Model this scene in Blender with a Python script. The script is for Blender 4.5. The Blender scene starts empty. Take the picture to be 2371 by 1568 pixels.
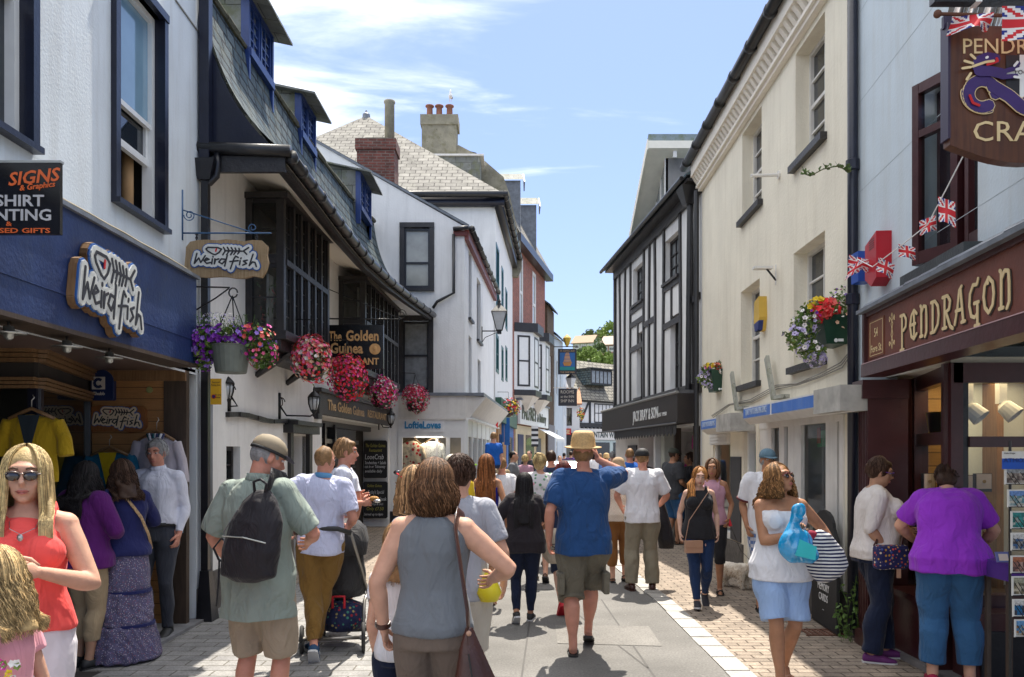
import bpy, math, random
import numpy as np
from mathutils import Vector, Matrix, noise
R = math.radians
random.seed(7)
SC = bpy.context.scene
COL = SC.collection
FOC, CX, HY, CH = 1844.0, 1185.5, 1048.0, 1.68      # photo units: 2371 px wide view
cam_d = bpy.data.cameras.new('camera'); cam = bpy.data.objects.new('camera', cam_d); COL.objects.link(cam)
cam_d.sensor_width = 36.0; cam_d.lens = 36.0*FOC/2371.0
cam_d.shift_x = 0; cam_d.shift_y = (HY-784.0)/2371.0
cam_d.clip_start = .05; cam_d.clip_end = 3000
cam.location = (0, 0, CH); cam.rotation_euler = (R(90), 0, 0)
SC.camera = cam
SUN_AZ, SUN_EL = 9.0, 64.0          # azimuth clockwise from +Y
wd = bpy.data.worlds.new('World'); SC.world = wd; wd.use_nodes = True
nt = wd.node_tree; nt.nodes.clear()
def wn(t, **k):
 n = nt.nodes.new(t)
 for a, b in k.items(): setattr(n, a, b)
 return n
out = wn('ShaderNodeOutputWorld'); bg = wn('ShaderNodeBackground'); sky = wn('ShaderNodeTexSky')
sky.sky_type = 'NISHITA'; sky.sun_disc = False
sky.sun_elevation = R(SUN_EL); sky.sun_rotation = R(SUN_AZ); sky.air_density = 1.0; sky.dust_density = 0.6; sky.ozone_density = 1.2
bg.inputs['Strength'].default_value = 0.15
tc = wn('ShaderNodeTexCoord')
sep = wn('ShaderNodeSeparateXYZ'); nt.links.new(tc.outputs['Generated'], sep.inputs[0])
def wmath(op, a, b=None, c=None, clamp=False):
 n = wn('ShaderNodeMath', operation=op, use_clamp=clamp)
 for i, v in enumerate((a, b, c)):
  if v is None: continue
  if isinstance(v, (int, float)): n.inputs[i].default_value = v
  else: nt.links.new(v, n.inputs[i])
 return n.outputs[0]
zz = wmath('MAXIMUM', sep.outputs[2], .05)
pxp = wmath('DIVIDE', sep.outputs[0], zz); pyp = wmath('DIVIDE', sep.outputs[1], zz)
cmb = wn('ShaderNodeCombineXYZ'); nt.links.new(pxp, cmb.inputs[0]); nt.links.new(pyp, cmb.inputs[1])
mp = wn('ShaderNodeMapping'); nt.links.new(cmb.outputs[0], mp.inputs[0]); mp.inputs['Rotation'].default_value = (0, 0, R(-38)); mp.inputs['Scale'].default_value = (1.0, 2.1, 1)
n1 = wn('ShaderNodeTexNoise'); n1.inputs['Scale'].default_value = 1.5; n1.inputs['Detail'].default_value = 7; n1.inputs['Roughness'].default_value = .55; n1.inputs['Distortion'].default_value = .5
nt.links.new(mp.outputs[0], n1.inputs[0])
n2 = wn('ShaderNodeTexNoise'); n2.inputs['Scale'].default_value = .55; n2.inputs['Detail'].default_value = 2; nt.links.new(cmb.outputs[0], n2.inputs[0])
side = wmath('MULTIPLY_ADD', pxp, -.55, -.02)            # more cloud towards the left of the street
side = wmath('ADD', side, .1, clamp=True)
side = wmath('MINIMUM', side, .42)
cl = wmath('ADD', n1.outputs[0], side)
cl = wmath('MULTIPLY_ADD', n2.outputs[0], .5, cl)
mr = wn('ShaderNodeMapRange', interpolation_type='SMOOTHSTEP'); nt.links.new(cl, mr.inputs[0])
mr.inputs[1].default_value = .90; mr.inputs[2].default_value = 1.34; mr.inputs[3].default_value = 0.0; mr.inputs[4].default_value = .85
mxw = wn('ShaderNodeMixRGB'); gmn = wn('ShaderNodeGamma'); nt.links.new(sky.outputs[0], gmn.inputs[0]); gmn.inputs[1].default_value = .62
tn = wn('ShaderNodeMixRGB', blend_type='MULTIPLY'); tn.inputs[0].default_value = 1; nt.links.new(gmn.outputs[0], tn.inputs[1]); tn.inputs[2].default_value = (.65, .725, .97, 1)
hi = wn('ShaderNodeMapRange', interpolation_type='SMOOTHSTEP'); nt.links.new(sep.outputs[2], hi.inputs[0]); hi.inputs[1].default_value = .56; hi.inputs[2].default_value = .72; hi.inputs[3].default_value = 0; hi.inputs[4].default_value = .95  # bright overhead cloud veil, added above the view to lift the fill light
cover = wmath('MAXIMUM', mr.outputs[0], hi.outputs[0])
nt.links.new(cover, mxw.inputs[0]); nt.links.new(tn.outputs[0], mxw.inputs[1])
mxw.inputs[2].default_value = (5.2, 5.2, 5.2, 1)
nt.links.new(mxw.outputs[0], bg.inputs[0]); nt.links.new(bg.outputs[0], out.inputs[0])
sun_d = bpy.data.lights.new('sun', 'SUN'); sun_d.energy = 3.1; sun_d.angle = R(.5); sun_d.color = (1, .93, .82)
sun = bpy.data.objects.new('sun', sun_d); COL.objects.link(sun)
sv = Vector((math.sin(R(SUN_AZ))*math.cos(R(SUN_EL)), math.cos(R(SUN_AZ))*math.cos(R(SUN_EL)), math.sin(R(SUN_EL))))
sun.rotation_euler = sv.to_track_quat('Z', 'Y').to_euler(); sun.location = (5, 20, 30)
SC.view_settings.view_transform = 'Standard'; SC.view_settings.look = 'None'
SC.view_settings.exposure = 1.5; SC.view_settings.gamma = 1
SC.cycles.max_bounces = 7; SC.cycles.diffuse_bounces = 4; SC.cycles.glossy_bounces = 3; SC.cycles.transparent_max_bounces = 12; SC.cycles.transmission_bounces = 4
SC.cycles.caustics_reflective = False; SC.cycles.caustics_refractive = False
SC.cycles.use_adaptive_sampling = True; SC.cycles.use_denoising = True
MATS = {}
def s2l(c):
 return tuple(((x/255)/12.92 if x/255 <= .04045 else ((x/255+.055)/1.055)**2.4) for x in c)
def M(name, col=(.5,.5,.5), rough=.6, var=.12, vs=6, bump=0, bs=60, metal=0, spec=.5, streak=0, kind=None, col2=None, mort=None, sc=1, bw=.3, bh=.1, ms=.01, lichen=None, la=.5, sheen=0, coat=0, off=.5, dirt=None, fine=None, gum=0):
 if name in MATS: return MATS[name]
 m = bpy.data.materials.new(name); MATS[name] = m; m.use_nodes = True
 t = m.node_tree; N = t.nodes; L = t.links; b = N['Principled BSDF']
 b.inputs['Roughness'].default_value = rough; b.inputs['Metallic'].default_value = metal
 b.inputs['Specular IOR Level'].default_value = spec
 if sheen: b.inputs['Sheen Weight'].default_value = sheen
 if coat: b.inputs['Coat Weight'].default_value = coat
 tc = N.new('ShaderNodeTexCoord'); co = tc.outputs['Object']
 uv = tc.outputs['UV']
 def node(ty, **k):
  n = N.new(ty)
  for a, v in k.items(): setattr(n, a, v)
  return n
 def noise_(scale, detail=3, vec=co, rgh=.55, strx=None):
  n = node('ShaderNodeTexNoise'); n.inputs['Scale'].default_value = scale; n.inputs['Detail'].default_value = detail; n.inputs['Roughness'].default_value = rgh
  if strx:
   mp = node('ShaderNodeMapping'); mp.inputs['Scale'].default_value = strx; L.new(vec, mp.inputs[0]); vec = mp.outputs[0]
  L.new(vec, n.inputs['Vector']); return n.outputs[0]
 def mix(f, a, c, mode='MIX'):
  n = node('ShaderNodeMixRGB', blend_type=mode)
  for i, v in ((0, f), (1, a), (2, c)):
   if isinstance(v, (int, float)): n.inputs[i].default_value = v
   elif isinstance(v, tuple): n.inputs[i].default_value = (*v[:3], 1)
   else: L.new(v, n.inputs[i])
  return n.outputs[0]
 def rng(v, a, c, lo=0., hi=1.):
  n = node('ShaderNodeMapRange'); L.new(v, n.inputs[0])
  for i, x in enumerate((a, c, lo, hi)): n.inputs[i+1].default_value = x
  return n.outputs[0]
 c = tuple(col); hgt = None
 if kind in ('brick', 'slate', 'pave'):
  br = node('ShaderNodeTexBrick'); br.offset = off
  wv = uv
  if kind != 'brick' or True:     # wobble the courses a little
   nn = node('ShaderNodeTexNoise'); nn.inputs['Scale'].default_value = 1.3 if kind != 'pave' else 1.0; L.new(uv, nn.inputs[0])
   vm = node('ShaderNodeVectorMath', operation='MULTIPLY_ADD'); L.new(nn.outputs['Color'], vm.inputs[0]); a = bh*.35; vm.inputs[1].default_value = (a, a, 0); L.new(uv, vm.inputs[2]); wv = vm.outputs[0]
  L.new(wv, br.inputs['Vector']); br.inputs['Scale'].default_value = sc
  br.inputs['Brick Width'].default_value = bw; br.inputs['Row Height'].default_value = bh
  br.inputs['Mortar Size'].default_value = ms; br.inputs['Mortar Smooth'].default_value = .15; br.inputs['Bias'].default_value = 0
  br.inputs['Color1'].default_value = (*col, 1); br.inputs['Color2'].default_value = (*(col2 or col), 1); br.inputs['Mortar'].default_value = (*(mort or (.05,.05,.05)), 1)
  c = br.outputs[0]; hgt = br.outputs[1]
 elif kind == 'wood':
  f = noise_(6, 6, strx=(9, 9, .6)); c = mix(rng(f, .3, .7), tuple(col), tuple(col2 or [x*.55 for x in col]))
 elif kind == 'plank':
  br = node('ShaderNodeTexBrick'); br.offset = .37; L.new(uv, br.inputs['Vector']); br.inputs['Scale'].default_value = 1
  br.inputs['Brick Width'].default_value = 9; br.inputs['Row Height'].default_value = bh; br.inputs['Mortar Size'].default_value = ms
  br.inputs['Color1'].default_value = (*col, 1); br.inputs['Color2'].default_value = (*(col2 or col), 1); br.inputs['Mortar'].default_value = (*(mort or (.03,.02,.01)), 1)
  g = noise_(5, 5, vec=uv, strx=(1, 14, 1)); c = mix(rng(g, .3, .75, 0, .5), br.outputs[0], tuple(x*.45 for x in col)); hgt = br.outputs[1]
 elif kind == 'floral':
  v = node('ShaderNodeTexVoronoi'); v.inputs['Scale'].default_value = sc; L.new(co, v.inputs['Vector'])
  cr = node('ShaderNodeValToRGB'); cr.color_ramp.interpolation = 'CONSTANT'
  cols = col2
  for i, cc in enumerate(cols):
   e = cr.color_ramp.elements[i] if i < 2 else cr.color_ramp.elements.new(i/len(cols))
   e.position = i/len(cols); e.color = (*cc, 1)
  sx = node('ShaderNodeSeparateXYZ'); L.new(v.outputs['Color'], sx.inputs[0]); L.new(sx.outputs[0], cr.inputs[0])
  c = mix(rng(v.outputs['Distance'], la, la+.08, 1, 0), tuple(col), cr.outputs[0])
 elif kind == 'stripes':
  w = node('ShaderNodeTexWave', wave_type='BANDS', bands_direction='Z'); w.inputs['Scale'].default_value = sc; w.inputs['Distortion'].default_value = .6; w.inputs['Detail'].default_value = 1; L.new(co, w.inputs['Vector'])
  c = mix(rng(w.outputs[1], .48, .52), tuple(col), tuple(col2))
 elif kind == 'check':
  w = node('ShaderNodeTexChecker'); w.inputs['Scale'].default_value = sc; w.inputs[1].default_value = (*col, 1); w.inputs[2].default_value = (*col2, 1); L.new(co, w.inputs[0]); c = w.outputs[0]
 elif kind == 'mix':
  c = mix(rng(noise_(sc, 5), .42, .58), tuple(col), tuple(col2))
 elif kind == 'perinst':
  oi = node('ShaderNodeObjectInfo')
 if var:
  f = rng(noise_(vs, 4), .3, .7, 1-var, 1+var*.6)
  c = mix(1.0, c, f, 'MULTIPLY')
 if fine:
  f = rng(noise_(fine, 2), .35, .65, .8, 1.15); c = mix(1.0, c, f, 'MULTIPLY')
 if gum:
  for sc_, th_, cc in ((3.1, .05, (.10,.095,.09)), (5.3, .035, (.38,.36,.33))):
   v = node('ShaderNodeTexVoronoi'); v.inputs['Scale'].default_value = sc_; L.new(co, v.inputs['Vector']); c = mix(rng(v.outputs['Distance'], th_, th_+.03, gum, 0), c, cc)
  f = rng(noise_(.9, 6, rgh=.7), .5, .68, 0, gum*.7); c = mix(f, c, tuple(x*.55 for x in col))
 if streak:
  f = rng(noise_(1.6, 6, strx=(4, 4, .35), rgh=.62), .48, .74, 0, streak); c = mix(f, c, tuple(dirt or (.22, .2, .17)))
  f = rng(noise_(14, 4, strx=(3, 3, .4), rgh=.6), .62, .74, 0, streak*.7); c = mix(f, c, tuple(dirt or (.16, .14, .12)))
 if lichen:
  f = rng(noise_(3.1, 7, rgh=.7), .5, .62, 0, la); c = mix(f, c, tuple(lichen))
  f = rng(noise_(17, 3), .64, .7, 0, la); c = mix(f, c, (.035, .035, .03))
 if isinstance(c, tuple): b.inputs['Base Color'].default_value = (*c, 1)
 else: L.new(c, b.inputs['Base Color'])
 if bump or hgt is not None:
  bp = node('ShaderNodeBump'); bp.inputs['Distance'].default_value = .01; bp.inputs['Strength'].default_value = bump or .3
  h = noise_(bs, 4)
  if hgt is not None:
   inv = node('ShaderNodeMath', operation='MULTIPLY_ADD'); L.new(hgt, inv.inputs[0]); inv.inputs[1].default_value = -1.5; L.new(h, inv.inputs[2]); h = inv.outputs[0]
  L.new(h, bp.inputs['Height']); L.new(bp.outputs[0], b.inputs['Normal'])
 return m
def fab(name, col, folds=.5, **k):
 """cloth: soft folds plus a fine weave"""
 if name in MATS: return MATS[name]
 k.setdefault('rough', .85); k.setdefault('spec', .2); k.setdefault('var', .08); k.setdefault('sheen', .08)
 m = M(name, col, bump=0, **k); t = m.node_tree; N = t.nodes; L = t.links; b = N['Principled BSDF']
 tc = N.new('ShaderNodeTexCoord'); mp = N.new('ShaderNodeMapping'); mp.inputs['Scale'].default_value = (1, 1, .45); L.new(tc.outputs['Object'], mp.inputs[0])
 n = N.new('ShaderNodeTexNoise'); n.inputs['Scale'].default_value = 9; n.inputs['Detail'].default_value = 3; n.inputs['Distortion'].default_value = 1.2; L.new(mp.outputs[0], n.inputs[0])
 bp = N.new('ShaderNodeBump'); bp.inputs['Distance'].default_value = .06; bp.inputs['Strength'].default_value = folds; L.new(n.outputs[0], bp.inputs['Height'])
 n3 = N.new('ShaderNodeTexNoise'); n3.inputs['Scale'].default_value = 420; L.new(tc.outputs['Object'], n3.inputs[0])
 b2 = N.new('ShaderNodeBump'); b2.inputs['Distance'].default_value = .001; b2.inputs['Strength'].default_value = .4; L.new(n3.outputs[0], b2.inputs['Height']); L.new(bp.outputs[0], b2.inputs['Normal'])
 L.new(b2.outputs[0], b.inputs['Normal']); return m
def glassM(name='window_glass', tint=(.9,.95,.95), refl=1.0):
 if name in MATS: return MATS[name]
 m = bpy.data.materials.new(name); MATS[name] = m; m.use_nodes = True; t = m.node_tree; N = t.nodes; L = t.links; N.clear()
 o = N.new('ShaderNodeOutputMaterial'); mx = N.new('ShaderNodeMixShader'); tr = N.new('ShaderNodeBsdfTransparent'); gl = N.new('ShaderNodeBsdfGlossy'); fr = N.new('ShaderNodeFresnel')
 fr.inputs[0].default_value = 1.5; tr.inputs[0].default_value = (*tint, 1); gl.inputs['Roughness'].default_value = .02
 L.new(fr.outputs[0], mx.inputs[0]); L.new(tr.outputs[0], mx.inputs[1]); L.new(gl.outputs[0], mx.inputs[2]); L.new(mx.outputs[0], o.inputs[0]); return m
def emit(name, col, s):
 if name in MATS: return MATS[name]
 m = bpy.data.materials.new(name); MATS[name] = m; m.use_nodes = True; b = m.node_tree.nodes['Principled BSDF']
 b.inputs['Base Color'].default_value = (*col, 1); b.inputs['Emission Color'].default_value = (*col, 1); b.inputs['Emission Strength'].default_value = s; return m
V3 = Vector
def unit(v): v = V3(v); return v/ (v.length or 1)
class MB:
 def __init__(s): s.v = []; s.f = []; s.mi = []; s.mats = []; s.fuv = {}
 def m(s, mat):
  if mat not in s.mats: s.mats.append(mat)
  return s.mats.index(mat)
 def add(s, vs, fs, mat):
  n = len(s.v); s.v.extend([tuple(v) for v in vs]); i = s.m(mat)
  for f in fs: s.f.append(tuple(x+n for x in f)); s.mi.append(i)
 def quad(s, a, b, c, d, mat): s.add((a, b, c, d), ((0,1,2,3),), mat)
 def hexa(s, p, mat):      # 8 pts: bottom 4 (ccw) top 4
  s.add(p, ((3,2,1,0),(4,5,6,7),(0,1,5,4),(1,2,6,5),(2,3,7,6),(3,0,4,7)), mat)
 def box(s, x0, x1, y0, y1, z0, z1, mat):
  s.hexa([(x0,y0,z0),(x1,y0,z0),(x1,y1,z0),(x0,y1,z0),(x0,y0,z1),(x1,y0,z1),(x1,y1,z1),(x0,y1,z1)], mat)
 def prism(s, pts, vec, mat, back=True):   # planar polygon (3D pts) extruded along vec
  n = len(pts); v = [V3(p) for p in pts]; w = [p+V3(vec) for p in v]
  fs = [tuple(range(n)), tuple(range(2*n-1, n-1, -1))] if back else [tuple(range(n))]
  fs += [(i, i+n, (i+1)%n+n, (i+1)%n) for i in range(n)]
  s.add(v+w, fs, mat)
 def tube(s, pts, r, mat, seg=8, caps=True, ry=None):
  pts = [V3(p) for p in pts]; n = len(pts); rr = r if isinstance(r, (list, tuple)) else [r]*n
  vs = []; fs = []; prev = None
  for i, p in enumerate(pts):
   t = unit(pts[min(i+1, n-1)]-pts[max(i-1, 0)])
   if prev is None:
    a = V3((0,0,1)) if abs(t.z) < .9 else V3((1,0,0)); u = unit(t.cross(a))
   else: u = unit(prev - t*prev.dot(t))
   prev = u; w = t.cross(u)
   k = (ry or 1)
   for j in range(seg):
    an = 2*math.pi*j/seg; vs.append(p+u*math.cos(an)*rr[i]+w*math.sin(an)*rr[i]*k)
  for i in range(n-1):
   for j in range(seg): fs.append((i*seg+j, i*seg+(j+1)%seg, (i+1)*seg+(j+1)%seg, (i+1)*seg+j))
  if caps: fs += [tuple(range(seg-1, -1, -1)), tuple((n-1)*seg+j for j in range(seg))]
  s.add(vs, fs, mat)
 def lathe(s, prof, org, mat, seg=16, ax=(0,0,1), sx=1, sy=1):
  ax = unit(ax); a = V3((1,0,0)) if abs(ax.x) < .9 else V3((0,1,0)); u = unit(a-ax*a.dot(ax)); w = ax.cross(u); o = V3(org)
  vs = []; fs = []; n = len(prof)
  for (r, h) in prof:
   for j in range(seg):
    an = 2*math.pi*j/seg; vs.append(o+ax*h+u*math.cos(an)*r*sx+w*math.sin(an)*r*sy)
  for i in range(n-1):
   for j in range(seg): fs.append((i*seg+j, i*seg+(j+1)%seg, (i+1)*seg+(j+1)%seg, (i+1)*seg+j))
  fs += [tuple(range(seg-1, -1, -1)), tuple((n-1)*seg+j for j in range(seg))]
  s.add(vs, fs, mat)
 def rings(s, rings, mat, seg=20, capr=False):
  """rings: list of (center, xaxis, yaxis, rx, ry[, power]) lofted and closed"""
  vs = []; fs = []; n = len(rings)
  for rg in rings:
   c, xa, ya, rx, ry = rg[:5]; c = V3(c); pw = rg[5] if len(rg) > 5 else 1
   for j in range(seg):
    an = 2*math.pi*j/seg; ca, sa = math.cos(an), math.sin(an)
    if pw != 1: ca = math.copysign(abs(ca)**pw, ca); sa = math.copysign(abs(sa)**pw, sa)
    vs.append(c+xa*ca*rx+ya*sa*ry)
  for i in range(n-1):
   for j in range(seg): fs.append((i*seg+j, i*seg+(j+1)%seg, (i+1)*seg+(j+1)%seg, (i+1)*seg+j))
  fs += [tuple(range(seg-1, -1, -1)), tuple((n-1)*seg+j for j in range(seg))]
  s.add(vs, fs, mat)
 def ell(s, c, r, mat, seg=14, rg=8, rot=None):
  c = V3(c); vs = []; fs = []
  for i in range(rg+1):
   th = math.pi*i/rg
   for j in range(seg):
    an = 2*math.pi*j/seg; v = V3((r[0]*math.sin(th)*math.cos(an), r[1]*math.sin(th)*math.sin(an), -r[2]*math.cos(th)))
    if rot: v = rot @ v
    vs.append(c+v)
  for i in range(rg):
   for j in range(seg): fs.append((i*seg+j, i*seg+(j+1)%seg, (i+1)*seg+(j+1)%seg, (i+1)*seg+j))
  s.add(vs, fs, mat)
 def build(s, name, parent=None, loc=None, smooth=False, uv=True, bevel=0):
  if not s.f: return None
  base = V3(loc) if loc is not None else (parent_loc(parent) if parent else V3((0,0,0)))
  me = bpy.data.meshes.new(name)
  vv = np.array(s.v, dtype=float) - np.array(base)
  me.from_pydata([tuple(x) for x in vv], [], s.f)
  for m in s.mats: me.materials.append(m)
  me.polygons.foreach_set('material_index', s.mi)
  if smooth is True: me.polygons.foreach_set('use_smooth', [True]*len(s.f))
  if uv and len(s.f) < 60000:
   autouv(me, base)
   for fi, q in s.fuv.items():
    for li, c in zip(me.polygons[fi].loop_indices, q): me.uv_layers[0].data[li].uv = c
  me.validate(); me.update()
  if smooth == 'auto': me.shade_auto = None
  o = bpy.data.objects.new(name, me); COL.objects.link(o)
  if parent: o.parent = parent
  else: o.location = base
  if bevel:
   bm = o.modifiers.new('bevel', 'BEVEL'); bm.width = bevel; bm.segments = 2; bm.limit_method = 'ANGLE'
  return o
def parent_loc(p):
 l = V3((0,0,0))
 while p: l += p.location; p = p.parent
 return l
def autouv(me, base):
 uvl = me.uv_layers.new(name='UVMap'); vs = me.vertices; data = np.zeros(len(me.loops)*2)
 for p in me.polygons:
  n = p.normal
  if abs(n.z) > .97: t = V3((1,0,0)); b = V3((0,1,0))
  else:
   t = unit(V3((0,0,1)).cross(n)); b = n.cross(t)
  for li in p.loop_indices:
   w = vs[me.loops[li].vertex_index].co + base; data[2*li] = w.dot(t); data[2*li+1] = w.dot(b)
 uvl.data.foreach_set('uv', data)
def tag(o, label=None, cat=None, group=None, kind=None):
 if o is None: return o
 if label: o['label'] = label
 if cat: o['category'] = cat
 if group: o['group'] = group
 if kind: o['kind'] = kind
 return o
def thing(name, label, cat, loc=(0,0,0), group=None):
 o = bpy.data.objects.new(name, None); COL.objects.link(o); o.location = loc; o.empty_display_size = .2
 return tag(o, label, cat, group)
def W(px, y, py=None):
 x = (px-CX)/FOC*y
 return V3((x, y, CH+(HY-py)/FOC*y)) if py is not None else x
class Fr:
 """vertical plane through ground points a->b; seen from its front, s runs left to right, o outwards"""
 def __init__(s, a, b, z0=0):
  s.a = V3((a[0], a[1], 0)); d = V3((b[0]-a[0], b[1]-a[1], 0)); s.L = d.length; s.d = unit(d); s.n = V3((s.d.y, -s.d.x, 0))
 def p(s, q, z, o=0): return s.a + s.d*q + s.n*o + V3((0,0,z))
 def hit(s, px, py, o=0):
  r = V3(((px-CX)/FOC, 1, (HY-py)/FOC)); a = s.a+s.n*o
  k = (a.dot(s.n))/(r.dot(s.n)); w = r*k
  return ((w-a).dot(s.d), w.z+CH)
 def box(s, mb, s0, s1, z0, z1, o0, o1, mat):
  P = s.p; mb.hexa([P(s0,z0,o1),P(s1,z0,o1),P(s1,z0,o0),P(s0,z0,o0),P(s0,z1,o1),P(s1,z1,o1),P(s1,z1,o0),P(s0,z1,o0)], mat)
 def bar(s, mb, s0, z0, s1, z1, w, o0, o1, mat):   # slanted timber in the plane
  d = unit((s1-s0, z1-z0, 0)); px, pz = -d.y*w/2, d.x*w/2
  pts = [s.p(s0+px, z0+pz, o1), s.p(s0-px, z0-pz, o1), s.p(s1-px, z1-pz, o1), s.p(s1+px, z1+pz, o1)]
  mb.prism(pts, s.n*(o0-o1), mat)
def wall(fr, mb, s0, s1, z0, z1, holes, mat, rev=.18, rmat=None, top=None):
 """front skin with real openings and reveals"""
 S = sorted({s0, s1, *[h[0] for h in holes], *[h[1] for h in holes]}); Z = sorted({z0, z1, *[h[2] for h in holes], *[h[3] for h in holes]})
 S = [x for x in S if s0 <= x <= s1]; Z = [x for x in Z if z0 <= x <= z1]
 for i in range(len(S)-1):
  for j in range(len(Z)-1):
   a, b, c, d = S[i], S[i+1], Z[j], Z[j+1]; ms, mz = (a+b)/2, (c+d)/2
   if any(h[0] < ms < h[1] and h[2] < mz < h[3] for h in holes): continue
   mb.quad(fr.p(a,c), fr.p(b,c), fr.p(b,d), fr.p(a,d), mat)
 for h in holes:
  a, b, c, d = h[:4]; r = h[4] if len(h) > 4 else rev; k = rmat or mat
  mb.quad(fr.p(a,c), fr.p(a,d), fr.p(a,d,-r), fr.p(a,c,-r), k); mb.quad(fr.p(b,d), fr.p(b,c), fr.p(b,c,-r), fr.p(b,d,-r), k)
  mb.quad(fr.p(a,d), fr.p(b,d), fr.p(b,d,-r), fr.p(a,d,-r), k); mb.quad(fr.p(b,c), fr.p(a,c), fr.p(a,c,-r), fr.p(b,c,-r), k)
def window(fr, par, s0, s1, z0, z1, o, fm, gm, fw=.05, rows=1, cols=1, bar=.025, sash=None, name='window', sill=None, sillw=.06, depth=.06):
 """frame as a part, pane as its sub-part; o = distance of the frame's face from the wall plane"""
 mb = MB(); B = fr.box
 B(mb, s0, s0+fw, z0, z1, o-depth, o, fm); B(mb, s1-fw, s1, z0, z1, o-depth, o, fm)
 B(mb, s0+fw, s1-fw, z1-fw, z1, o-depth, o-.002, fm); B(mb, s0+fw, s1-fw, z0, z0+fw, o-depth, o-.002, fm)
 g0, g1, h0, h1 = s0+fw, s1-fw, z0+fw, z1-fw
 for i in range(1, cols):
  q = g0+(g1-g0)*i/cols; B(mb, q-bar/2, q+bar/2, h0, h1, o-depth+.01, o-.012, fm)
 for i in range(1, rows):
  q = h0+(h1-h0)*i/rows; B(mb, g0, g1, q-bar/2, q+bar/2, o-depth+.012, o-.014, fm)
 if sash:
  q = z0+(z1-z0)*sash; B(mb, g0, g1, q-fw*.45, q+fw*.45, o-depth+.005, o-.006, fm)
 w = mb.build(name, par)
 if gm:
  g = MB(); g.quad(fr.p(g0,h0,o-depth+.02), fr.p(g1,h0,o-depth+.02), fr.p(g1,h1,o-depth+.02), fr.p(g0,h1,o-depth+.02), gm); gg = g.build('pane', w)
 if sill:
  g = MB(); B(g, s0-.06, s1+.06, z0-sillw, z0-.002, o-.1 if o < 0 else -.02, .07 if o < 0 else o+.06, sill); g.build('sill', w)
 return w
TXT = {}
def text(fr, par, body, s, z, size, mat, o=.01, depth=.012, xs=1., align='CENTER', bold=0., shear=0., name='lettering', width=None, rot=0, loc=None, lab=None):
 cu = bpy.data.curves.new('txt', 'FONT'); cu.body = body; cu.size = 1; cu.align_x = align; cu.extrude = .02; cu.offset = bold; cu.shear = shear; cu.resolution_u = 2
 ob = bpy.data.objects.new('txt', cu); COL.objects.link(ob); dg = bpy.context.evaluated_depsgraph_get()
 me = bpy.data.meshes.new_from_object(ob.evaluated_get(dg)); bpy.data.objects.remove(ob)
 co = np.zeros(len(me.vertices)*3); me.vertices.foreach_get('co', co); co = co.reshape(-1, 3)
 w = co[:, 0].max()-co[:, 0].min()
 if width: xs = width/(w*size)
 b = parent_loc(par) if par else V3(loc or (0,0,0)); nv = []
 cr, sr = math.cos(rot), math.sin(rot)
 for x, y, q in co:
  x *= xs*size; y = y*size
  x, y = x*cr-y*sr, x*sr+y*cr
  nv.extend(fr.p(s+x, z+y, o+(depth if q > 0 else 0))-b)
 me.vertices.foreach_set('co', nv); me.materials.clear(); me.materials.append(mat); me.update(); me.name = name
 o_ = bpy.data.objects.new(name, me); COL.objects.link(o_); o_.parent = par
 return o_
def strokes(fr, mb, lines, s, z, sx, sy, w, mat, o, dep=.01, jig=0):
 """hand-drawn strokes (polylines in a unit box) as flat ribbons with round joints"""
 q = 0; dep0 = dep
 for ln in lines:
  pts = [(s+x*sx, z+y*sy) for x, y in ln]
  for i in range(len(pts)-1):
   q += 1; fr.bar(mb, *pts[i], *pts[i+1], w, o, o+dep0+q*4e-5, mat)
  for (x, y) in pts:
   q += 1; dep = dep0+q*4e-5
   mb.prism([fr.p(x+math.cos(a*math.pi/4)*w/2, y+math.sin(a*math.pi/4)*w/2, o+dep) for a in range(8)], fr.n*(-dep0), mat)
def fbox(mb, c, sx, sy, sz, mat, rz=0, rx=0):
 """oriented box by centre"""
 rot = Matrix.Rotation(rz, 3, 'Z') @ Matrix.Rotation(rx, 3, 'X'); c = V3(c)
 mb.hexa([c+rot@V3((a*sx/2, b*sy/2, d*sz/2)) for a, b, d in ((-1,-1,-1),(1,-1,-1),(1,1,-1),(-1,1,-1),(-1,-1,1),(1,-1,1),(1,1,1),(-1,1,1))], mat)
# ================================================================ materials of the place
WHT = M('white_render', (.69,.745,.785), .8, var=.08, vs=1.4, bump=.25, bs=45, streak=.38, dirt=(.42,.41,.38))
WHT2 = M('white_limewash', (.78,.78,.77), .85, var=.05, vs=3, bump=.5, bs=25, streak=.3, dirt=(.42,.42,.41))
WBLU = M('pale_blue_render', (.56,.64,.70), .8, var=.06, vs=2, bump=.25, bs=40, streak=.35, dirt=(.42,.42,.38))
CREAM = M('cream_render', (.82,.765,.63), .85, var=.08, vs=1.2, bump=.45, bs=30, streak=.28, dirt=(.45,.38,.27))
CREAMD = M('cream_soffit', (.84,.79,.70), .85, var=.04, vs=2, bump=.2, bs=20)
BLK = M('black_timber', (.026,.024,.025), .42, var=.3, bump=.7, bs=30)
BLK2 = M('black_gloss_paint', (.014,.014,.018), .3, var=.3, bump=.25, bs=30)
GUT = M('black_gutter', (.02,.02,.022), .35, var=.3, bump=.1)
NAVY = M('navy_gloss_paint', (.010,.012,.026), .3, var=.2, bump=.2, bs=30)
BLUEP = M('blue_painted_board', (.011,.030,.115), .5, var=.25, vs=3, bump=.4, bs=35, streak=.5, dirt=(.03,.055,.13), lichen=(.02,.05,.17), la=.35)
BLUEW = M('blue_window_paint', (.02,.05,.19), .4, var=.2, bump=.2)
OFFW = M('off_white_paint', (.72,.70,.66), .5, var=.08, bump=.2, bs=40, streak=.25, dirt=(.35,.32,.27))
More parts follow.
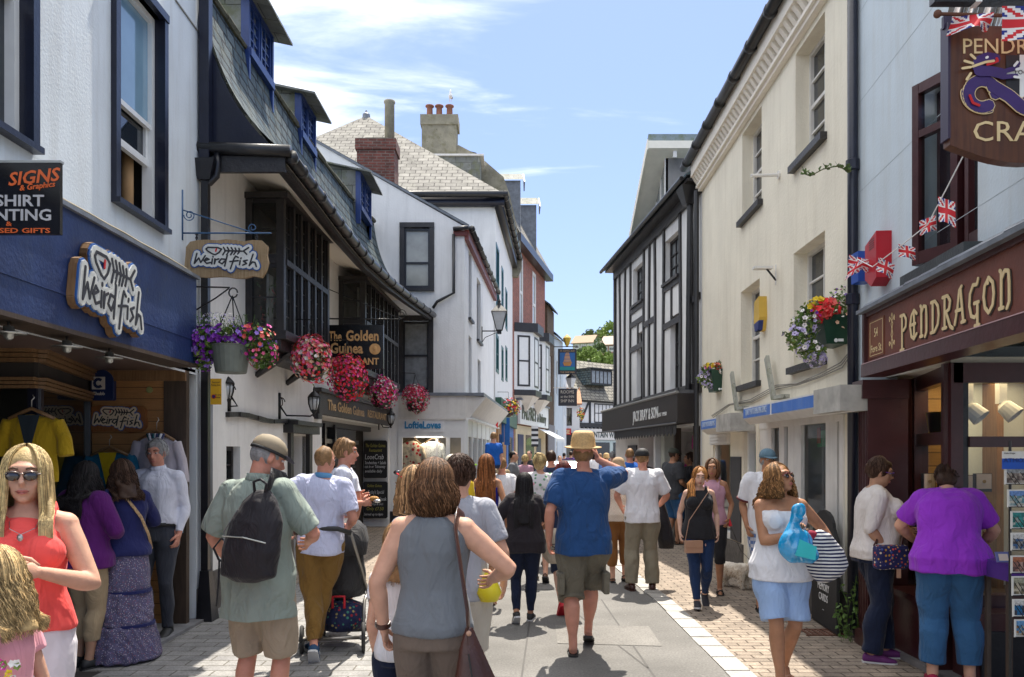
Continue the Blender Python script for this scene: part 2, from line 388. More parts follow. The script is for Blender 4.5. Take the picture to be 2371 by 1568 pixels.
WPNT = M('white_gloss_paint', (.78,.79,.78), .4, var=.05, bump=.15)
PANE = M('dark_pane', (.015,.02,.025), .04, var=0, spec=.9)
PANEB = M('blind_pane', (.36,.37,.34), .1, var=.15, vs=5, spec=.7)
PANEC = M('curtain_pane', (.25,.27,.28), .06, var=.3, vs=7, spec=.8)
GLASS = glassM()
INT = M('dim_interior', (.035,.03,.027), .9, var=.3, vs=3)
SLATE = M('wet_blue_slate', (.05,.085,.105), .7, spec=.18, kind='slate', col2=(.11,.14,.15), mort=(.008,.01,.013), bw=.27, bh=.17, ms=.02, bump=.6, var=.35, vs=5, lichen=(.16,.17,.13), la=.35)
SLATEP = M('sunbleached_slate', (.20,.19,.17), .8, spec=.2, kind='slate', col2=(.29,.275,.245), mort=(.06,.055,.05), bw=.36, bh=.24, ms=.016, bump=.7, var=.3, vs=3, lichen=(.33,.32,.27), la=.4)
SLATEG = M('lichen_cheek_slate', (.17,.18,.165), .8, kind='slate', col2=(.25,.255,.23), mort=(.05,.05,.045), bw=.46, bh=.32, ms=.006, bump=.5, var=.3, vs=4, lichen=(.13,.14,.06), la=.6)
SLATEW = M('far_weathered_slate', (.24,.22,.18), .8, kind='slate', col2=(.36,.33,.26), mort=(.06,.055,.045), bw=.45, bh=.3, ms=.03, bump=.5, var=.3)
BRICK = M('red_brick', (.34,.095,.06), .85, kind='brick', col2=(.24,.07,.05), mort=(.30,.24,.20), bw=.225, bh=.075, ms=.008, bump=.5, var=.25)
BRICKD = M('dark_chimney_brick', (.20,.06,.045), .9, kind='brick', col2=(.12,.045,.035), mort=(.18,.14,.12), bw=.225, bh=.075, ms=.01, bump=.8, var=.35)
BRKB = M('brown_brick', (.13,.085,.05), .9, kind='brick', col2=(.10,.065,.04), mort=(.09,.07,.05), bw=.225, bh=.075, ms=.008, bump=.5, var=.3)
CEM = M('lichened_cement', (.25,.235,.18), .95, var=.25, vs=3, bump=.8, bs=18, lichen=(.16,.15,.09), la=.7)
STONE = M('rubble_plinth', (.12,.11,.10), .9, var=.4, vs=9, bump=1, bs=14)
TERRA = M('terracotta', (.26,.11,.07), .8, var=.25, bump=.4)
LEAD = M('lead_flashing', (.16,.18,.21), .5, var=.3, bump=.3, bs=12)
OAK = M('varnished_board', (.46,.23,.085), .5, kind='plank', col2=(.38,.19,.07), bh=.11, ms=.003, bump=.3)
OAKD = M('dark_jamb_wood', (.075,.05,.035), .6, kind='wood')
OAKM = M('moulded_oak', (.26,.15,.07), .5, kind='wood', col2=(.16,.085,.035))
MAH = M('oxblood_paint', (.055,.016,.018), .3, var=.2, bump=.15, bs=25)
MAHS = M('sign_brown_board', (.15,.042,.025), .45, var=.25, vs=4, bump=.15, bs=40, streak=.2, dirt=(.1,.03,.02))
GOLD = M('cream_gold_lettering', (.70,.55,.30), .5, var=.1)
GOLDP = M('dull_gold_lettering', (.50,.33,.17), .5, var=.15)
IRON = M('wrought_iron', (.012,.012,.013), .45, metal=.2, var=.2, bump=.3)
RED = M('red_paint', (.52,.015,.018), .4, var=.1)
SILV = M('pewter', (.45,.46,.44), .3, metal=.8, var=.15)
CHALK = M('chalk_black', (.016,.016,.017), .75, var=.35, vs=4)
CHW = M('chalk_white', (.70,.70,.70), .9, var=.1)
CHY = M('chalk_yellow', (.45,.40,.08), .9, var=.1)
def zy(py, y): return CH+(HY-py)/FOC*y
# ================================================================ ground
def sheet(name, pts, z, mat, th=.0):
 mb = MB(); mb.add([(x, y, z) for x, y in pts], [tuple(range(len(pts)))], mat)
 if th: mb.prism([(x, y, z-.002) for x, y in pts], (0,0,-th), mat, back=False)
 return tag(mb.build(name), kind='structure')
ASPH = M('worn_asphalt', (.185,.178,.167), .9, var=.24, vs=1.3, bump=.6, bs=220, fine=55, gum=.55)
SETT = M('grey_block_paving', (.30,.292,.28), .85, kind='pave', col2=(.235,.23,.228), mort=(.12,.11,.09), bw=.3, bh=.15, ms=.007, bump=.45, var=.25, fine=60, gum=.5)
BEIG = M('beige_brick_paving', (.35,.285,.225), .9, kind='pave', col2=(.27,.22,.175), mort=(.10,.075,.055), bw=.21, bh=.105, ms=.008, bump=.55, var=.28, fine=60, gum=.45)
KERB = M('pale_granite', (.42,.40,.37), .8, var=.25, vs=5, bump=.5, bs=70, fine=90)
gm = MB(); gm.add([(-300,-20,-.012),(300,-20,-.012),(300,130,-.012),(-300,130,-.012)], [(0,1,2,3)], M('dull_ground', (.2,.19,.17), .9)); tag(gm.build('ground'), kind='structure')
def kx(y): return 1.62+.0045*(9-y)**1 if y < 9 else 1.62-.045*(y-9)
kp = [(kx(y), y) for y in (1, 4, 6.5, 9, 12, 16, 21, 28)]
sheet('road', [(-.95,1),(kp[0][0],1)]+kp[1:]+[(2.6,45),(4.6,56),(1.8,56),(-.4,34),(-.95,18),(-.95,9)], 0, ASPH)
rd = MB()
for (a, b) in (((-.02,4.2),(.28,9.9)),((.62,8.6),(1.06,6.2)),((.62,8.6),(.9,11.5)),((-.9,9.95),(.7,9.7)),((1.08,5.2),(1.02,9.1))):
 t = unit((b[0]-a[0], b[1]-a[1], 0)); n = V3((-t.y, t.x, 0))*.008
 rd.add([V3((*a, .003))+n, V3((*a, .003))-n, V3((*b, .003))-n, V3((*b, .003))+n], [(0,1,2,3)], M('tar_joint', (.09,.085,.08), .8))
tag(rd.build('tar_joints'), kind='structure')
for pts_, cc in (([(-.6,5.0),(.5,4.9),(.55,5.9),(-.55,6.0)], (.15,.145,.14)), ([(.4,7.0),(1.3,6.9),(1.32,7.7),(.42,7.75)], (.215,.205,.19)), ([(-.5,11.5),(.6,11.4),(.62,13.6),(-.48,13.7)], (.155,.15,.142))):
 sheet('road_patch', pts_, .004, M('patched_asphalt_%d' % int(cc[0]*999), cc, .9, var=.2, vs=2, bump=.6, bs=200, fine=60, gum=.4))
sheet('left_pavement', [(-.95,1),(-.95,10.2),(-3.3,10.2),(-3.3,1)], .002, SETT)
sheet('left_paving_strip', [(-.95,10.21),(-.95,18),(-.9,20),(-3.7,20),(-3.7,10.21)], .002, BEIG)
sheet('left_far_pavement', [(-.9,20.01),(-.4,34),(1.8,56),(.6,56),(-1.2,30),(-3,20.01)], .003, SETT)
sheet('right_pavement', [(kp[0][0]+.2,1)]+[(x+.2, y) for x, y in kp[1:]]+[(2.9,45),(4.8,56),(9,56),(3.3,21),(3.5,13.7),(3.45,7),(3.2,1)], .003, BEIG)
kb = MB(); y = 3.0
while y < 27:
 l = random.uniform(.32, .42); x = kx(y+l/2); w = .2
 z = random.uniform(.008, .014); x0, x1 = x+random.uniform(-.008,.008), x+w-.004
 xa, xb = kx(y)-x, kx(y+l)-x
 kb.hexa([(x0+xa,y+.008,-.02),(x1+xa,y+.008,-.02),(x1+xb,y+l-.008,-.02),(x0+xb,y+l-.008,-.02),(x0+xa,y+.012,z),(x1+xa,y+.012,z),(x1+xb,y+l-.012,z),(x0+xb,y+l-.012,z)], KERB); y += l
tag(kb.build('kerb'), kind='structure')
dr = MB()
for k in range(7): dr.box(2.72+k*.05, 2.75+k*.05, 7.3, 7.52, .004, .012, M('rusty_iron', (.12,.05,.03), .8))
dr.box(2.69, 3.05, 7.28, 7.295, .004, .014, MATS['rusty_iron']); dr.box(2.69, 3.05, 7.525, 7.54, .004, .014, MATS['rusty_iron'])
tag(dr.build('drain_grate', loc=(2.87,7.4,0)), 'rusty iron drain grate in brick paving by the cream wall', 'drain grate')
# ================================================================ generic closed shell behind a facade
def shell(mb, fr, s0, s1, z1, dep, mat, top=True, z0=0, sides=(1,1)):
 P = fr.p
 if sides[0]: mb.quad(P(s0,z0,-dep), P(s0,z0), P(s0,z1), P(s0,z1,-dep), mat)
 if sides[1]: mb.quad(P(s1,z0), P(s1,z0,-dep), P(s1,z1,-dep), P(s1,z1), mat)
 mb.quad(P(s1,z0,-dep), P(s0,z0,-dep), P(s0,z1,-dep), P(s1,z1,-dep), mat)
 if top: mb.quad(P(s0,z1), P(s1,z1), P(s1,z1,-dep), P(s0,z1,-dep), mat)
def px_rect(fr, pl, yt, pr, yb, yt_at='r', yb_at='r', o=0):
 s0 = fr.hit(pl, 500, o)[0]; s1 = fr.hit(pr, 500, o)[0]
 zt = fr.hit(pr if yt_at == 'r' else pl, yt, o)[1]; zb = fr.hit(pr if yb_at == 'r' else pl, yb, o)[1]
 return s0, s1, zb, zt
def pipe(name, pts, r, label, group=None, parent=None, brackets=(), mat=None):
 mb = MB(); mb.tube(pts, r, mat or GUT, 10)
 for z in brackets:
  p = V3(pts[0]); q = V3(pts[-1]); k = (z-p.z)/((q.z-p.z) or 1); c = p+(q-p)*k
  mb.lathe([(r*1.25,-.03),(r*1.3,-.028),(r*1.3,.028),(r*1.25,.03)], c, mat or GUT, 10)
 o = mb.build(name, parent, loc=None if parent else pts[0], smooth=True)
 return o if parent else tag(o, label, 'drainpipe', group)
# ================================================================ LEFT 1: white building with the blue fascia shop
WF = Fr((-3.14, .5), (-3.14, 8.1))
b1 = thing('shop_building', 'white rendered building with tall sash windows above a blue shop front', 'building', (-3.14, 4.3, 0))
w2 = px_rect(WF, 262, 60, 375, 525); w2 = (w2[0], w2[1], WF.hit(367,525)[1], WF.hit(382,60)[1])
w1 = (w2[0]-2.35, WF.hit(70,300)[0], WF.hit(68,338)[1], w2[3])
mb = MB()
wall(WF, mb, 0, 7.6, 2.45, 8.2, [w1, w2], WHT, .12)
shell(mb, WF, 0, 7.6, 8.2, 5, WHT, z0=2.45)
WF.box(mb, 7.42, 7.6, 0, 2.45, -.3, 0, WHT)                       # pier beside the porch
mb.build('wall', b1)
mb = MB(); WF.box(mb, 7.42, 7.6, 0, .32, 0, .02, STONE); mb.build('plinth', b1)
def archi(fr, par, h, w, mat, o=.045, name='architrave', bottom=True):
 mb = MB(); s0, s1, z0, z1 = h[:4]
 fr.box(mb, s0-w*.5, s0+w*.5, z0, z1, -.05, o, mat); fr.box(mb, s1-w*.5, s1+w*.5, z0, z1, -.05, o, mat); fr.box(mb, s0-w*.5, s1+w*.5, z1, z1+w, -.05, o+.01, mat)
 if bottom: fr.box(mb, s0-w*.5, s1+w*.5, z0-w*.6, z0, -.05, o+.03, mat)
 return mb.build(name, par)
for h, opn in ((w1, False), (w2, True)):
 fr_ = window(WF, b1, h[0]+.03, h[1]-.03, h[2], h[3], -.05, WPNT, None, fw=.055, depth=.09)
 archi(WF, fr_, h, .07, NAVY)
 H = h[3]-h[2]; g = MB()
 mid = h[2]+H*(.47 if opn else .5); low = h[2]+H*(.30 if opn else 0)
 a, b_ = h[0]+.085, h[1]-.085
 WF.box(g, a, b_, mid-.022, mid+.022, -.1, -.06, WPNT)
 if opn: WF.box(g, a, b_, low-.03, low+.03, -.13, -.085, WPNT); WF.box(g, a, a+.035, low+.03, mid, -.13, -.09, WPNT); WF.box(g, b_-.035, b_, low+.03, mid, -.13, -.09, WPNT)
 g.build('sash', fr_)
 g = MB(); g.quad(WF.p(a,mid,-.09), WF.p(b_,mid,-.09), WF.p(b_,h[3]-.055,-.09), WF.p(a,h[3]-.055,-.09), M('sky_reflection_pane', (.22,.36,.47), .06, var=.12, vs=2, spec=.9) if opn else PANEC)  # upper pane of the open sash: sky reflection painted into its blue base colour
 g.quad(WF.p(a,low,-.115), WF.p(b_,low,-.115), WF.p(b_,mid,-.115), WF.p(a,mid,-.115), PANE); g.build('pane', fr_)
 if opn:
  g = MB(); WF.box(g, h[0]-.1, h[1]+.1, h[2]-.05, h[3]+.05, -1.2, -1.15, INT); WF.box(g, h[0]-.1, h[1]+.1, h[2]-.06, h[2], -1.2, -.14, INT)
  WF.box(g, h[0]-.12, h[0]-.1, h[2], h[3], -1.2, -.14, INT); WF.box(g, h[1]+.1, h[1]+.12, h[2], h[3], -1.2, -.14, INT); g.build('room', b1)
  g = MB(); p = WF.p(b_-.1, h[2]+.03, -.22); g.tube([p, p+V3((0,0,.62))], .05, M('cardboard', (.50,.30,.14), .8), 14); tag(g.build('cardboard_tube', loc=p, smooth=True), 'brown cardboard tube standing inside the open sash window', 'tube')
  g = MB(); WF.box(g, a+.05, a+.32, h[2]+.01, h[2]+.3, -.5, -.3, M('grey_box', (.25,.26,.28), .6)); WF.box(g, a+.08, a+.29, h[2]+.3, h[2]+.33, -.48, -.32, MATS['grey_box']); tag(g.build('office_box', loc=WF.p(a+.2,h[2]+.01,-.4), bevel=.01), 'grey box lying on the sill inside the open window', 'box')
mb = MB(); c0 = WF.hit(405,0); c1 = WF.hit(489,140)
WF.bar(mb, c0[0], c0[1], c1[0], c0[1]-.02, .012, 0, .012, M('old_cable', (.25,.24,.22), .8)); mb.build('old_cable', b1)
FZ0, FZ1 = 2.49, 3.27
mb = MB(); fs1 = WF.hit(455,700,.24)[0]
WF.box(mb, 0, fs1, FZ0, FZ1, 0, .24, BLUEP); WF.box(mb, 0, fs1, FZ0-.03, FZ0, -.05, .25, OAKD); WF.box(mb, 0, fs1+.01, FZ1, FZ1+.03, 0, .27, LEAD)
WF.box(mb, 0, fs1, FZ0+.21, FZ0+.222, .24, .246, BLUEP)
mb.build('fascia', b1)
mb = MB()
pts = [V3((-3.1+.0+random.uniform(-.02,.02)*0, .5+i*.25, FZ1+.05+random.uniform(0,.012))) for i in range(28)]
mb.tube([p+V3((.18,0,0)) for p in pts], .012, M('old_rope', (.2,.17,.12), .9), 5); mb.build('cable', b1)
mb = MB(); mb.box(-5, -3.14, .5, 7.9, FZ0-.02, FZ0+.01, M('porch_ceiling', (.12,.085,.08), .4)); mb.build('porch_ceiling', b1)
PW = Fr((-4.2, 7.7), (-3.14, 7.7))
mb = MB(); PW.box(mb, 0, .84, 0, FZ0-.02, -.05, 0, OAK); mb.build('boarded_wall', b1)
mb = MB(); PW.box(mb, .84, 1.06, 0, FZ0-.02, -.05, .02, OAKD); PW.box(mb, 0, 1.06, FZ0-.12, FZ0-.02, .02, .05, OAKM); mb.build('door_jamb', b1)
mb = MB(); mb.box(-4.3,-3.05,6.9,8.0,.004,.03, M('porch_step', (.20,.20,.21), .8, var=.3)); mb.build('step', b1)
def mould(mb, a, b, z, h, t):     # two fluted mouldings between ground points
 f = Fr(a, b)
 for k in range(3): f.box(mb, 0, f.L, z+k*h/3, z+(k+1)*h/3-.006, -.02, t*(1+.25*k), OAKM)
D0, D1, D2 = (-5.2, 6.1), (-3.63, 6.1), (-4.08, 7.7)
mb = MB()
for (a, b) in ((D0, D1), (D1, D2)):
 f = Fr(a, b); mould(mb, a, b, 2.37, .11, .05)
 mould(mb, a, b, 2.17, .09, .04)
 f.box(mb, 0, f.L, 2.26, 2.37, -.03, .0, INT); f.box(mb, 0, f.L, .0, .55, -.03, .02, OAKD)
 f.box(mb, 0, f.L, .55, .60, -.03, .03, NAVY); f.box(mb, f.L-.07, f.L, .6, 2.17, -.03, .02, NAVY); f.box(mb, 0, .07, .6, 2.17, -.03, .021, NAVY)
mb.build('display_frame', b1)
mb = MB()
for (a, b) in ((D0, D1), (D1, D2)):
 f = Fr(a, b); mb.quad(f.p(.07,.6,-.01), f.p(f.L-.07,.6,-.01), f.p(f.L-.07,2.17,-.01), f.p(.07,2.17,-.01), GLASS)
mb.build('display_pane', b1)
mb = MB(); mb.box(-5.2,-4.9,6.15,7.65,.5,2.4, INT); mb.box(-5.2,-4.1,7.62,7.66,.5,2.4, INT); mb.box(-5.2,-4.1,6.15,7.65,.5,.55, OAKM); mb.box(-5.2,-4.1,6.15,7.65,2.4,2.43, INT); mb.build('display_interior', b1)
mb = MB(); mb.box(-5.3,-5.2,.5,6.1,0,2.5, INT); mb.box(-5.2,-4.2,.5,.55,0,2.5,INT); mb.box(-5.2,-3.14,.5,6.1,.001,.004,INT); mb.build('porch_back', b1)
for i, (px, py) in enumerate(((20,768),(155,800),(253,826))):
 z = 2.40; yy = (z-CH)*FOC/(HY-py); x = W(px, yy); mb = MB()
 mb.tube([(x,yy,z+.07),(x,yy,z+.02)], .008, IRON, 6); mb.lathe([(.012,.035),(.03,.03),(.032,.0),(.095,-.008),(.097,-.012),(.03,-.012),(.025,-.04),(.008,-.052)], (x,yy,z), SILV, 18)
 l = tag(mb.build('ceiling_lamp', loc=(x,yy,z+.07), smooth=True), ['small metal disc lamp nearest the photo edge under the blue fascia', 'middle small metal disc lamp under the blue fascia', 'metal disc lamp above the round blue alarm box'][i], 'lamp', 'disc lamps under the blue fascia')
FISH = [[(.20,.86),(.23,.93),(.38,.92),(.44,.85),(.40,.70),(.34,.60),(.30,.64),(.22,.78),(.20,.86)],
  [(.47,.93),(.50,.78),(.46,.60)],[(.53,.93),(.56,.78),(.52,.60)],[(.59,.92),(.62,.77),(.58,.60)],[(.65,.90),(.67,.77),(.63,.61)],[(.71,.88),(.72,.76),(.69,.63)],
  [(.49,.78),(.76,.76)],[(.86,.92),(.78,.77),(.83,.62)]]
WORD = [[(.06,.66),(.02,.22),(.09,.46),(.12,.26),(.19,.56)],[(.18,.34),(.25,.40),(.21,.46),(.17,.34),(.21,.22),(.27,.26)],[(.30,.42),(.29,.20)],[(.31,.50),(.31,.53)],[(.34,.42),(.33,.20),(.35,.38),(.40,.42)],[(.50,.40),(.44,.42),(.40,.28),(.45,.20),(.50,.34)],[(.53,.58),(.49,.10)],
  [(.70,.48),(.66,.54),(.63,.40),(.58,-.02)],[(.57,.30),(.70,.34)],[(.73,.34),(.72,.16)],[(.74,.42),(.745,.46)],[(.84,.36),(.78,.32),(.83,.22),(.77,.14)],[(.93,.62),(.87,.12),(.92,.28),(.96,.26),(.98,.08)]]
BLU = M('logo_blue', (.02,.10,.34), .5, var=.15); PALE = M('logo_pale', (.62,.63,.60), .4, var=.12, vs=20, bump=.3, bs=40); INK = M('logo_black', (.02,.02,.025), .5)
def logo(fr, par, s, z, sx, sy, o, pale, dep=.012, bw=.19, pw=.135, kw=.024):
 k = sx
 mb = MB(); strokes(fr, mb, FISH+WORD, s, z, sx, sy, bw*k*.72, BLU, o, dep); mb.build('logo_rim', par)
 mb = MB(); strokes(fr, mb, FISH+WORD, s, z, sx, sy, pw*k*.78, pale, o+dep, dep); mb.build('logo_band', par)
 mb = MB(); strokes(fr, mb, FISH+WORD, s, z, sx, sy, kw*k, INK, o+2*dep, dep*.5); strokes(fr, mb, [[(.36,.86),(.35,.76)]], s, z, sx, sy, kw*k, RED, o+2*dep, dep*.5); mb.build('logo_linework', par)
fs = thing('shop_sign', 'large cut-out sign with fish skeleton and lettering fixed on the blue fascia', 'shop sign', WF.p(5.2, 2.6, .25))
q0 = WF.hit(172,700,.3)[0]; q1 = WF.hit(330,700,.3)[0]; SW = q1-q0
mb = MB(); strokes(WF, mb, FISH+WORD, q0+.05*SW, 2.58, SW*.9, .50, .19*SW*.72, OAKM, .245, .05); mb.build('backing_board', fs)
logo(WF, fs, q0+.05*SW, 2.58, SW*.9, .50, .296, PALE, .01)
def plank_outline(fr, s0, s1, z0, z1, n=9, j=.014, seed=3):
 rr = random.Random(seed); pts = []
 for i in range(n): pts.append((s0+(s1-s0)*(.06+.88*i/(n-1)), z0+rr.uniform(-j, j)))
 for i in range(4): pts.append((s1+rr.uniform(-j, j), z0+(z1-z0)*(.18+.22*i)))
 for i in range(n): pts.append((s1-(s1-s0)*(.06+.88*i/(n-1)), z1+rr.uniform(-j, j)))
 for i in range(4): pts.append((s0+rr.uniform(-j, j), z1-(z1-z0)*(.18+.22*i)))
 return pts
DRIFT = M('driftwood', (.36,.26,.15), .8, kind='wood', col2=(.24,.16,.08), bump=.5)
HS = Fr((-3.3, 7.58), (-2.0, 7.58))
hs = thing('hanging_sign', 'driftwood board with fish skeleton and lettering hanging from the blue bracket', 'hanging sign', (-2.7, 7.58, 3.34))
a0 = HS.hit(431,600)[0]; a1 = HS.hit(619,600)[0]; zb, zt = HS.hit(500,642)[1], HS.hit(500,558)[1]
mb = MB(); mb.prism([HS.p(q, z, .02) for q, z in plank_outline(HS, a0, a1, zb, zt)], HS.n*-.045, DRIFT); mb.build('board', hs)
logo(HS, hs, a0+.08, zb+.075, (a1-a0)-.16, (zt-zb)-.13, .021, PALE, .006)
mb = MB()
for q in (a0+.1, a1-.1):
 for k in range(4): mb.lathe([(.012,-.004),(.016,0),(.012,.004)], HS.p(q, zt+.01+k*.018, 0), IRON, 6, ax=(0,1,0) if k%2 else (1,0,0))
mb.build('chain', hs)
BB = M('blue_iron', (.03,.10,.22), .4, var=.2)
br = thing('sign_bracket', 'blue iron bracket with scrolls on the white corner wall', 'bracket', (-3.13, 7.58, 3.68))
def scroll(c, r0, turns, fr, sgn=1, n=26, st=0):
 return [fr.p(c[0]+math.cos(st+sgn*2*math.pi*turns*i/n)*r0*(1-.75*i/n), c[1]+math.sin(st+sgn*2*math.pi*turns*i/n)*r0*(1-.75*i/n), 0) for i in range(n+1)]
mb = MB(); sx0 = HS.hit(422,500)[0]; zt2 = HS.hit(422,440)[1]; zb2 = HS.hit(422,556)[1]; zh = HS.hit(422,540)[1]; sx1 = HS.hit(628,540)[0]
mb.tube([HS.p(sx0,zb2), HS.p(sx0,zt2)], .011, BB, 8); mb.tube([HS.p(sx0,zh), HS.p(sx1,zh)], .008, BB, 8); mb.tube([HS.p(sx0,HS.hit(422,486)[1]), HS.p(HS.hit(578,536)[0], zh+.015)], .006, BB, 8)
mb.build('bracket_bars', br, smooth=True)
mb = MB(); mb.tube(scroll((sx0+.07, zh+.17), .055, 1.6, HS, 1, st=math.pi), .005, BB, 6); mb.tube(scroll((HS.hit(585,540)[0], zh+.05), .045, 1.4, HS, -1, st=-1.5), .005, BB, 6); mb.build('bracket_scroll', br, smooth=True)
pq = thing('wall_plaque', 'brown wooden plaque with fish lettering screwed to the boarded porch wall', 'plaque', (-3.8, 7.69, 2.0))
a0, z1_ = PW.hit(209,940); a1, z0_ = PW.hit(342,1000)
ORW = M('orange_stained_wood', (.30,.12,.035), .5, kind='wood', col2=(.20,.07,.02))
mb = MB(); mb.prism([PW.p(q, z, .03) for q, z in plank_outline(PW, a0, a1, z0_, z1_, j=.008, seed=5)], PW.n*-.028, ORW); mb.build('board', pq)
logo(PW, pq, a0+.05, z0_+.04, a1-a0-.1, z1_-z0_-.06, .03, M('logo_cream', (.70,.58,.42), .5), .004)
al = thing('alarm_box', 'dark blue alarm box with white letter C high on the boarded porch wall', 'alarm box', (-3.95, 7.69, 2.2))
a0, z1_ = PW.hit(216,858); a1, z0_ = PW.hit(270,928); c_ = (a0+a1)/2; rr = (a1-a0)/2
AB = M('alarm_blue', (.012,.03,.12), .35)
pts = [PW.p(a0,z0_+.01,.06), PW.p(a0+.01,z0_,.06), PW.p(a1-.01,z0_,.06), PW.p(a1,z0_+.01,.06)]+[PW.p(c_+math.cos(t)*rr, z1_-rr+math.sin(t)*rr, .06) for t in [i*math.pi/10 for i in range(11)]]
mb = MB(); mb.prism(pts, PW.n*-.058, AB); mb.build('box', al, bevel=.004)
mb = MB(); PW.box(mb, a0+.02, a0+.145, z0_+.105, z0_+.225, .06, .064, M('label_white', (.75,.72,.68), .5)); mb.build('badge', al)
mb = MB(); cc = (a0+.083, z0_+.165)
ring = [(cc[0]+math.cos(t)*.038, cc[1]+math.sin(t)*.038) for t in [R(42)+i*R(276)/14 for i in range(15)]]
for i in range(14): PW.bar(mb, *ring[i], *ring[i+1], .028, .064, .068, AB)
mb.build('letter', al)
text(PW, al, 'Chubb', a0+.083, z0_+.05, .045, MATS['label_white'], .061, .003, bold=.02)
mb = MB(); p = PW.p(PW.hit(347,903)[0], PW.hit(347,903)[1], 0); mb.lathe([(.03,0),(.032,.012),(.026,.02),(.0,.022)], p, M('faded_green', (.25,.27,.10), .6), 12, ax=(0,-1,0)); tag(mb.build('round_sticker', loc=p), 'small round green badge on the boarded wall', 'badge')
tp = thing('printing_sign', 'black sign with orange and grey words jutting out above the blue fascia', 'sign', (-2.6, 4.0, 2.77))
TP = Fr((-3.1, 4.0), (-2.0, 4.0)); a1, z1_ = TP.hit(142,379); _, z0_ = TP.hit(142,544); a0 = a1-.72
mb = MB(); TP.box(mb, a0, a1, z0_, z1_, -.012, .012, M('gloss_black_panel', (.012,.012,.013), .15)); TP.box(mb, a0-.02, a1+.004, z1_, z1_+.012, -.016, .014, SILV); mb.build('panel', tp)
mb = MB(); TP.box(mb, TP.hit(2,450)[0]-.006, TP.hit(2,450)[0], z1_-.13, z1_-.01, .012, .014, CHW); mb.build('white_rule', tp)
ORG = M('sign_orange', (.75,.14,.03), .4); GRY = M('sign_grey', (.52,.52,.53), .4)
def tpt(body, pl, pr, yb, h, mat, sh=0, rot=0, full=None):
 s0 = TP.hit(pl,yb)[0]; s1, z = TP.hit(pr,yb); w = s1-s0
 text(TP, tp, body, s1, z, h, mat, .013, .002, align='RIGHT', width=w, bold=.02, shear=sh, rot=rot)
u = 4.0/FOC
tpt('SIGNS', 18, 140, 420, 40*u*1.05, ORG, .25, R(6)); tpt('& Graphics', 48, 131, 434, 15*u*1.2, ORG, .25, R(7))
tpt('SHIRT', -6, 106, 479, 27*u*1.35, GRY); tpt('PRINTING', -62, 124, 512, 27*u*1.35, GRY); tpt('&', 17, 31, 525, 11*u*1.3, ORG); tpt('& PERSONALISED GIFTS', -155, 120, 541, 11*u*1.4, ORG)
# ================================================================ LEFT 2: Golden Guinea
GG = Fr((-3.2, 8.1), (-2.8, 18.3))
b2 = thing('restaurant_building', 'low white restaurant with black bay windows under a sagging slate roof', 'building', (-3.1, 13, 0))
def gsz(px, py, o=0): return GG.hit(px, py, o)
holes = []
wn_ = px_rect(GG, 524, 1010, 556, 1185)
holes.append((gsz(524,1000)[0], gsz(556,1000)[0], 1.0, 1.75))
door1 = (gsz(672,1000)[0], gsz(708,1000)[0], 0, 1.92, .25); holes.append(door1)
porch = (gsz(745,1000)[0], 10.0, 0, 2.25, .6); holes.append(porch)
bay1 = (gsz(568,600)[0], gsz(763,600,.46)[0]); bay2 = (gsz(784,700)[0], gsz(923,700,.46)[0])
mb = MB(); wall(GG, mb, 0, GG.L, 0, 5.4, holes, WHT2, .12)
shell(mb, GG, 0, GG.L, 5.4, 5, WHT2, sides=(0,1)); mb.build('wall', b2)
mb = MB(); GG.box(mb, 0, gsz(668,1000)[0], 0, .42, 0, .015, STONE); mb.build('plinth', b2)
window(GG, b2, *holes[0][:4], -.08, BLK, PANE, fw=.05, rows=4, cols=2, bar=.02)
mb = MB(); GG.box(mb, door1[0], door1[1], 0, 1.92, -.24, -.2, BLK2); GG.box(mb, door1[0]-.12, door1[0], 0, 1.95, -.05, .05, BLK); GG.box(mb, door1[1], door1[1]+.14, 0, 1.95, -.05, .06, BLK); GG.box(mb, door1[0]-.3, door1[1]+.25, 1.95, 2.06, -.05, .14, BLK); GG.box(mb, door1[0]-.25, door1[1]+.2, 2.06, 2.12, -.05, .19, BLK); mb.build('door', b2)
mb = MB(); l0 = gsz(522,952); l1 = gsz(690,987)
for i in range(9):
 t0, t1 = i/9, (i+1)/9; GG.bar(mb, l0[0]+(l1[0]-l0[0])*t0, 2.1+.02*math.sin(i), l0[0]+(l1[0]-l0[0])*t1, 2.1+.02*math.sin(i+1), .055, 0, .05+.01*(i%2), BLK)
mb.build('label_mould', b2)
mb = MB(); s0, s1 = porch[0], porch[1]
GG.box(mb, s0, s1, 0, 2.25, -.62, -.58, INT)
for q in (s0+.02, s0+.75, s0+1.5, s0+2.2): GG.box(mb, q, q+.09, 0, 2.2, -.5, -.36, BLK2)
GG.box(mb, s0, s1-1.2, 0, .8, -.5, -.44, BLK2); GG.box(mb, s0, s1-1.2, 1.85, 1.93, -.5, -.4, BLK2); GG.box(mb, s0, s1, 2.15, 2.25, -.5, -.4, BLK2); mb.build('entrance_screen', b2)
mb = MB(); mb.quad(GG.p(s0,.8,-.46), GG.p(s1-1.2,.8,-.46), GG.p(s1-1.2,2.15,-.46), GG.p(s0,2.15,-.46), GLASS); mb.build('entrance_pane', b2)
a0, z1_ = gsz(738,934,.06); a1, z0_ = gsz(902,985,.06)
mb = MB(); GG.box(mb, a0, a1, 2.28, 2.62, 0, .07, M('dark_stained_board', (.035,.028,.025), .5, var=.3, bump=.4)); GG.box(mb, a0-.05, a1+.05, 2.62, 2.68, 0, .12, BLK); GG.box(mb, a0-.05, a0+.16, 2.2, 2.28, 0, .07, BLK); mb.build('fascia', b2)
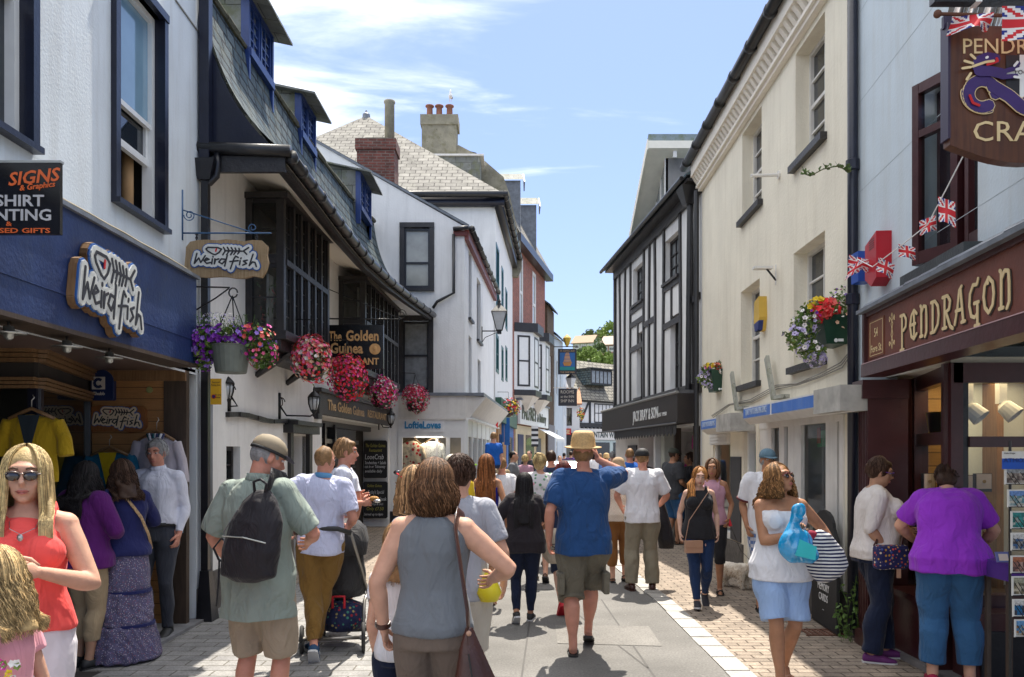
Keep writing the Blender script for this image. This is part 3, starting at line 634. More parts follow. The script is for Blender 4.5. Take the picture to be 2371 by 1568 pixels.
text(GG, b2, 'The Golden Guinea', a0+.45, 2.37, .23, GOLDP, .075, .006, align='LEFT', width=(a1-a0)*.46, bold=.02, name='fascia_lettering'); text(GG, b2, 'RESTAURANT', a0+.5+(a1-a0)*.5, 2.38, .2, GOLDP, .075, .006, align='LEFT', width=(a1-a0)*.33, bold=.015, name='fascia_lettering')
def bay(par, b, z0, z1, nlight, dep=.46):
 s0, s1 = b; bp = MB(); t = .09
 f = GG; P = f.p
 mb = MB()
 f.box(mb, s0-.03, s1+.03, z1, z1+.07, 0, dep+.05, BLK); f.box(mb, s0-.02, s1+.02, z0-.1, z0, 0, dep+.03, BLK)
 f.box(mb, s0+.01, s1-.01, z0-.22, z0-.1, 0, dep-.04, BLK); f.box(mb, s0+.03, s1-.03, z0-.30, z0-.22, 0, dep-.13, BLK)
 for q in (s0, s1-t): f.box(mb, q, q+t, z0, z1, dep-t, dep, BLK)
 f.box(mb, s0, s0+.06, z0, z1, 0, .08, BLK); f.box(mb, s1-.06, s1, z0, z1, 0, .08, BLK)
 zt = z0+(z1-z0)*.53
 f.box(mb, s0+t, s1-t, zt-.035, zt+.035, dep-.07, dep+.012, BLK)
 for q in (s0, s1-.05): f.box(mb, q, q+.05, zt-.03, zt+.03, .08, dep-t, BLK)
 n = nlight
 for i in range(1, n):
  q = s0+t+(s1-s0-2*t)*i/n; w = .035 if i != n//2 else .05
  f.box(mb, q-w, q+w, z0, zt-.035, dep-.07, dep+.005, BLK); f.box(mb, q-w, q+w, zt+.035, z1, dep-.07, dep+.005, BLK)
 m = mb.build('bay_window', par)
 mb = MB()   # lights with glazing bars
 for i in range(n):
  a = s0+t+(s1-s0-2*t)*i/n+.04; b_ = s0+t+(s1-s0-2*t)*(i+1)/n-.04
  for (c, d) in ((z0, zt-.035), (zt+.035, z1)):
   f.box(mb, a, a+.028, c, d, dep-.06, dep-.025, BLK); f.box(mb, b_-.028, b_, c, d, dep-.06, dep-.025, BLK)
   mq = (a+b_)/2; f.box(mb, mq-.007, mq+.007, c, d, dep-.055, dep-.035, BLK)
   for k in range(1, 4): h = c+(d-c)*k/4; f.box(mb, a, b_, h-.006, h+.006, dep-.055, dep-.036, BLK)
 for q in (s0+.02, s1-.05):     # side lights
  for (c, d) in ((z0, zt-.03), (zt+.03, z1)):
   f.box(mb, q, q+.03, c, c+.05, .08, dep-t, BLK); f.box(mb, q, q+.03, d-.05, d, .08, dep-t, BLK)
   h = (c+d)/2; f.box(mb, q+.005, q+.025, h-.008, h+.008, .08, dep-t, BLK)
 mb.build('casement', m)
 g = MB(); g.quad(P(s0+t,z0,dep-.045), P(s1-t,z0,dep-.045), P(s1-t,z1,dep-.045), P(s0+t,z1,dep-.045), GLASS)
 g.quad(P(s0+.035,z0,.08), P(s0+.035,z0,dep-t), P(s0+.035,z1,dep-t), P(s0+.035,z1,.08), GLASS); g.quad(P(s1-.035,z0,dep-t), P(s1-.035,z0,.08), P(s1-.035,z1,.08), P(s1-.035,z1,dep-t), GLASS); g.build('pane', m)
 g = MB(); g.quad(P(s0+.05,z0,.02), P(s1-.05,z0,.02), P(s1-.05,z1,.02), P(s0+.05,z1,.02), M('bay_room', (.20,.18,.16), .9, var=.5, vs=2)); f.box(g, s0+.05, s1-.05, z0, z0+.01, .02, dep-.1, M('bay_room', (.20,.18,.16), .9, var=.5, vs=2))
 for i in range(int((s1-s0)/.35)):
  q = s0+.15+i*.35; f.box(g, q, q+.16, z0+.01, z1-.02 if i%2 else z0+.7, .2, .23, M('muted_curtain', (.42,.40,.36), .9, var=.4))
 g.build('bay_interior', m)
bay(b2, bay1, 3.12, 4.68, 6); bay(b2, bay2, 3.12, 4.64, 8)
g = MB(); rr = random.Random(4)
for i in range(40):
 p = GG.p(bay1[0]+.12+rr.uniform(-.03,.05), 3.2+rr.uniform(0,.5), .12+rr.uniform(0,.2)); d = V3((rr.uniform(-1,1),rr.uniform(-1,1),rr.uniform(-.3,1)))*.05
 g.add([p, p+d, p+d*1.3+V3((.02,0,.02))], [(0,1,2)], M('houseplant_leaf', (.10,.16,.05), .6) if rr.random() < .7 else M('houseplant_bloom', (.45,.16,.15), .7))
tag(g.build('potted_plant', loc=GG.p(bay1[0]+.12,3.13,.2)), 'leafy plant with pink blooms inside the nearer black bay window', 'plant')
for i, px in enumerate((628, 690)):
 s_, z_ = gsz(px, 870); mb = MB(); q = bay1[0]+.35+i*1.15
 P = [GG.p(q, 2.62, .0), GG.p(q, 2.72, .13), GG.p(q, 2.74, .2), GG.p(q, 2.9, .42)]
 mb.tube(P, [.035,.05,.03,.04], BLK, 6); mb.build('bracket', b2)
EV = [(8.05,-2.28,4.66),(9.1,-2.235,4.60),(10.3,-2.18,4.51),(11.6,-2.125,4.47),(13.3,-2.05,4.52),(15.5,-1.95,4.64),(18.2,-1.83,4.82)]
TP_ = [(8.05,6.42),(9.1,6.42),(10.3,6.43),(11.6,6.43),(13.3,6.50),(15.5,6.62),(18.2,6.92)]
mb = MB(); so = MB(); n = len(EV)
def lerp3(a, b, t): return tuple(a[i]+(b[i]-a[i])*t for i in range(len(a)))
E2 = [lerp3(EV[i], EV[i+1], k/3) for i in range(n-1) for k in range(3)]+[EV[-1]]
T2 = [lerp3(TP_[i], TP_[i+1], k/3) for i in range(n-1) for k in range(3)]+[TP_[-1]]
def roofp(i, t):
 y, x, z = E2[i]; zt = T2[i][1]; xt = -3.18+.0*y
 a, b, c = (1-t)**2, 2*t*(1-t), t*t
 return V3((x*a+(-3.02)*b+xt*c, y, z*a+(z+.52)*b+zt*c))
rows = 14
arc_ = [0]
for j in range(rows): arc_.append(arc_[-1]+(roofp(6,(j+1)/rows)-roofp(6,j/rows)).length)
for i in range(len(E2)-1):
 for j in range(rows):
  mb.fuv[len(mb.f)] = [(E2[i][0],arc_[j]),(E2[i+1][0],arc_[j]),(E2[i+1][0],arc_[j+1]),(E2[i][0],arc_[j+1])]
  mb.quad(roofp(i,j/rows)+V3((.02,0,.03)), roofp(i+1,j/rows)+V3((.02,0,.03)), roofp(i+1,(j+1)/rows)+V3((.02,0,.03)), roofp(i,(j+1)/rows)+V3((.02,0,.03)), SLATE)
 y, x, z = E2[i]; y2, x2, z2 = E2[i+1]; wx, wx2 = -3.22+.0392*(y-8.1), -3.22+.0392*(y2-8.1)
 for k in range(4):
  a, b_ = k/4, (k+1)/4; cv = lambda t: .42*math.sin(t*math.pi/2)
  so.quad((x+(wx-x)*a, y, z-.06+cv(a)), (x+(wx-x)*b_, y, z-.06+cv(b_)), (x2+(wx2-x2)*b_, y2, z2-.06+cv(b_)), (x2+(wx2-x2)*a, y2, z2-.06+cv(a)), CREAMD)
for i in range(len(E2)-1):
 a, b_ = roofp(i,1)+V3((.02,0,.03)), roofp(i+1,1)+V3((.02,0,.03)); mb.quad(a, b_, b_+V3((-3,0,1.3)), a+V3((-3,0,1.3)), SLATE)
r2 = mb.build('roof', b2)
so.build('soffit', b2)
mb = MB()    # black boarded gable cheek at the near end and its fascia
a = roofp(0,0); b_ = roofp(0,1); k = V3((0,-.02,0))
mb.prism([V3((a.x-.0,8.04,a.z-.02)), V3((-3.2,8.04,a.z-.02)), V3((-3.2,8.04,6.4)), ]+[roofp(0,t)+V3((0,-.01,.0)) for t in (.9,.8,.7,.6,.5,.4,.3,.2,.1)], (0,.05,0), NAVY)
mb.box(-3.25, -2.28, 8.0, 8.05, 4.5, 4.66, BLK); mb.build('gable_board', b2)
mb = MB(); mb.box(-3.22,-2.3,8.02,8.07,4.0,4.5,CREAMD)  # soffit end closing
mb = MB(); mb.add([(-3.2,8.06,4.5),(-2.35,8.06,4.52),(-3.2,8.06,4.95)], [(0,1,2)], CREAMD); mb.build('soffit_end', b2)
mb = MB()
gp = [V3((x+.05, y, z)) for y, x, z in E2]
mb.tube(gp, .062, GUT, 8); mb.tube([V3((-3.2,7.98,4.74)), V3((-2.22,7.98,4.70))], .062, GUT, 8)
for i in range(0, len(gp)-1):
 t = unit(gp[i+1]-gp[i]); mb.tube([gp[i]-t*.03, gp[i]+t*.03], .073, GUT, 8)
mb.build('gutter', b2, smooth=True)
mb = MB()
for i in range(len(E2)-1):
 y, x, z = E2[i]; y2, x2, z2 = E2[i+1]
 mb.hexa([(x-.06,y,z-.11),(x-.01,y,z-.11),(x2-.01,y2,z2-.11),(x2-.06,y2,z2-.11),(x-.06,y,z+.0),(x-.01,y,z+.0),(x2-.01,y2,z2+.0),(x2-.06,y2,z2+.0)], BLK)
 mb.hexa([(x-.14,y,z-.08),(x-.06,y,z-.10),(x2-.06,y2,z2-.10),(x2-.14,y2,z2-.08),(x-.14,y,z-.06),(x-.06,y,z-.08),(x2-.06,y2,z2-.08),(x2-.14,y2,z2-.06)], BLK)
mb.build('eaves_board', b2)
mb = MB()
for i in range(len(E2)-1):
 a, b_ = roofp(i,1), roofp(i+1,1); mb.tube([a+V3((.03,0,.05)), b_+V3((.03,0,.05))], .03+.01*(i%3), M('mossy_edge', (.10,.095,.06), .9, var=.4, bump=1, bs=30), 6)
mb.build('roof_edge', b2)
def dormer(par, y0, y1, zb, zt, xf=-3.12, dep=2.2):
 d = thing_part = None
 mb = MB(); t = .03
 for yy, sg in ((y0,-1),(y1,1)):
  a = [(xf-.02,yy,zb-.35),(xf-dep,yy,zb-.35),(xf-dep,yy,zt+.35),(xf-.02,yy,zt)]
  mb.prism(a if sg < 0 else a[::-1], (0,-sg*t,0), SLATEG)
 d = mb.build('dormer', par)
 f = Fr((xf, y0+t), (xf, y1-t)); n = 2
 window(f, d, 0, f.L/2-.02, zb+.08, zt-.06, .0, BLUEW, PANEC, fw=.045, rows=4, cols=2, bar=.022, name='dormer_window'); window(f, d, f.L/2+.02, f.L, zb+.08, zt-.06, .0, BLUEW, PANEC, fw=.045, rows=4, cols=2, bar=.022, name='dormer_window')
 mb = MB(); f.box(mb, -.03, f.L+.03, zb-.02, zb+.08, -.08, .04, BLUEW); f.box(mb, -.03, f.L+.03, zt-.06, zt, -.08, .03, BLUEW); f.box(mb, f.L/2-.02, f.L/2+.02, zb+.08, zt-.06, -.06, .012, BLUEW); f.box(mb, -.05, 0, zb-.3, zt, -.08, .02, BLUEW); f.box(mb, f.L, f.L+.05, zb-.3, zt, -.08, .02, BLUEW)
 mb.build('dormer_frame', d)
 mb = MB()
 for k in range(5):
  ya = y0-.12+(y1-y0+.24)*k/5; yb = ya+(y1-y0+.24)/5-.006
  mb.hexa([(xf+.24,ya,zt-.1+.01*(k%2)),(xf+.24,yb,zt-.1),(xf-dep,yb,zt+.42),(xf-dep,ya,zt+.42),(xf+.24,ya,zt-.07),(xf+.24,yb,zt-.07),(xf-dep,yb,zt+.45),(xf-dep,ya,zt+.45)], SLATEG)
 mb.build('dormer_roof', d); return d
dormer(b2, 9.42, 10.35, 6.40, 7.12); dormer(b2, 11.75, 12.6, 6.36, 7.02); dormer(b2, 15.8, 17.0, 6.52, 7.30, xf=-3.02)
dp = thing('drainpipe', 'black square rainwater pipe with hopper between the white shop and restaurant', 'drainpipe', (-3.08, 8.0, 0))
mb = MB(); x_, y_ = -3.07, 7.98
mb.box(x_-.05,x_+.05,y_-.05,y_+.05,4.62,8.0,NAVY); mb.box(x_-.035,x_+.035,y_-.035,y_+.035,.25,4.45,BLK2); mb.build('pipe', dp)
mb = MB(); mb.hexa([(x_-.06,y_-.06,4.4),(x_+.06,y_-.06,4.4),(x_+.06,y_+.06,4.4),(x_-.06,y_+.06,4.4),(x_-.12,y_-.1,4.6),(x_+.12,y_-.1,4.6),(x_+.12,y_+.1,4.6),(x_-.12,y_+.1,4.6)], BLK2); mb.build('hopper', dp)
mb = MB(); mb.tube([(-2.95,7.98,4.7),(-2.95,7.98,4.55),(-2.96,7.98,4.45),(-3.03,7.98,4.38),(-3.07,7.98,4.36)], .035, BLK2, 8); mb.build('swan_neck', dp, smooth=True)
mb = MB(); mb.hexa([(x_-.06,y_-.1,0),(x_+.1,y_-.1,0),(x_+.1,y_+.1,0),(x_-.06,y_+.1,0),(x_-.04,y_-.05,.5),(x_+.05,y_-.05,.5),(x_+.05,y_+.05,.5),(x_-.04,y_+.05,.5)], BLK2); mb.build('shoe', dp)
# ================================================================ LEFT 3: corner shop with pink-lettered window
b3 = thing('corner_shop_building', 'white corner building with sloping parapet and shop window of blouses', 'building', (-2.2, 18.3, 0))
LF = Fr((-5.0, 18.3), (-1.09, 18.3)); LS = Fr((-1.09, 18.3), (-.59, 25.7))
def lr(pl, yt, pr, yb): a = LF.hit(pl, yt); b = LF.hit(pr, yb); return (a[0], b[0], b[1], a[1])
h1 = lr(931,527,1000,668); h2 = lr(928,742,998,905); hs_ = lr(927,1009,1071,1190); zE = 6.87
mb = MB(); wall(LF, mb, 0, LF.L, 0, zE, [h1, h2, hs_], WHT2, .1)
zl = LF.hit(745,322)[1]
mb.add([LF.p(0,zE), LF.p(LF.L,zE), LF.p(0,LF.hit(755,327)[1]+.25)], [(0,1,2)], WHT2); shell(mb, LF, 0, LF.L, zE, 7.4, WHT2, sides=(1,0), top=False)
holesS = [px_rect(LS, 1093, 640, 1101, 742), px_rect(LS, 1104, 600, 1112, 800), px_rect(LS,1084,812,1090,915), px_rect(LS,1103,815,1110,920)]
holesS = []
for (pl, pr, yt, yb) in ((1085,1092,575,735),(1104,1113,640,785),(1085,1092,775,915),(1106,1113,830,930)):
 s0 = LS.hit(pl,yt)[0]; s1 = LS.hit(pr,yt)[0]; holesS.append((s0, s1, LS.hit(pl,yb)[1], LS.hit(pl,yt)[1]))
wall(LS, mb, 0, LS.L, 0, zE, holesS, WHT2, .12)
mb.build('wall', b3)
for h in holesS: window(LS, b3, *h, -.09, BLK2, PANEC, fw=.06, rows=2, sill=BLK)
for h, sa in ((h1, .42), (h2, .5)):
 archi(LF, b3, h, .11, BLK, .03, 'window_surround'); window(LF, b3, h[0]+.04, h[1]-.04, h[2]+.02, h[3]-.02, -.02, BLK2, PANEB if h is h1 else PANEC, fw=.05, sash=sa)
mb = MB(); p0 = LF.p(0, LF.hit(755,327)[1]+.25, .03); p1 = LF.p(LF.L+.1, zE-.02, .03); mb.prism([p0, p0+V3((0,0,.05)), p1+V3((0,0,.05)), p1], (0,.12,0), LEAD)
mb.prism([p0+V3((0,.03,.04)), p0+V3((0,7.3,.04)), p1+V3((.45,7.3,.0)), p1+V3((0,.03,.04))], (0,0,.03), SLATE); mb.build('roof', b3)
mb = MB(); LS.box(mb, -.02, LS.L, zE-.3, zE-.08, 0, .1, M('red_eaves_board', (.16,.03,.02), .5)); LF.box(mb, LF.hit(1050,540)[0], LF.L+.05, zE-.22, zE-.1, 0, .06, MATS['red_eaves_board']); mb.build('eaves_board', b3)
mb = MB(); mb.tube([LS.p(-.05,zE-.05,.17), LS.p(LS.L,zE-.05,.17)], .06, GUT, 8); mb.tube([LF.p(LF.hit(1050,540)[0],zE-.08,.1), LF.p(LF.L+.1,zE-.05,.12)], .05, GUT, 8)
for i in range(9): q = i*.9; mb.tube([LS.p(q,zE-.05,.17), LS.p(q+.06,zE-.05,.17)], .075, GUT, 8)
a = LF.hit(1051,545); c = LF.hit(1051,680); d = LF.hit(1003,700)
mb.tube([LF.p(a[0],a[1],.1), LF.p(c[0],c[1],.08), LF.p(d[0]+.1,d[1],.08), LF.p(d[0],d[1]-.15,.08)], .035, GUT, 8); mb.build('gutter', b3, smooth=True)
mb = MB(); LF.box(mb, 1.4, LF.L+.06, 2.98, 3.05, 0, .1, LEAD); LS.box(mb, -.05, LS.L, 2.98, 3.05, 0, .45, LEAD)
f0 = LF.hit(925,940)[0]
LF.box(mb, f0-.02, LF.L+.02, 2.5, 2.98, 0, .05, OFFW); LF.box(mb, f0-.03, LF.L+.04, 2.44, 2.5, 0, .09, OFFW); LF.box(mb, f0-.02, LF.L+.02, 2.02, 2.44, 0, .04, WPNT)
for q in (f0-.02, LF.hit(1033,1)[0], LF.L-.08): LF.box(mb, q, q+.09, 0.02, 2.02, -.05, .05, WPNT)
for px in (1009,): q = LF.hit(px,1)[0]; LF.box(mb, q, q+.05, .35, 2.0, -.05, .03, WPNT)
LF.box(mb, f0+.07, LF.L-.08, .02, .42, -.03, .03, WPNT)
mb.build('shopfront', b3)
mb = MB(); mb.prism([LS.p(0,3.0,0), LS.p(0,2.95,.5), LS.p(0,2.48,.12), LS.p(0,2.48,0)], LS.d*LS.L*.98, OFFW); LS.box(mb, 0, LS.L*.98, 2.44, 2.48, 0, .2, WPNT); mb.build('side_canopy', b3)
mb = MB()
for q in (0, .9, 2.0, 3.1, 4.2, 5.3, 6.4): LS.box(mb, q, q+.1, .02, 2.44, .0, .08, WPNT)
LS.box(mb, .1, LS.L*.97, .02, .45, 0, .05, WPNT); LS.box(mb, .1, LS.L*.97, 2.05, 2.44, .0, .06, WPNT); mb.build('side_shopfront', b3)
mb = MB(); mb.quad(LS.p(.1,.45,.03), LS.p(6.4,.45,.03), LS.p(6.4,2.05,.03), LS.p(.1,2.05,.03), PANEC); mb.quad(LF.p(hs_[0],.42,-.02), LF.p(hs_[1],.42,-.02), LF.p(hs_[1],2.02,-.02), LF.p(hs_[0],2.02,-.02), GLASS); mb.build('shop_pane', b3)
WARM = M('warm_interior', (.30,.24,.16), .8, var=.3, vs=2)
mb = MB(); LF.box(mb, hs_[0]-.1, hs_[1]+.1, .3, 2.1, -1.3, -1.25, WARM); LF.box(mb, hs_[0]-.1, hs_[1]+.1, .3, .42, -1.25, -.1, OAKM); LF.box(mb, hs_[0]-.12, hs_[0]-.1, .3, 2.1, -1.25, -.1, WARM); LF.box(mb, hs_[1]+.1, hs_[1]+.12, .3, 2.1, -1.25, -.1, WARM); mb.build('shop_interior', b3)
la = bpy.data.lights.new('window_light', 'AREA'); la.energy = 5; la.size = .6; la.color = (1,.85,.65); lo = bpy.data.objects.new('window_light', la); COL.objects.link(lo); lo.location = (-1.9, 18.42, 2.05)
ls_ = thing('shop_sign', 'white board with blue rounded lettering above the blouse window', 'shop sign', LF.p(LF.hit(980,985)[0], 2.1, .04))
a0, z1_ = LF.hit(931,967); a1, z0_ = LF.hit(1028,1001)
mb = MB(); LF.box(mb, a0, a1, z0_, z1_, .04, .06, M('sign_white', (.80,.80,.80), .35)); mb.build('board', ls_)
LB = M('sign_cyan', (.02,.25,.50), .4)
text(LF, ls_, 'LoftieLoves', (a0+a1)/2, z0_+.09, .22, LB, .062, .02, width=(a1-a0)*.86, bold=.035)
mb = MB(); c = (a0+(a1-a0)*.40, z1_-.035); mb.prism([LF.p(c[0], c[1]-.03, .075), LF.p(c[0]+.025, c[1], .075), LF.p(c[0]+.012, c[1]+.015, .075), LF.p(c[0], c[1]+.005, .075), LF.p(c[0]-.012, c[1]+.015, .075), LF.p(c[0]-.025, c[1], .075)], LF.n*-.015, M('pink_heart', (.7,.03,.1), .4)); mb.build('heart', ls_)
LFB = Fr((-5.0, 18.04), (-1.09, 18.04))
def board(px0, py0, px1, py1, label, rows_, fr=LFB, o=.02, rim=True, chamf=.03):
 a0, z1 = fr.hit(px0, py0); a1, z0 = fr.hit(px1, py1)
 t = thing('chalkboard', label, 'chalkboard', fr.p((a0+a1)/2, z0, o), 'chalk menu boards by the restaurant door')
 c = chamf; pts = [(a0+c,z0),(a1-c,z0),(a1,z0+c),(a1,z1-c),(a1-c,z1),(a0+c,z1),(a0,z1-c),(a0,z0+c)]
 mb = MB(); mb.prism([fr.p(*p, o+.03) for p in pts], fr.n*-.03, CHALK); mb.build('panel', t)
 for (txt, fx, fy, fw_, mat, fh) in rows_:
  text(fr, t, txt, a0+(a1-a0)*fx, z1-(z1-z0)*fy, (z1-z0)*fh, mat, o+.031, .002, width=(a1-a0)*fw_, shear=.15, name='chalk_writing')
 return t
board(843,1020,897,1107,'upper black chalkboard advertising crab sandwiches beside the restaurant door',[('The Golden Guinea',.5,.18,.84,CHY,.13),('Restaurant',.5,.3,.55,CHY,.12),('LooeCrab',.45,.50,.8,CHW,.19),('Sandwiches + Salads',.5,.63,.9,CHW,.12),('eat in or Takeaway',.48,.73,.88,CHW,.11),('available daily',.42,.85,.74,CHW,.11)])
board(842,1115,898,1200,'lower black chalkboard with the special of the day beside the restaurant door',[('Golden Guinea',.46,.15,.6,CHY,.11),("Today's Special",.52,.33,.66,CHW,.14),('6oz Rump Steak',.52,.52,.86,CHW,.14),('with chips & salad',.5,.64,.62,CHW,.09),('Only £7.50',.48,.78,.7,CHY,.13),('Served up to 6pm',.42,.92,.78,CHW,.1)])
mb = MB(); LF.box(mb, LF.hit(843,1)[0], LF.hit(925,1)[0], 0.01, .33, 0, .04, BLK2); mb.build('panel_board', b3)
ch = MB(); cx_, cy_ = W(876,21), 21; z0_, z1_ = 8.0, CH+(HY-333)/FOC*21
ch.box(cx_-.5, cx_+.48, cy_-.35, cy_+.35, 7.5, z1_-.28, BRICKD); ch.box(cx_-.54, cx_+.52, cy_-.39, cy_+.39, z1_-.28, z1_, BRICKD); ch.box(cx_-.3,cx_+.3,cy_-.25,cy_+.25,z1_,z1_+.07,CEM)
c3 = ch.build('chimney', b3); mb = MB(); mb.lathe([(.13,0),(.13,1.05),(.15,1.07),(.15,1.12),(.1,1.12),(.1,1.0)], (W(902,21),21,z1_), M('asbestos_flue', (.33,.31,.24), .9, var=.3, vs=4, bump=.3), 16); mb.build('chimney_pot', c3, smooth=True)
# ================================================================ LEFT 4: tall white building with pyramid roof
b4 = thing('tall_white_building', 'tall white building with pale pyramid slate roof and teal window frames', 'building', (-.3, 30, 0))
F4 = Fr((-10.5, 26.2), (-.55, 26.2)); S4 = Fr((-.55, 26.2), (.02, 34.6)); TEAL = M('teal_paint', (.015,.10,.11), .4)
mb = MB(); z4 = 10.1
wall(F4, mb, 0, F4.L, 0, z4, [], WHT2); hS = []
for (pl, pr, yt, yb) in ((1148,1155,560,735),(1161,1165,615,750),(1170,1174,665,760),(1148,1154,770,860),(1161,1165,800,880),(1170,1174,800,880)):
 s0, zt = S4.hit(pl,yt); s1 = S4.hit(pr,yt)[0]; zb = S4.hit(pl,yb)[1]; hS.append((s0, s1, zb, zt))
wall(S4, mb, 0, S4.L, 0, z4, hS, WHT2, .1); mb.quad(F4.p(0,0,-8.4), F4.p(0,0), F4.p(0,z4), F4.p(0,z4,-8.4), WHT2); mb.build('wall', b4)
for h in hS: window(S4, b4, *h, .02, TEAL, PANE, fw=.12, rows=2)
mb = MB(); ap = V3((W(848,30.5), 30.5, CH+(HY-268)/FOC*30.5)); e = .3
c = [V3((-10.8,25.9,z4)), V3((-.25,25.9,z4)), V3((.35,34.9,z4)), V3((-10.8,34.9,z4))]
for i in range(4): mb.add([c[i], c[(i+1)%4], ap], [(0,1,2)], SLATEP)
mb.add(c, [(3,2,1,0)], WHT); mb.build('roof', b4)
mb = MB(); mb.lathe([(.16,-.15),(.14,.05),(.05,.12),(.03,.2)], ap, LEAD, 8); mb.build('finial', b4)
mb = MB(); F4.box(mb, 0, F4.L+.3, z4-.35, z4-.1, 0, .22, NAVY); S4.box(mb, -.2, S4.L, z4-.45, z4-.1, 0, .22, BLK2); mb.tube([F4.p(0,z4-.03,.36), F4.p(F4.L+.42,z4-.03,.36)], .1, GUT, 8); mb.tube([S4.p(-.4,z4-.03,.34), S4.p(S4.L+.1,z4-.03,.34)], .1, GUT, 8)
for i in range(10): mb.tube([S4.p(i*.9,z4-.03,.34), S4.p(i*.9+.1,z4-.03,.34)], .12, GUT, 8)
mb.build('gutter', b4, smooth=True)
mb = MB(); S4.box(mb, 0, S4.L, 2.7, 3.5, 0, .2, M('green_shop_board', (.03,.10,.07), .5)); S4.box(mb, .3, 4, 0.1, 2.7, 0, .06, M('ochre_shopfront', (.35,.16,.05), .6)); S4.box(mb, 4.2, 8, .1, 2.7, 0, .07, M('bright_blue_board', (.01,.12,.42), .5)); S4.box(mb, .8, 2.2, .5, 2.3, .06, .08, PANE); S4.box(mb, 5, 7.2, .4, 2.3, .07, .09, PANE); mb.build('shopfront', b4)
mb = MB(); Y = 28
for (pa, pb, yt, yb, dy) in ((1150,1167,962,1024,0),(1167.5,1180,966,1030,.5)):
 x0, x1 = W(pa,Y), W(pb,Y); zt, zb = zy(yt,Y), zy(yb,Y); mb.prism([(x0,Y+dy,zt),(x1,Y+dy,zt),(x1,Y+dy,zb),(x0,Y+dy,zb)], (0,.05,0), MATS['bright_blue_board'])
mb.build('awning', b4)
# ================================================================ LEFT 5: brick building with two oriels
b5 = thing('brick_building', 'tall red brick building with white oriel windows above the bakery sign', 'building', (.9, 38, 0))
F5 = Fr((.02, 34.6), (1.76, 42.5)); z5 = 11.2
hB = []
for (pl, pr) in ((1203,1211),(1233,1241)):
 s0 = F5.hit(pl,600)[0]; s1 = F5.hit(pr,600)[0]; hB.append((s0, s1, 7.4, 10.6))
mb = MB(); wall(F5, mb, 0, F5.L, 0, z5, hB, BRICK, .15); shell(mb, F5, 0, F5.L, z5, 6, CEM, sides=(1,1)); mb.build('wall', b5)
for h in hB: window(F5, b5, *h, .0, OFFW, PANEB, fw=.16, sash=.5)
for h in hB:
 a = h[0]-1.3; b_ = a+2.5; mb = MB(); P = F5.p; d = .75; z0_, z1_ = 4.45, 7.0
 if a < .3: a, b_ = .35, 2.9
 oc = [(a,0),(a+.55,d),(b_-.55,d),(b_,0)]
 for i in range(3):
  mb.quad(P(oc[i][0],z0_,oc[i][1]), P(oc[i+1][0],z0_,oc[i+1][1]), P(oc[i+1][0],z1_,oc[i+1][1]), P(oc[i][0],z1_,oc[i][1]), WPNT)
 o5 = mb.build('oriel_window', b5)
 mb = MB(); mb.prism([P(x, z1_, o*1.25+.02) for x, o in oc][::-1], (0,0,.4), BLK); mb.prism([P(x, z0_-.25, o*1.12+.02) for x, o in oc][::-1], (0,0,.25), BLK); mb.build('cornice', o5)
 mb = MB(); mb.add([P(x, z0_-.25, o) for x, o in oc]+[P((a+b_)/2-.3, z0_-1.0, 0), P((a+b_)/2+.3, z0_-1.0, 0), P((a+b_)/2, z0_-.9, .3)], [(0,1,6,4),(1,2,6),(2,3,5,6),(4,6,5)], OFFW); mb.build('corbel', o5)
 for i in range(3):
  A = P(oc[i][0],0,oc[i][1]); B_ = P(oc[i+1][0],0,oc[i+1][1]); f = Fr((A.x,A.y),(B_.x,B_.y)); m_ = .16 if i != 1 else .25
  window(f, o5, m_, f.L-m_, z0_+.15, z1_-.15, .02, BLK, PANEC, fw=.08, sash=.5, name='sash_window')
mb = MB(); P = F5.p; t = 3.9
mb.add([P(-.1,z5,.35), P(F5.L+.3,z5,.35), P(F5.L+.3,z5+3.6,-1.6), P(-.1,z5+3.6,-1.6), P(-.1,z5+4.4,-4), P(F5.L+.3,z5+4.4,-4)], [(0,1,2,3),(3,2,5,4)], SLATEP); F5.box(mb, -.1, F5.L+.3, z5-.35, z5, 0, .4, GUT); mb.build('roof', b5)
mb = MB(); Y5 = 34.45
gp = [(968,600),(968,365),(1062,336),(1108,360),(1166,410),(1180,450),(1205,560),(1208,620),(1200,640),(1150,640)]
mb.prism([V3((W(a,Y5), Y5, zy(b,Y5))) for a, b in gp], (0,.35,0), CEM); mb.build('gable_parapet', b5)
mb = MB(); x0, x1 = W(977,Y5), W(1057,Y5); mb.box(x0, x1, Y5-.1, Y5+.9, zy(380,Y5), zy(291,Y5), CEM); mb.box(x0-.06, x1+.08, Y5-.16, Y5+.96, zy(291,Y5), zy(268,Y5), CEM)
cs = mb.build('chimney', b5)
for px in (995, 1017, 1041):
 mb = MB(); mb.lathe([(.16,0),(.135,.2),(.125,.5),(.15,.53),(.19,.55),(.19,.6),(.1,.6)], (W(px,Y5+.4), Y5+.4, zy(268,Y5)), TERRA, 12); mb.build('chimney_pot', cs, smooth=True)
mb = MB()
for (pa, pb, ya, yb, Y) in ((1010,1112,362,435,33.0),):
 x0, x1 = W(pa,Y), W(pb,Y); mb.box(x0, x1, Y, Y+1.2, zy(440,Y), zy(ya,Y), SLATEG); mb.box(x0-.1, x1+.15, Y-.08, Y+1.3, zy(ya,Y), zy(ya,Y)+.08, OFFW)
mb.build('rear_dormer', b4)
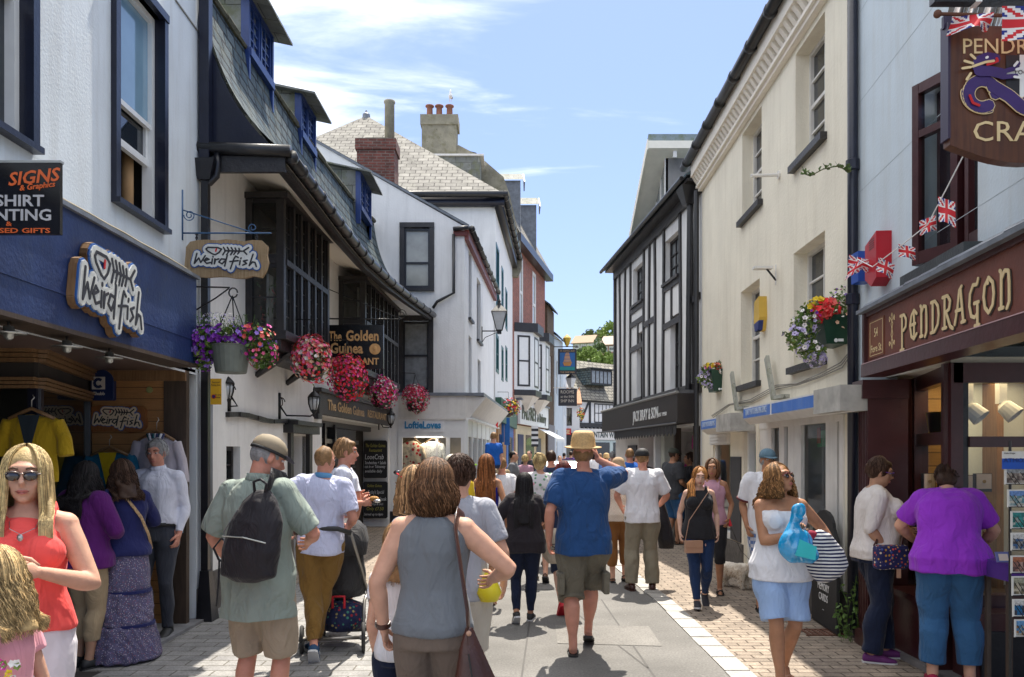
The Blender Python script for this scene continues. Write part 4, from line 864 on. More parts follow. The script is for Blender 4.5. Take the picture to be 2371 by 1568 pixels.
for (px, yt, yr, yb, Y) in ((1160,395,418,505,36.4),(1200,452,475,560,39.2)):
 w = 1.05; x0 = W(px,Y); mb = MB(); zt, zr_, zb = zy(yt,Y), zy(yr,Y), zy(yb,Y)-.5
 mb.box(x0, x0+w*.85, Y, Y+1.1, zb, zr_, LEAD); d5 = mb.build('dormer', b5)
 mb = MB(); mb.prism([V3((x0-.1,Y-.15,zr_)), V3((x0+w,Y-.15,zr_)), V3((x0+w-.1,Y+.5,zt)), V3((x0-.1,Y+.5,zt))], (0,.05,.04), SLATEG); mb.prism([V3((x0+w,Y-.15,zr_-.1)), V3((x0+w,Y+1.2,zr_-.1)), V3((x0+w-.05,Y+.5,zt+.02))], (.05,0,0), LEAD); mb.build('dormer_roof', d5)
 f = Fr((x0+w*.75,Y+.1),(x0+w*.75+.1,Y+1.0)); window(f, d5, 0, f.L, zb+.4, zr_-.1, .02, OFFW, PANEC, fw=.1, sash=.5, name='dormer_window')
BKS = thing('bakery_sign', 'long white bakery fascia with navy lettering below the oriels', 'shop sign', F5.p(3,3,.2))
s0, s1 = .6, F5.L-.2; mb = MB(); F5.box(mb, s0, s1, 2.95, 4.0, .1, .22, WPNT); F5.box(mb, s0-.05, s1+.05, 4.0, 4.08, .05, .3, LEAD); F5.box(mb, s1, s1+.1, 2.9, 4.0, .05, .24, NAVY); mb.build('board', BKS)
text(F5, BKS, "PALFREY'S", s0+.3, 3.2, .85, NAVY, .225, .02, align='LEFT', width=4.1, bold=.03)
text(F5, BKS, 'Bakery', s0+4.6, 3.2, .6, NAVY, .225, .02, align='LEFT', width=1.9, bold=.03)
mb = MB(); F5.box(mb, .4, F5.L-.2, .02, 2.9, .0, .06, M('cream_shopfront', (.62,.52,.33), .6)); F5.box(mb, .8, 2.0, .5, 2.5, .06, .09, M('navy_panel', (.01,.02,.09), .4)); F5.box(mb, 2.6, 4.6, .5, 2.5, .06, .08, PANE); F5.box(mb, 5.3, 6.5, .1, 2.4, .06, .08, MATS['navy_panel']); mb.build('shopfront', b5)
mb = MB(); P = F5.p
for k in range(12): mb.add([P(4.9+k*.25,2.85,.25), P(5.15+k*.25,2.85,.25), P(5.15+k*.25,2.4,1.1), P(4.9+k*.25,2.4,1.1)], [(0,1,2,3)], WPNT); mb.add([P(4.9+k*.25,2.4,1.1), P(5.15+k*.25,2.4,1.1), P(5.025+k*.25,2.15,1.12)], [(0,1,2)], WPNT)
mb.build('awning', b5)
st = thing('striped_sign', 'small black and white striped hanging sign outside the bakery', 'hanging sign', F5.p(2.6,2.0,.5)); mb = MB()
for k in range(8): a = F5.p(2.5, 1.95+k*.12, .35); mb.box(a.x, a.x+.32, a.y, a.y+.05, a.z, a.z+.118, WPNT if k % 2 else INK)
mb.build('stripes', st)
# ================================================================ LEFT 6, 7 and the far end
def simple_house(name, label, fr, z, dep, mat, roofm, ridge, wins=(), eave=.2, fm=WPNT, pane=PANE, loc=None, cat='house'):
 t = thing(name, label, cat, fr.p(fr.L/2, 0, 0)); mb = MB(); hs = [w for w in wins]
 wall(fr, mb, 0, fr.L, 0, z, hs, mat, .12); shell(mb, fr, 0, fr.L, z, dep, mat); P = fr.p
 for q in (0, fr.L): mb.add([P(q,z,0), P(q,z,-dep), P(q,ridge,-dep/2)], [(0,1,2)], mat)
 mb.build('wall', t); mb = MB()
 for (o0, o1) in ((eave, -dep/2), (-dep-eave, -dep/2)):
  zz_ = z-.1; mb.prism([P(-.15,zz_,o0), P(fr.L+.15,zz_,o0), P(fr.L+.15,ridge,o1), P(-.15,ridge,o1)], (0,0,.1), roofm)
 mb.build('roof', t)
 for w in hs: window(fr, t, *w[:4], -.05, fm, pane, fw=.07, cols=2, sash=.5)
 return t
F6 = Fr((1.9,42.7),(2.38,45.2)); h6 = simple_house('brick_house', 'narrow brown brick house wall past the bakery', F6, 9.6, 6, BRKB, SLATE, 12, [(.8,1.6,5,7)])
mb = MB(); F6.box(mb, 0, F6.L, .1, 3.2, 0, .05, M('grey_shopfront', (.2,.2,.22), .6)); mb.build('shopfront', h6)
F7 = Fr((2.42,45.4),(3.1,48.6)); simple_house('blue_house', 'narrow pale blue house beside the hanging inn signs', F7, 8.4, 6, WBLU, SLATE, 11, [(.6,1.2,5,7),(2,2.6,5,7),(.6,1.2,1,3)])
F8 = Fr((3.15,49),(3.7,54)); simple_house('grey_house', 'far grey stone house behind the inn signs', F8, 7.4, 6, WHT, SLATEW, 10.2, [(1,2,4,6),(3,4,4,6)])
F9 = Fr((W(1297,54),54),(W(1342,54),54)); h9 = simple_house('far_shop', 'small white shop with red sign and orange roof at the street end', F9, 5.0, 4, WHT2, M('orange_tiles', (.42,.2,.1), .8, var=.3), 6.3, [(.35,.8,3.5,4.7)], fm=BLK)
mb = MB(); F9.box(mb, -.1, F9.L+.1, .02, 3.0, 0, .3, M('black_shopfront', (.02,.018,.02), .5)); F9.box(mb, .1, F9.L-.6, .1, 2.2, .3, .32, PANE); mb.build('shopfront', h9)
rs = thing('red_sign', 'small red sign with gold letters over the dark far shopfront', 'sign', F9.p(.3,2.9,.3)); mb = MB(); F9.box(mb, -.05, .72, 2.88, 3.3, .3, .36, RED); mb.build('board', rs); text(F9, rs, 'SE', .45, 2.95, .36, GOLD, .365, .01, bold=.03)
FM = Fr((W(1337,55),55),(9.6,59.5)); t = thing('half_timbered_shop', 'half-timbered shop with big slate roof closing the end of the street', 'building', FM.p(3,0,0))
mb = MB(); wall(FM, mb, 0, FM.L, 0, 5.4, [], WHT2); shell(mb, FM, 0, FM.L, 5.4, 7, WHT2); mb.build('wall', t)
mb = MB(); P = FM.p; zr = 8.3; mb.prism([P(-.1,5.3,.3), P(FM.L,5.3,.3), P(FM.L,zr,-2.2), P(-.1,zr,-2.2)], (0,.05,.1), SLATEW); mb.prism([P(-.1,zr,-2.2), P(FM.L,zr,-2.2), P(FM.L,5.3,-7), P(-.1,5.3,-7)], (0,.05,.1), SLATEW); mb.add([P(0,5.3,0), P(0,zr,-2.2), P(0,5.3,-7)], [(0,1,2)], WHT2); mb.build('roof', t)
mb = MB(); FM.box(mb, 0, FM.L, 5.2, 5.45, 0, .1, BLK); FM.box(mb, 0, FM.L, 3.45, 3.75, 0, .1, BLK); FM.box(mb, 0, .15, 3.6, 5.3, 0, .08, BLK)
FM.bar(mb, .3, 3.8, 1.1, 5.2, .13, 0, .07, BLK); FM.box(mb, 1.15, 1.3, 3.6, 5.3, 0, .08, BLK)
for k in range(14): FM.box(mb, .3+k*.4, .42+k*.4, 3.35, 3.45, .05, .2, BLK)
mb.build('timber_frame', t)
window(FM, t, 1.7, 4.2, 3.78, 5.15, .03, BLK, PANEC, fw=.08, cols=6, rows=2, bar=.05); window(FM, t, 4.5, 5.6, 3.78, 5.15, .03, BLK, PANEC, fw=.08, cols=3, rows=2, bar=.05)
mb = MB(); sa = FM.hit(1364,860)[0]; sb = FM.hit(1413,860)[0]; FM.box(mb, sa, sb, 6.45, 7.55, -1.7, .15, SLATE); FM.box(mb, sa-.2, sb+.2, 7.55, 7.62, -1.7, .4, BLK); d = mb.build('dormer', t); window(FM, d, sa, sb, 6.5, 7.5, .2, BLK, PANEC, fw=.08, cols=5, bar=.06, name='dormer_window')
mb = MB(); FM.box(mb, .0, FM.L, 0.02, 2.55, 0, .1, M('mint_shopfront', (.5,.58,.55), .5)); FM.box(mb, .9, 3.2, .5, 2.4, .1, .13, PANE); FM.box(mb, 3.6, 5.4, .5, 2.4, .1, .13, PANE); mb.build('shopfront', t)
ms_ = thing('fascia_sign', 'white fascia with dark capitals on the half-timbered shop', 'shop sign', FM.p(2,2.6,.1)); mb = MB(); FM.box(mb, 0, FM.L, 2.58, 3.35, .05, .18, OFFW); mb.build('board', ms_)
text(FM, ms_, 'MOUNTAIN WAREHOUSE', .35, 2.75, .56, M('sign_green_black', (.03,.05,.05), .5), .185, .01, align='LEFT', width=5.6, bold=.02)
hp = MB(); HG = M('hill_grass', (.14,.20,.05), .9, kind='mix', sc=.3, col2=(.04,.06,.02), var=.3, vs=.15, bump=1, bs=2)
nx, ny = 40, 14; vv = []
for j in range(ny):
 for i in range(nx):
  x = -160+i*10; y_ = 120+j*14; z = max(-.5, 36*(1-math.exp(-max(0,(y_-118))/70))) + 3*noise.noise(V3((x*.03,y_*.03,0))) + min(8, max(-8, (x-30)*.09))
  vv.append((x,y_,z if j else -.6))
hp.add(vv, [(j*nx+i, j*nx+i+1, (j+1)*nx+i+1, (j+1)*nx+i) for j in range(ny-1) for i in range(nx-1)], HG); tag(hp.build('hill', smooth=True, uv=False), kind='structure')
def hillz(x, y_): return 36*(1-math.exp(-max(0,(y_-118))/70)) + 3*noise.noise(V3((x*.03,y_*.03,0))) + min(8, max(-8, (x-30)*.09))
LEAFM = [M('hill_foliage_a', (.19,.27,.06), .8, var=.4, vs=.6), M('hill_foliage_b', (.10,.15,.05), .8, var=.4, vs=.6), M('hill_foliage_c', (.18,.19,.08), .8, var=.4, vs=.6)]
def hill_tree(px, py, Y, r, k, label, grp='trees on the hillside'):
 x = W(px, Y); z = zy(py, Y); rr = random.Random(int(px*7+py)); zb = hillz(x, Y)-1
 t = thing('broadleaf_tree', label, 'tree', (x, Y, zb), grp); mb = MB(); mb.tube([(x,Y,zb),(x+.2,Y,(z+zb)/2),(x,Y,z)], [r*.12,r*.09,.05], BRKB, 6); mb.build('trunk', t)
 mb = MB()
 for c in range(9):
  cc = V3((x,Y,z))+V3((rr.gauss(0,.45),rr.gauss(0,.45),rr.gauss(0,.32)))*r; cr = r*rr.uniform(.3,.55)
  for _ in range(90):
   d = unit((rr.gauss(0,1),rr.gauss(0,1),rr.gauss(0,.8))); p = cc+d*cr*rr.uniform(.7,1.1); a = unit(d.cross(V3((rr.random(),rr.random(),rr.random()))))*r*.11; b_ = unit(d.cross(a)+d*rr.uniform(-.6,.6))*r*.11
   mb.add([p-a, p+b_, p+a, p-b_], [(0,1,2,3)], LEAFM[k])
 mb.build('crown', t, uv=False)
TL = ['dark round tree on the hill skyline left of the houses','tree behind the pale hillside house','tall green tree at the hill top beside the timbered gable','bright bush at the foot of the hill','bright leafy bush below the pale house','bushy tree below the pink house','tree between the two hillside houses','low hedge tree right of the pink house foot']
for i, (px, py, Y, r, k) in enumerate(((1366,778,235,2.0,1),(1387,783,250,3.2,2),(1424,768,240,3.6,0),(1352,822,170,1.7,0),(1374,824,150,1.9,0),(1405,832,150,1.8,0),(1386,808,195,2.0,1),(1423,835,150,1.7,0),(1338,825,150,1.6,0),(1404,784,262,3.4,1),(1345,815,190,1.1,1),(1415,824,180,1.3,1),(1388,836,140,1.5,0))):
 hill_tree(px, py, Y, r, k, TL[i] if i < 8 else ['leftmost low bush on the hillside near the inn sign','dark tree on the ridge between the houses','small dark shrub under the pale house','small dark hedge shrub under the pink house','lowest green bush just above the far slate roof'][i-8])
def hill_house(pa, pb, py_e, py_b, Y, mat, rm, label, ridge):
 x0, x1 = W(pa,Y), W(pb,Y); f = Fr((x0,Y),(x1,Y-2)); z1 = zy(py_e,Y); z0 = zy(py_b,Y)-1.5
 t = thing('hillside_house', label, 'house', f.p(f.L/2,z0,0), 'houses on the hillside'); mb = MB(); f.box(mb, 0, f.L, z0, z1, -8, 0, mat); P = f.p
 for q in (0, f.L): mb.add([P(q,z1,0), P(q,z1,-8), P(q,z1+ridge,-4)], [(0,1,2)], mat)
 mb.build('wall', t); mb = MB(); mb.prism([P(-.4,z1-.1,.5), P(f.L+.4,z1-.1,.5), P(f.L+.4,z1+ridge,-4), P(-.4,z1+ridge,-4)], (0,0,.2), rm); mb.prism([P(-.4,z1-.1,-8.5), P(f.L+.4,z1-.1,-8.5), P(f.L+.4,z1+ridge,-4), P(-.4,z1+ridge,-4)][::-1], (0,0,.2), rm); mb.build('roof', t)
 n = 3
 for i in range(n):
  for zz_ in (z0+2, z1-1.8): window(f, t, .6+i*f.L/n, .6+i*f.L/n+1.3, zz_, zz_+1.2, .05, WPNT, PANEC, fw=.12, cols=2)
hill_house(1326,1370,796,812,228,M('pale_green_render', (.45,.46,.38), .8), M('tan_tiles', (.33,.24,.16), .9, var=.2), 'pale green house with tan roof on the hill', 2.6)
hill_house(1391,1432,800,818,215,M('pink_brick', (.36,.2,.16), .8), M('pale_tiles', (.45,.36,.29), .9, var=.2), 'pinkish house with pale roof on the hill at right', 2.8)
# ================================================================ RIGHT 1: pale blue building, oxblood craft shop
PD = Fr((3.11, 7.2), (2.4, 0))
r1 = thing('craft_shop_building', 'pale blue rendered building over an oxblood craft shop front', 'building', (3.0, 5, 0))
def pr(fr, pl, yt, pr_, yb, o=0): a = fr.hit(pl, yt, o); b = fr.hit(pr_, yb, o); return (a[0], b[0], b[1], a[1])
hw = pr(PD, 2136, 219, 2264, 566)
mb = MB(); wall(PD, mb, -.02, 7, 2.7, 8.2, [hw], WBLU, .2)
PD.box(mb, -.02, 7, 2.62, 2.7, -4, 0, WBLU); mb.quad(PD.p(-.02,0), PD.p(-.02,0,-4), PD.p(-.02,8.2,-4), PD.p(-.02,8.2), WBLU); mb.quad(PD.p(-.02,8.2), PD.p(7,8.2), PD.p(7,8.2,-4), PD.p(-.02,8.2,-4), SLATE)
mb.quad(PD.p(7,0), PD.p(7,0,-4), PD.p(7,8.2,-4), PD.p(7,8.2), WBLU)
for k in range(5):     # hairline render cracks
 z = 3.2+k*.8; PD.box(mb, .1, 6.5, z, z+.004, 0, .0015, M('render_crack', (.46,.52,.56), .9))
mb.build('wall', r1)
f = MB(); s0, s1, z0, z1 = hw; sH = PD.hit(2200,400)[0]
for (a, b) in ((sH-.03,sH+.03),(s1-.05,s1)): PD.box(f, a, b, z0, z1, -.18, -.1, MAH)
PD.box(f, s0, s1, z1-.05, z1, -.18, -.1, MAH); PD.box(f, s0, s1, z0, z0+.06, -.18, -.08, MAH); PD.box(f, s0, s0+.05, z0, z1, -.18, -.1, MAH)
w = f.build('window', r1)
f = MB(); a, b = sH+.05, s1-.05
PD.box(f, a, a+.05, z0+.06, z1-.05, -.13, -.07, MAH); PD.box(f, b-.05, b, z0+.06, z1-.05, -.13, -.07, MAH); PD.box(f, a, b, z0+.06, z0+.14, -.13, -.072, MAH); PD.box(f, a, b, z1-.12, z1-.05, -.13, -.072, MAH); zz1 = z0+(z1-z0)*.72; PD.box(f, a, b, zz1, zz1+.05, -.13, -.072, MAH); f.build('casement', w)
g = MB(); g.quad(PD.p(a,z0,-.11), PD.p(b,z0,-.11), PD.p(b,z1,-.11), PD.p(a,z1,-.11), PANE); g.quad(PD.p(s0,z0,-.5), PD.p(s1,z0,-.5), PD.p(s1,z1,-.5), PD.p(s0,z1,-.5), INT); g.build('pane', w)
H0 = PD.p(sH-.03, 0, -.08); H1 = H0 - PD.d*.34 + PD.n*.16; LFm = Fr((H1.x,H1.y),(H0.x,H0.y)); f = MB(); L_ = LFm.L
LFm.box(f, 0, .055, z0+.04, z1+.02, -.03, .03, MAH); LFm.box(f, L_-.055, L_, z0+.04, z1+.02, -.03, .03, MAH)
for (c, d) in ((z0+.04,z0+.13),(zz1,zz1+.05),(z1-.05,z1+.02)): LFm.box(f, .055, L_-.055, c, d, -.028, .028, MAH)
o_ = f.build('open_casement', w); g = MB(); g.quad(LFm.p(.05,z0+.1), LFm.p(L_-.05,z0+.1), LFm.p(L_-.05,z1,0), LFm.p(.05,z1,0), GLASS); g.build('pane', o_)
mb = MB(); PD.box(mb, s0-.1, s1+.08, z0-.09, z0, -.1, .12, M('dark_sill', (.05,.06,.065), .6, var=.3, bump=.3)); mb.build('sill', w)
z0f, z1f = 2.30, 2.82; o1 = .16; fs0 = PD.hit(1996,800,.16)[0]
mb = MB(); PD.box(mb, fs0+.03, 7, z0f+.1, z1f, 0, .13, MAHS); PD.box(mb, fs0, 7, z0f, z0f+.1, -.02, .17, MAH); PD.box(mb, fs0, fs0+.05, z0f+.1, z1f, 0, .16, MAH); PD.box(mb, fs0+.05, 7, z1f-.035, z1f, .13, .15, MAH)
PD.box(mb, fs0+.03, 7, z0f+.1, z0f+.106, .13, .175, M('pale_pink_edge', (.45,.30,.32), .5)); mb.build('fascia', r1)
mb = MB(); mb.prism([PD.p(fs0-.03,z1f,.2), PD.p(fs0-.03,z1f+.03,.2), PD.p(fs0-.03,z1f+.1,0), PD.p(fs0-.03,z1f,0)], PD.d*6.5, LEAD)
for i in range(22): q = fs0+i*.28; mb.tube([PD.p(q, z1f+.055+.01*random.random(), .13), PD.p(q+.28, z1f+.05+.01*random.random(), .13)], .022, LEAD, 5)
mb.build('lead_flashing', r1)
fl = thing('fascia_lettering', 'tall cream uncial letters on the long brown craft shop fascia', 'shop sign', PD.p(2,2.45,.13))
def uncial(fr, par, lines, s, z, sx, sy, w, o, mat, dep=.006):
 mb = MB(); strokes(fr, mb, lines, s, z, sx, sy, w, mat, o, dep); return mb.build('letter', par)
UC = {'P': [[(.35,1),(.35,-.25)],[(.15,1),(.6,1),(.85,.8),(.8,.55),(.55,.45),(.38,.45)],[(.15,-.25),(.55,-.25)]],
'E': [[(.9,.85),(.6,1),(.3,.85),(.15,.5),(.3,.12),(.6,0),(.9,.15)],[(.15,.52),(.75,.52)],[(.6,1),(.62,0)]],
'N': [[(.15,1.05),(.25,1),(.25,0)],[(.25,.8),(.5,1),(.75,.95),(.8,.6),(.8,.1),(.65,-.05)],[(.12,0),(.4,0)]],
'D': [[(.1,1),(.5,1),(.8,.8),(.88,.5),(.78,.2),(.45,0),(.1,0)],[(.28,1),(.28,0)]],
'R': [[(.28,1),(.28,0)],[(.08,1),(.55,1),(.8,.8),(.7,.55),(.3,.48)],[(.42,.48),(.8,0),(1.05,-.1)],[(.1,0),(.45,0)]],
'A': [[(.05,0),(.3,.5),(.45,1),(.65,1.1)],[(.55,1.05),(.8,0)],[(.15,.4),(.72,.4)],[(.65,0),(.95,0)]],
'G': [[(.85,1.1),(.75,.95),(.45,.98),(.2,.75),(.15,.4),(.3,.08),(.6,0),(.8,.1)],[(.8,.42),(.8,-.25)],[(.55,.42),(.9,.42)],[(.6,-.25),(.95,-.25)]],
'O': [[(.5,1),(.2,.8),(.12,.5),(.22,.18),(.5,0),(.8,.18),(.88,.5),(.8,.82),(.5,1)],[(.4,.92),(.45,.85)]]}
s0 = PD.hit(2084,800,.13)[0]; s1 = PD.hit(2352,700,.13)[0]; cw = (s1-s0)/9; zb_ = 2.475; SHD = M('letter_shadow', (.02,.012,.01), .6)
for i, c in enumerate('PENDRAGON'):
 uncial(PD, fl, UC[c], s0+i*cw+.012, zb_-.008, cw*.86, .20, .026, .131, SHD, .002); uncial(PD, fl, UC[c], s0+i*cw, zb_, cw*.86, .20, .022, .134, GOLD, .004)
ad = thing('address_panel', 'small brown panel reading the shop number and street at the fascia end', 'sign', PD.p(.2,2.42,.13))
a = pr(PD, 2004, 782, 2046, 866, .13); s0, s1 = fs0+.1, PD.hit(2048,800,.13)[0]; mb = MB(); PD.box(mb, s0, s1, 2.44, 2.74, .13, .137, M('panel_brown', (.17,.06,.03), .5)); mb.build('board', ad)
mb = MB()
for (c, d, e, f_) in ((s0+.02,s1-.02,2.455,2.459),(s0+.02,s1-.02,2.72,2.724),(s0+.02,s0+.025,2.455,2.72),(s1-.025,s1-.02,2.455,2.72)): PD.box(mb, c, d, e, f_, .137, .1385, GOLD)
mb.build('border', ad); text(PD, ad, '54', (s0+s1)/2, 2.6, .1, GOLD, .138, .002, xs=.8); text(PD, ad, 'Fore St', (s0+s1)/2, 2.48, .085, GOLD, .138, .002, width=(s1-s0)*.72)
mb = MB(); sc_ = PD.hit(2066,800,.13)[0]
strokes(PD, mb, [[(.5,0),(.35,.2),(.65,.4),(.5,.55),(.35,.7),(.65,.85),(.5,1)],[(.5,0),(.65,.2),(.35,.4),(.5,.55),(.65,.7),(.35,.85),(.5,1)],[(.1,.78),(.25,.85),(.1,.92),(.05,.85),(.1,.78)],[(.9,.78),(.75,.85),(.9,.92),(.95,.85),(.9,.78)],[(.1,.1),(.25,.16),(.1,.22),(.05,.16),(.1,.1)],[(.9,.1),(.75,.16),(.9,.22),(.95,.16),(.9,.1)]], sc_-.06, 2.46, .12, .27, .005, GOLD, .131, .002); mb.build('scrollwork', fl)
FB = Fr((3.29,5.95),(4.6,5.95)); FA = Fr((3.6,7.1),(3.28,5.97)); FC = Fr((3.1,7.15),(3.62,7.15))
mb = MB()
PD.box(mb, .16, .40, .12, 2.3, -.3, .03, MAH); PD.box(mb, .15, .42, 0, .14, -.3, .06, MAH); PD.box(mb, .15, .42, 2.14, 2.3, -.3, .08, MAH); PD.box(mb, 0, .16, 0, 2.62, -.3, -.0, WBLU)
for k in range(5): PD.box(mb, .20+k*.04, .215+k*.04, .2, 2.1, .03, .038, MAH)
FC.box(mb, 0, .52, 0, 2.4, -.05, 0, MAH); FC.box(mb, .08, .44, .2, 1.0, 0, .012, BLK2); FC.box(mb, .08, .44, 1.1, 2.2, 0, .008, BLK2)
FA.box(mb, 0, .1, .55, 2.35, -.08, .03, MAH); FA.box(mb, FA.L-.08, FA.L, .55, 2.35, -.08, .04, MAH); FA.box(mb, .1, FA.L-.08, 1.74, 1.84, -.06, .02, MAH); FA.box(mb, .1, FA.L-.08, 2.22, 2.35, -.06, .02, MAH); FA.box(mb, .1, FA.L-.08, .55, .66, -.06, .02, MAH)
FB.box(mb, -.02, .07, .55, 2.35, -.08, .02, MAH); FB.box(mb, .12, 1.3, 1.72, 1.80, -.06, .02, MAH); FB.box(mb, .07, .12, .55, 2.3, -.06, .0, BLK2); FB.box(mb, .0, 1.3, 2.2, 2.35, -.06, .02, MAH); FB.box(mb, .0, 1.3, .5, .62, -.06, .04, MAH); FB.box(mb, .8, .84, 1.8, 2.2, -.05, .0, MAH)
mb.build('shopfront', r1)
mb = MB(); mb.box(3.2, 3.7, 5.97, 6.73, .0, .5, MAH); mb.box(3.17, 3.75, 5.95, 6.76, .5, .55, MAH); mb.box(3.24,3.6,6.7,6.74,.08,.42,BLK2); mb.box(3.28, 5, 5.7, 5.93, 0, .48, MAH); mb.box(3.25, 5, 5.68, 5.95, .48, .53, MAH); mb.box(3.35,3.95,5.68,5.7,.08,.4,BLK2); mb.build('stall_riser', r1)
mb = MB(); mb.quad(FA.p(.1,.66,-.03), FA.p(FA.L-.08,.66,-.03), FA.p(FA.L-.08,2.22,-.03), FA.p(.1,2.22,-.03), GLASS); mb.quad(FB.p(.07,.6,-.03), FB.p(1.3,.6,-.03), FB.p(1.3,2.2,-.03), FB.p(.07,2.2,-.03), GLASS); mb.build('shop_pane', r1)
PINE = M('slatted_pine', (.50,.29,.09), .5, kind='plank', col2=(.42,.23,.07), mort=(.12,.06,.02), bh=.12, ms=.006)
mb = MB(); mb.box(3.3, 5.6, 8.0, 8.05, 0, 2.5, PINE); mb.box(5.5,5.55,5.98,8,0,2.5,PINE); mb.box(3.64,5.6,7.14,7.17,0,2.5,PINE); mb.box(4.55,4.6,5.98,7.14,0,2.5,PINE); mb.box(3.3,5.6,5.99,8.0,2.34,2.4,M('shop_ceiling',(.6,.58,.5),.8)); mb.box(3.3,5.6,5.99,8,.01,.5,OAKD); mb.box(4.2,4.26,6.9,7.13,.5,2.34,OAKM); mb.build('shop_interior', r1)
la = bpy.data.lights.new('shop_light', 'AREA'); la.energy = 4.5; la.size = .9; la.color = (1,.72,.38); lo = bpy.data.objects.new('shop_light', la); COL.objects.link(lo); lo.location = (4.0, 6.55, 2.3)
for i, (px, py) in enumerate(((2240,905),(2318,900))):
 yy = 6.3; x, z = W(px,yy), zy(py,yy); mb = MB(); mb.box(x-.03,x+.03,yy-.03,yy+.03,z-.12,2.34,WPNT); mb.lathe([(.03,0),(.06,.03),(.075,.14),(.07,.14),(.02,.04)], (x,yy,z-.12), WPNT, 14, ax=(.5,-.5,-.7)); tag(mb.build('spot_lamp', loc=(x,yy,2.34), smooth=False), ['white spot lamp nearest the window mullion inside the craft shop','right-hand white spot lamp inside the craft shop'][i], 'lamp', 'spot lamps inside the craft shop')
for i, (px, py, w_, h_, yy, lb) in enumerate(((2152,1115,.09,.13,6.8,'leftmost jewellery card high in the angled shop window'),(2186,1125,.06,.16,6.7,'narrow jewellery card beside the window mullion'),(2237,1120,.10,.13,6.5,'white pendant card just right of the mullion'),(2278,1115,.12,.12,6.5,'white card in black frame above the bending woman'),(2148,1205,.14,.12,6.8,'left square jewellery pad on the shelf in the angled window'),(2180,1205,.12,.12,6.75,'right square jewellery pad on the shelf in the angled window'),(2240,1200,.13,.13,6.5,'card with round medallion behind the bending woman'))):
 x, z = W(px,yy), zy(py,yy); mb = MB(); fbox(mb, (x,yy+.02,z-.01), w_+.03, .012, h_+.03, INK); fbox(mb, (x,yy,z), w_, .01, h_, M('jewel_card', (.62,.52,.46), .6)); mb.lathe([(.015,0),(.015,.004),(.008,.005),(.0,.003)], (x,yy-.006,z), M('small_gold', (.4,.25,.08), .3, metal=.8), 8, ax=(0,-1,0)); tag(mb.build('jewellery_card', loc=(x,yy,z-.07)), lb, 'display card', 'cards in the craft shop window')
mb = MB(); x, yy, z = W(2172,6.9), 6.9, zy(985,6.9); mb.add([(x-.1,yy,z+.11),(x+.14,yy,z+.13),(x+.13,yy,z-.14),(x-.06,yy,z-.15)], [(0,1,2,3)], M('yellow_cloth', (.62,.55,.01), .7)); mb.prism([(x-.1,yy,z+.11),(x+.14,yy,z+.13),(x+.13,yy,z-.14),(x-.06,yy,z-.15)], (0,.02,0), MATS['yellow_cloth']); tag(mb.build('yellow_shirt', loc=(x,yy,z)), 'yellow garment hanging high in the angled craft shop window', 'garment')
mb = MB(); mb.box(3.15,4.2,5.1,7.3,.004,.05,M('shop_step', (.2,.19,.19), .8, var=.3)); mb.build('step', r1)
sg = thing('hanging_sign', 'big curved brown sign with a blue serpent and cream capitals at top right', 'hanging sign', (2.55, 3.9, 3.15))
SG = Fr((2.0, 3.9), (3.0, 3.9)); a0, z1_ = SG.hit(2192,68); z0_ = SG.hit(2192,350)[1]; a1 = a0+.72
SB = M('sign_oak', (.115,.042,.018), .4, kind='wood', col2=(.06,.02,.012), var=.2); SB.node_tree
pts = [SG.p(a0,z1_,.03), SG.p(a0,z0_+.02,.03)]+[SG.p(a0+(a1-a0)*t, z0_+.02-.09*math.sin(math.pi*t), .03) for t in [i/10 for i in range(1,10)]]+[SG.p(a1,z0_+.02,.03), SG.p(a1,z1_,.03)]
mb = MB(); mb.prism(pts, SG.n*-.06, SB); mb.build('board', sg)
mb = MB(); SG.box(mb, a0-.012, a0, z0_+.05, z1_+.02, -.035, .035, M('dark_steel', (.03,.02,.05), .4)); SG.box(mb, a0-.02, a0+.02, z1_, z1_+.06, -.01, .01, MATS['dark_steel']); mb.build('edge_strip', sg)
mb = MB(); mb.tube([SG.p(a0-.04,z1_+.075), SG.p(a1+.3,z1_+.05)], .009, M('rusty_iron', (.12,.05,.03), .8), 8); mb.ell(SG.p(a0-.045,z1_+.075), (.02,.02,.02), MATS['rusty_iron'], 8, 6); SG.box(mb, a0-.07, a1+.3, z1_+.125, z1_+.165, -.03, .02, BLK2); mb.build('bracket', sg)
mb = MB(); SG.box(mb, a0+.13, a0+.16, z1_+.122, z1_+.168, -.035, .025, WPNT); mb.build('white_tape', sg)
DV = M('serpent_violet', (.045,.02,.13), .4)
text(SG, sg, 'PENDRAGON', a0+.055, z1_-.135, .105, GOLD, .031, .003, align='LEFT', width=.62, name='capitals'); text(SG, sg, 'CRAFTS', a0+.105, z1_-.56, .14, GOLD, .031, .003, align='LEFT', width=.53, name='capitals')
def ribbon(lines, w, mat, o, name='painted_serpent', rim=True):
 if rim: mb = MB(); strokes(SG, mb, lines, a0, z0_, 1, 1, w+.009, GOLD, o, .002); mb.build(name, sg)
 mb = MB(); strokes(SG, mb, lines, a0, z0_, 1, 1, w, mat, o+.002, .002); mb.build(name, sg)
def arc(cx, cz, r, t0, t1, n=14, ry=None): return [(cx+math.cos(R(t0+(t1-t0)*i/n))*r, cz+math.sin(R(t0+(t1-t0)*i/n))*(ry or r)) for i in range(n+1)]
Z = z1_-z0_
ribbon([arc(.62, Z*.36, .16, 200, 20, 14, .05)], .035, DV, .031); ribbon([arc(.44, Z*.34, .09, 180, -10, 14, .06)+[(.6,Z*.3)]], .035, DV, .034); ribbon([arc(.15,Z*.44,.065,-60,-360,20)], .055, DV, .037)
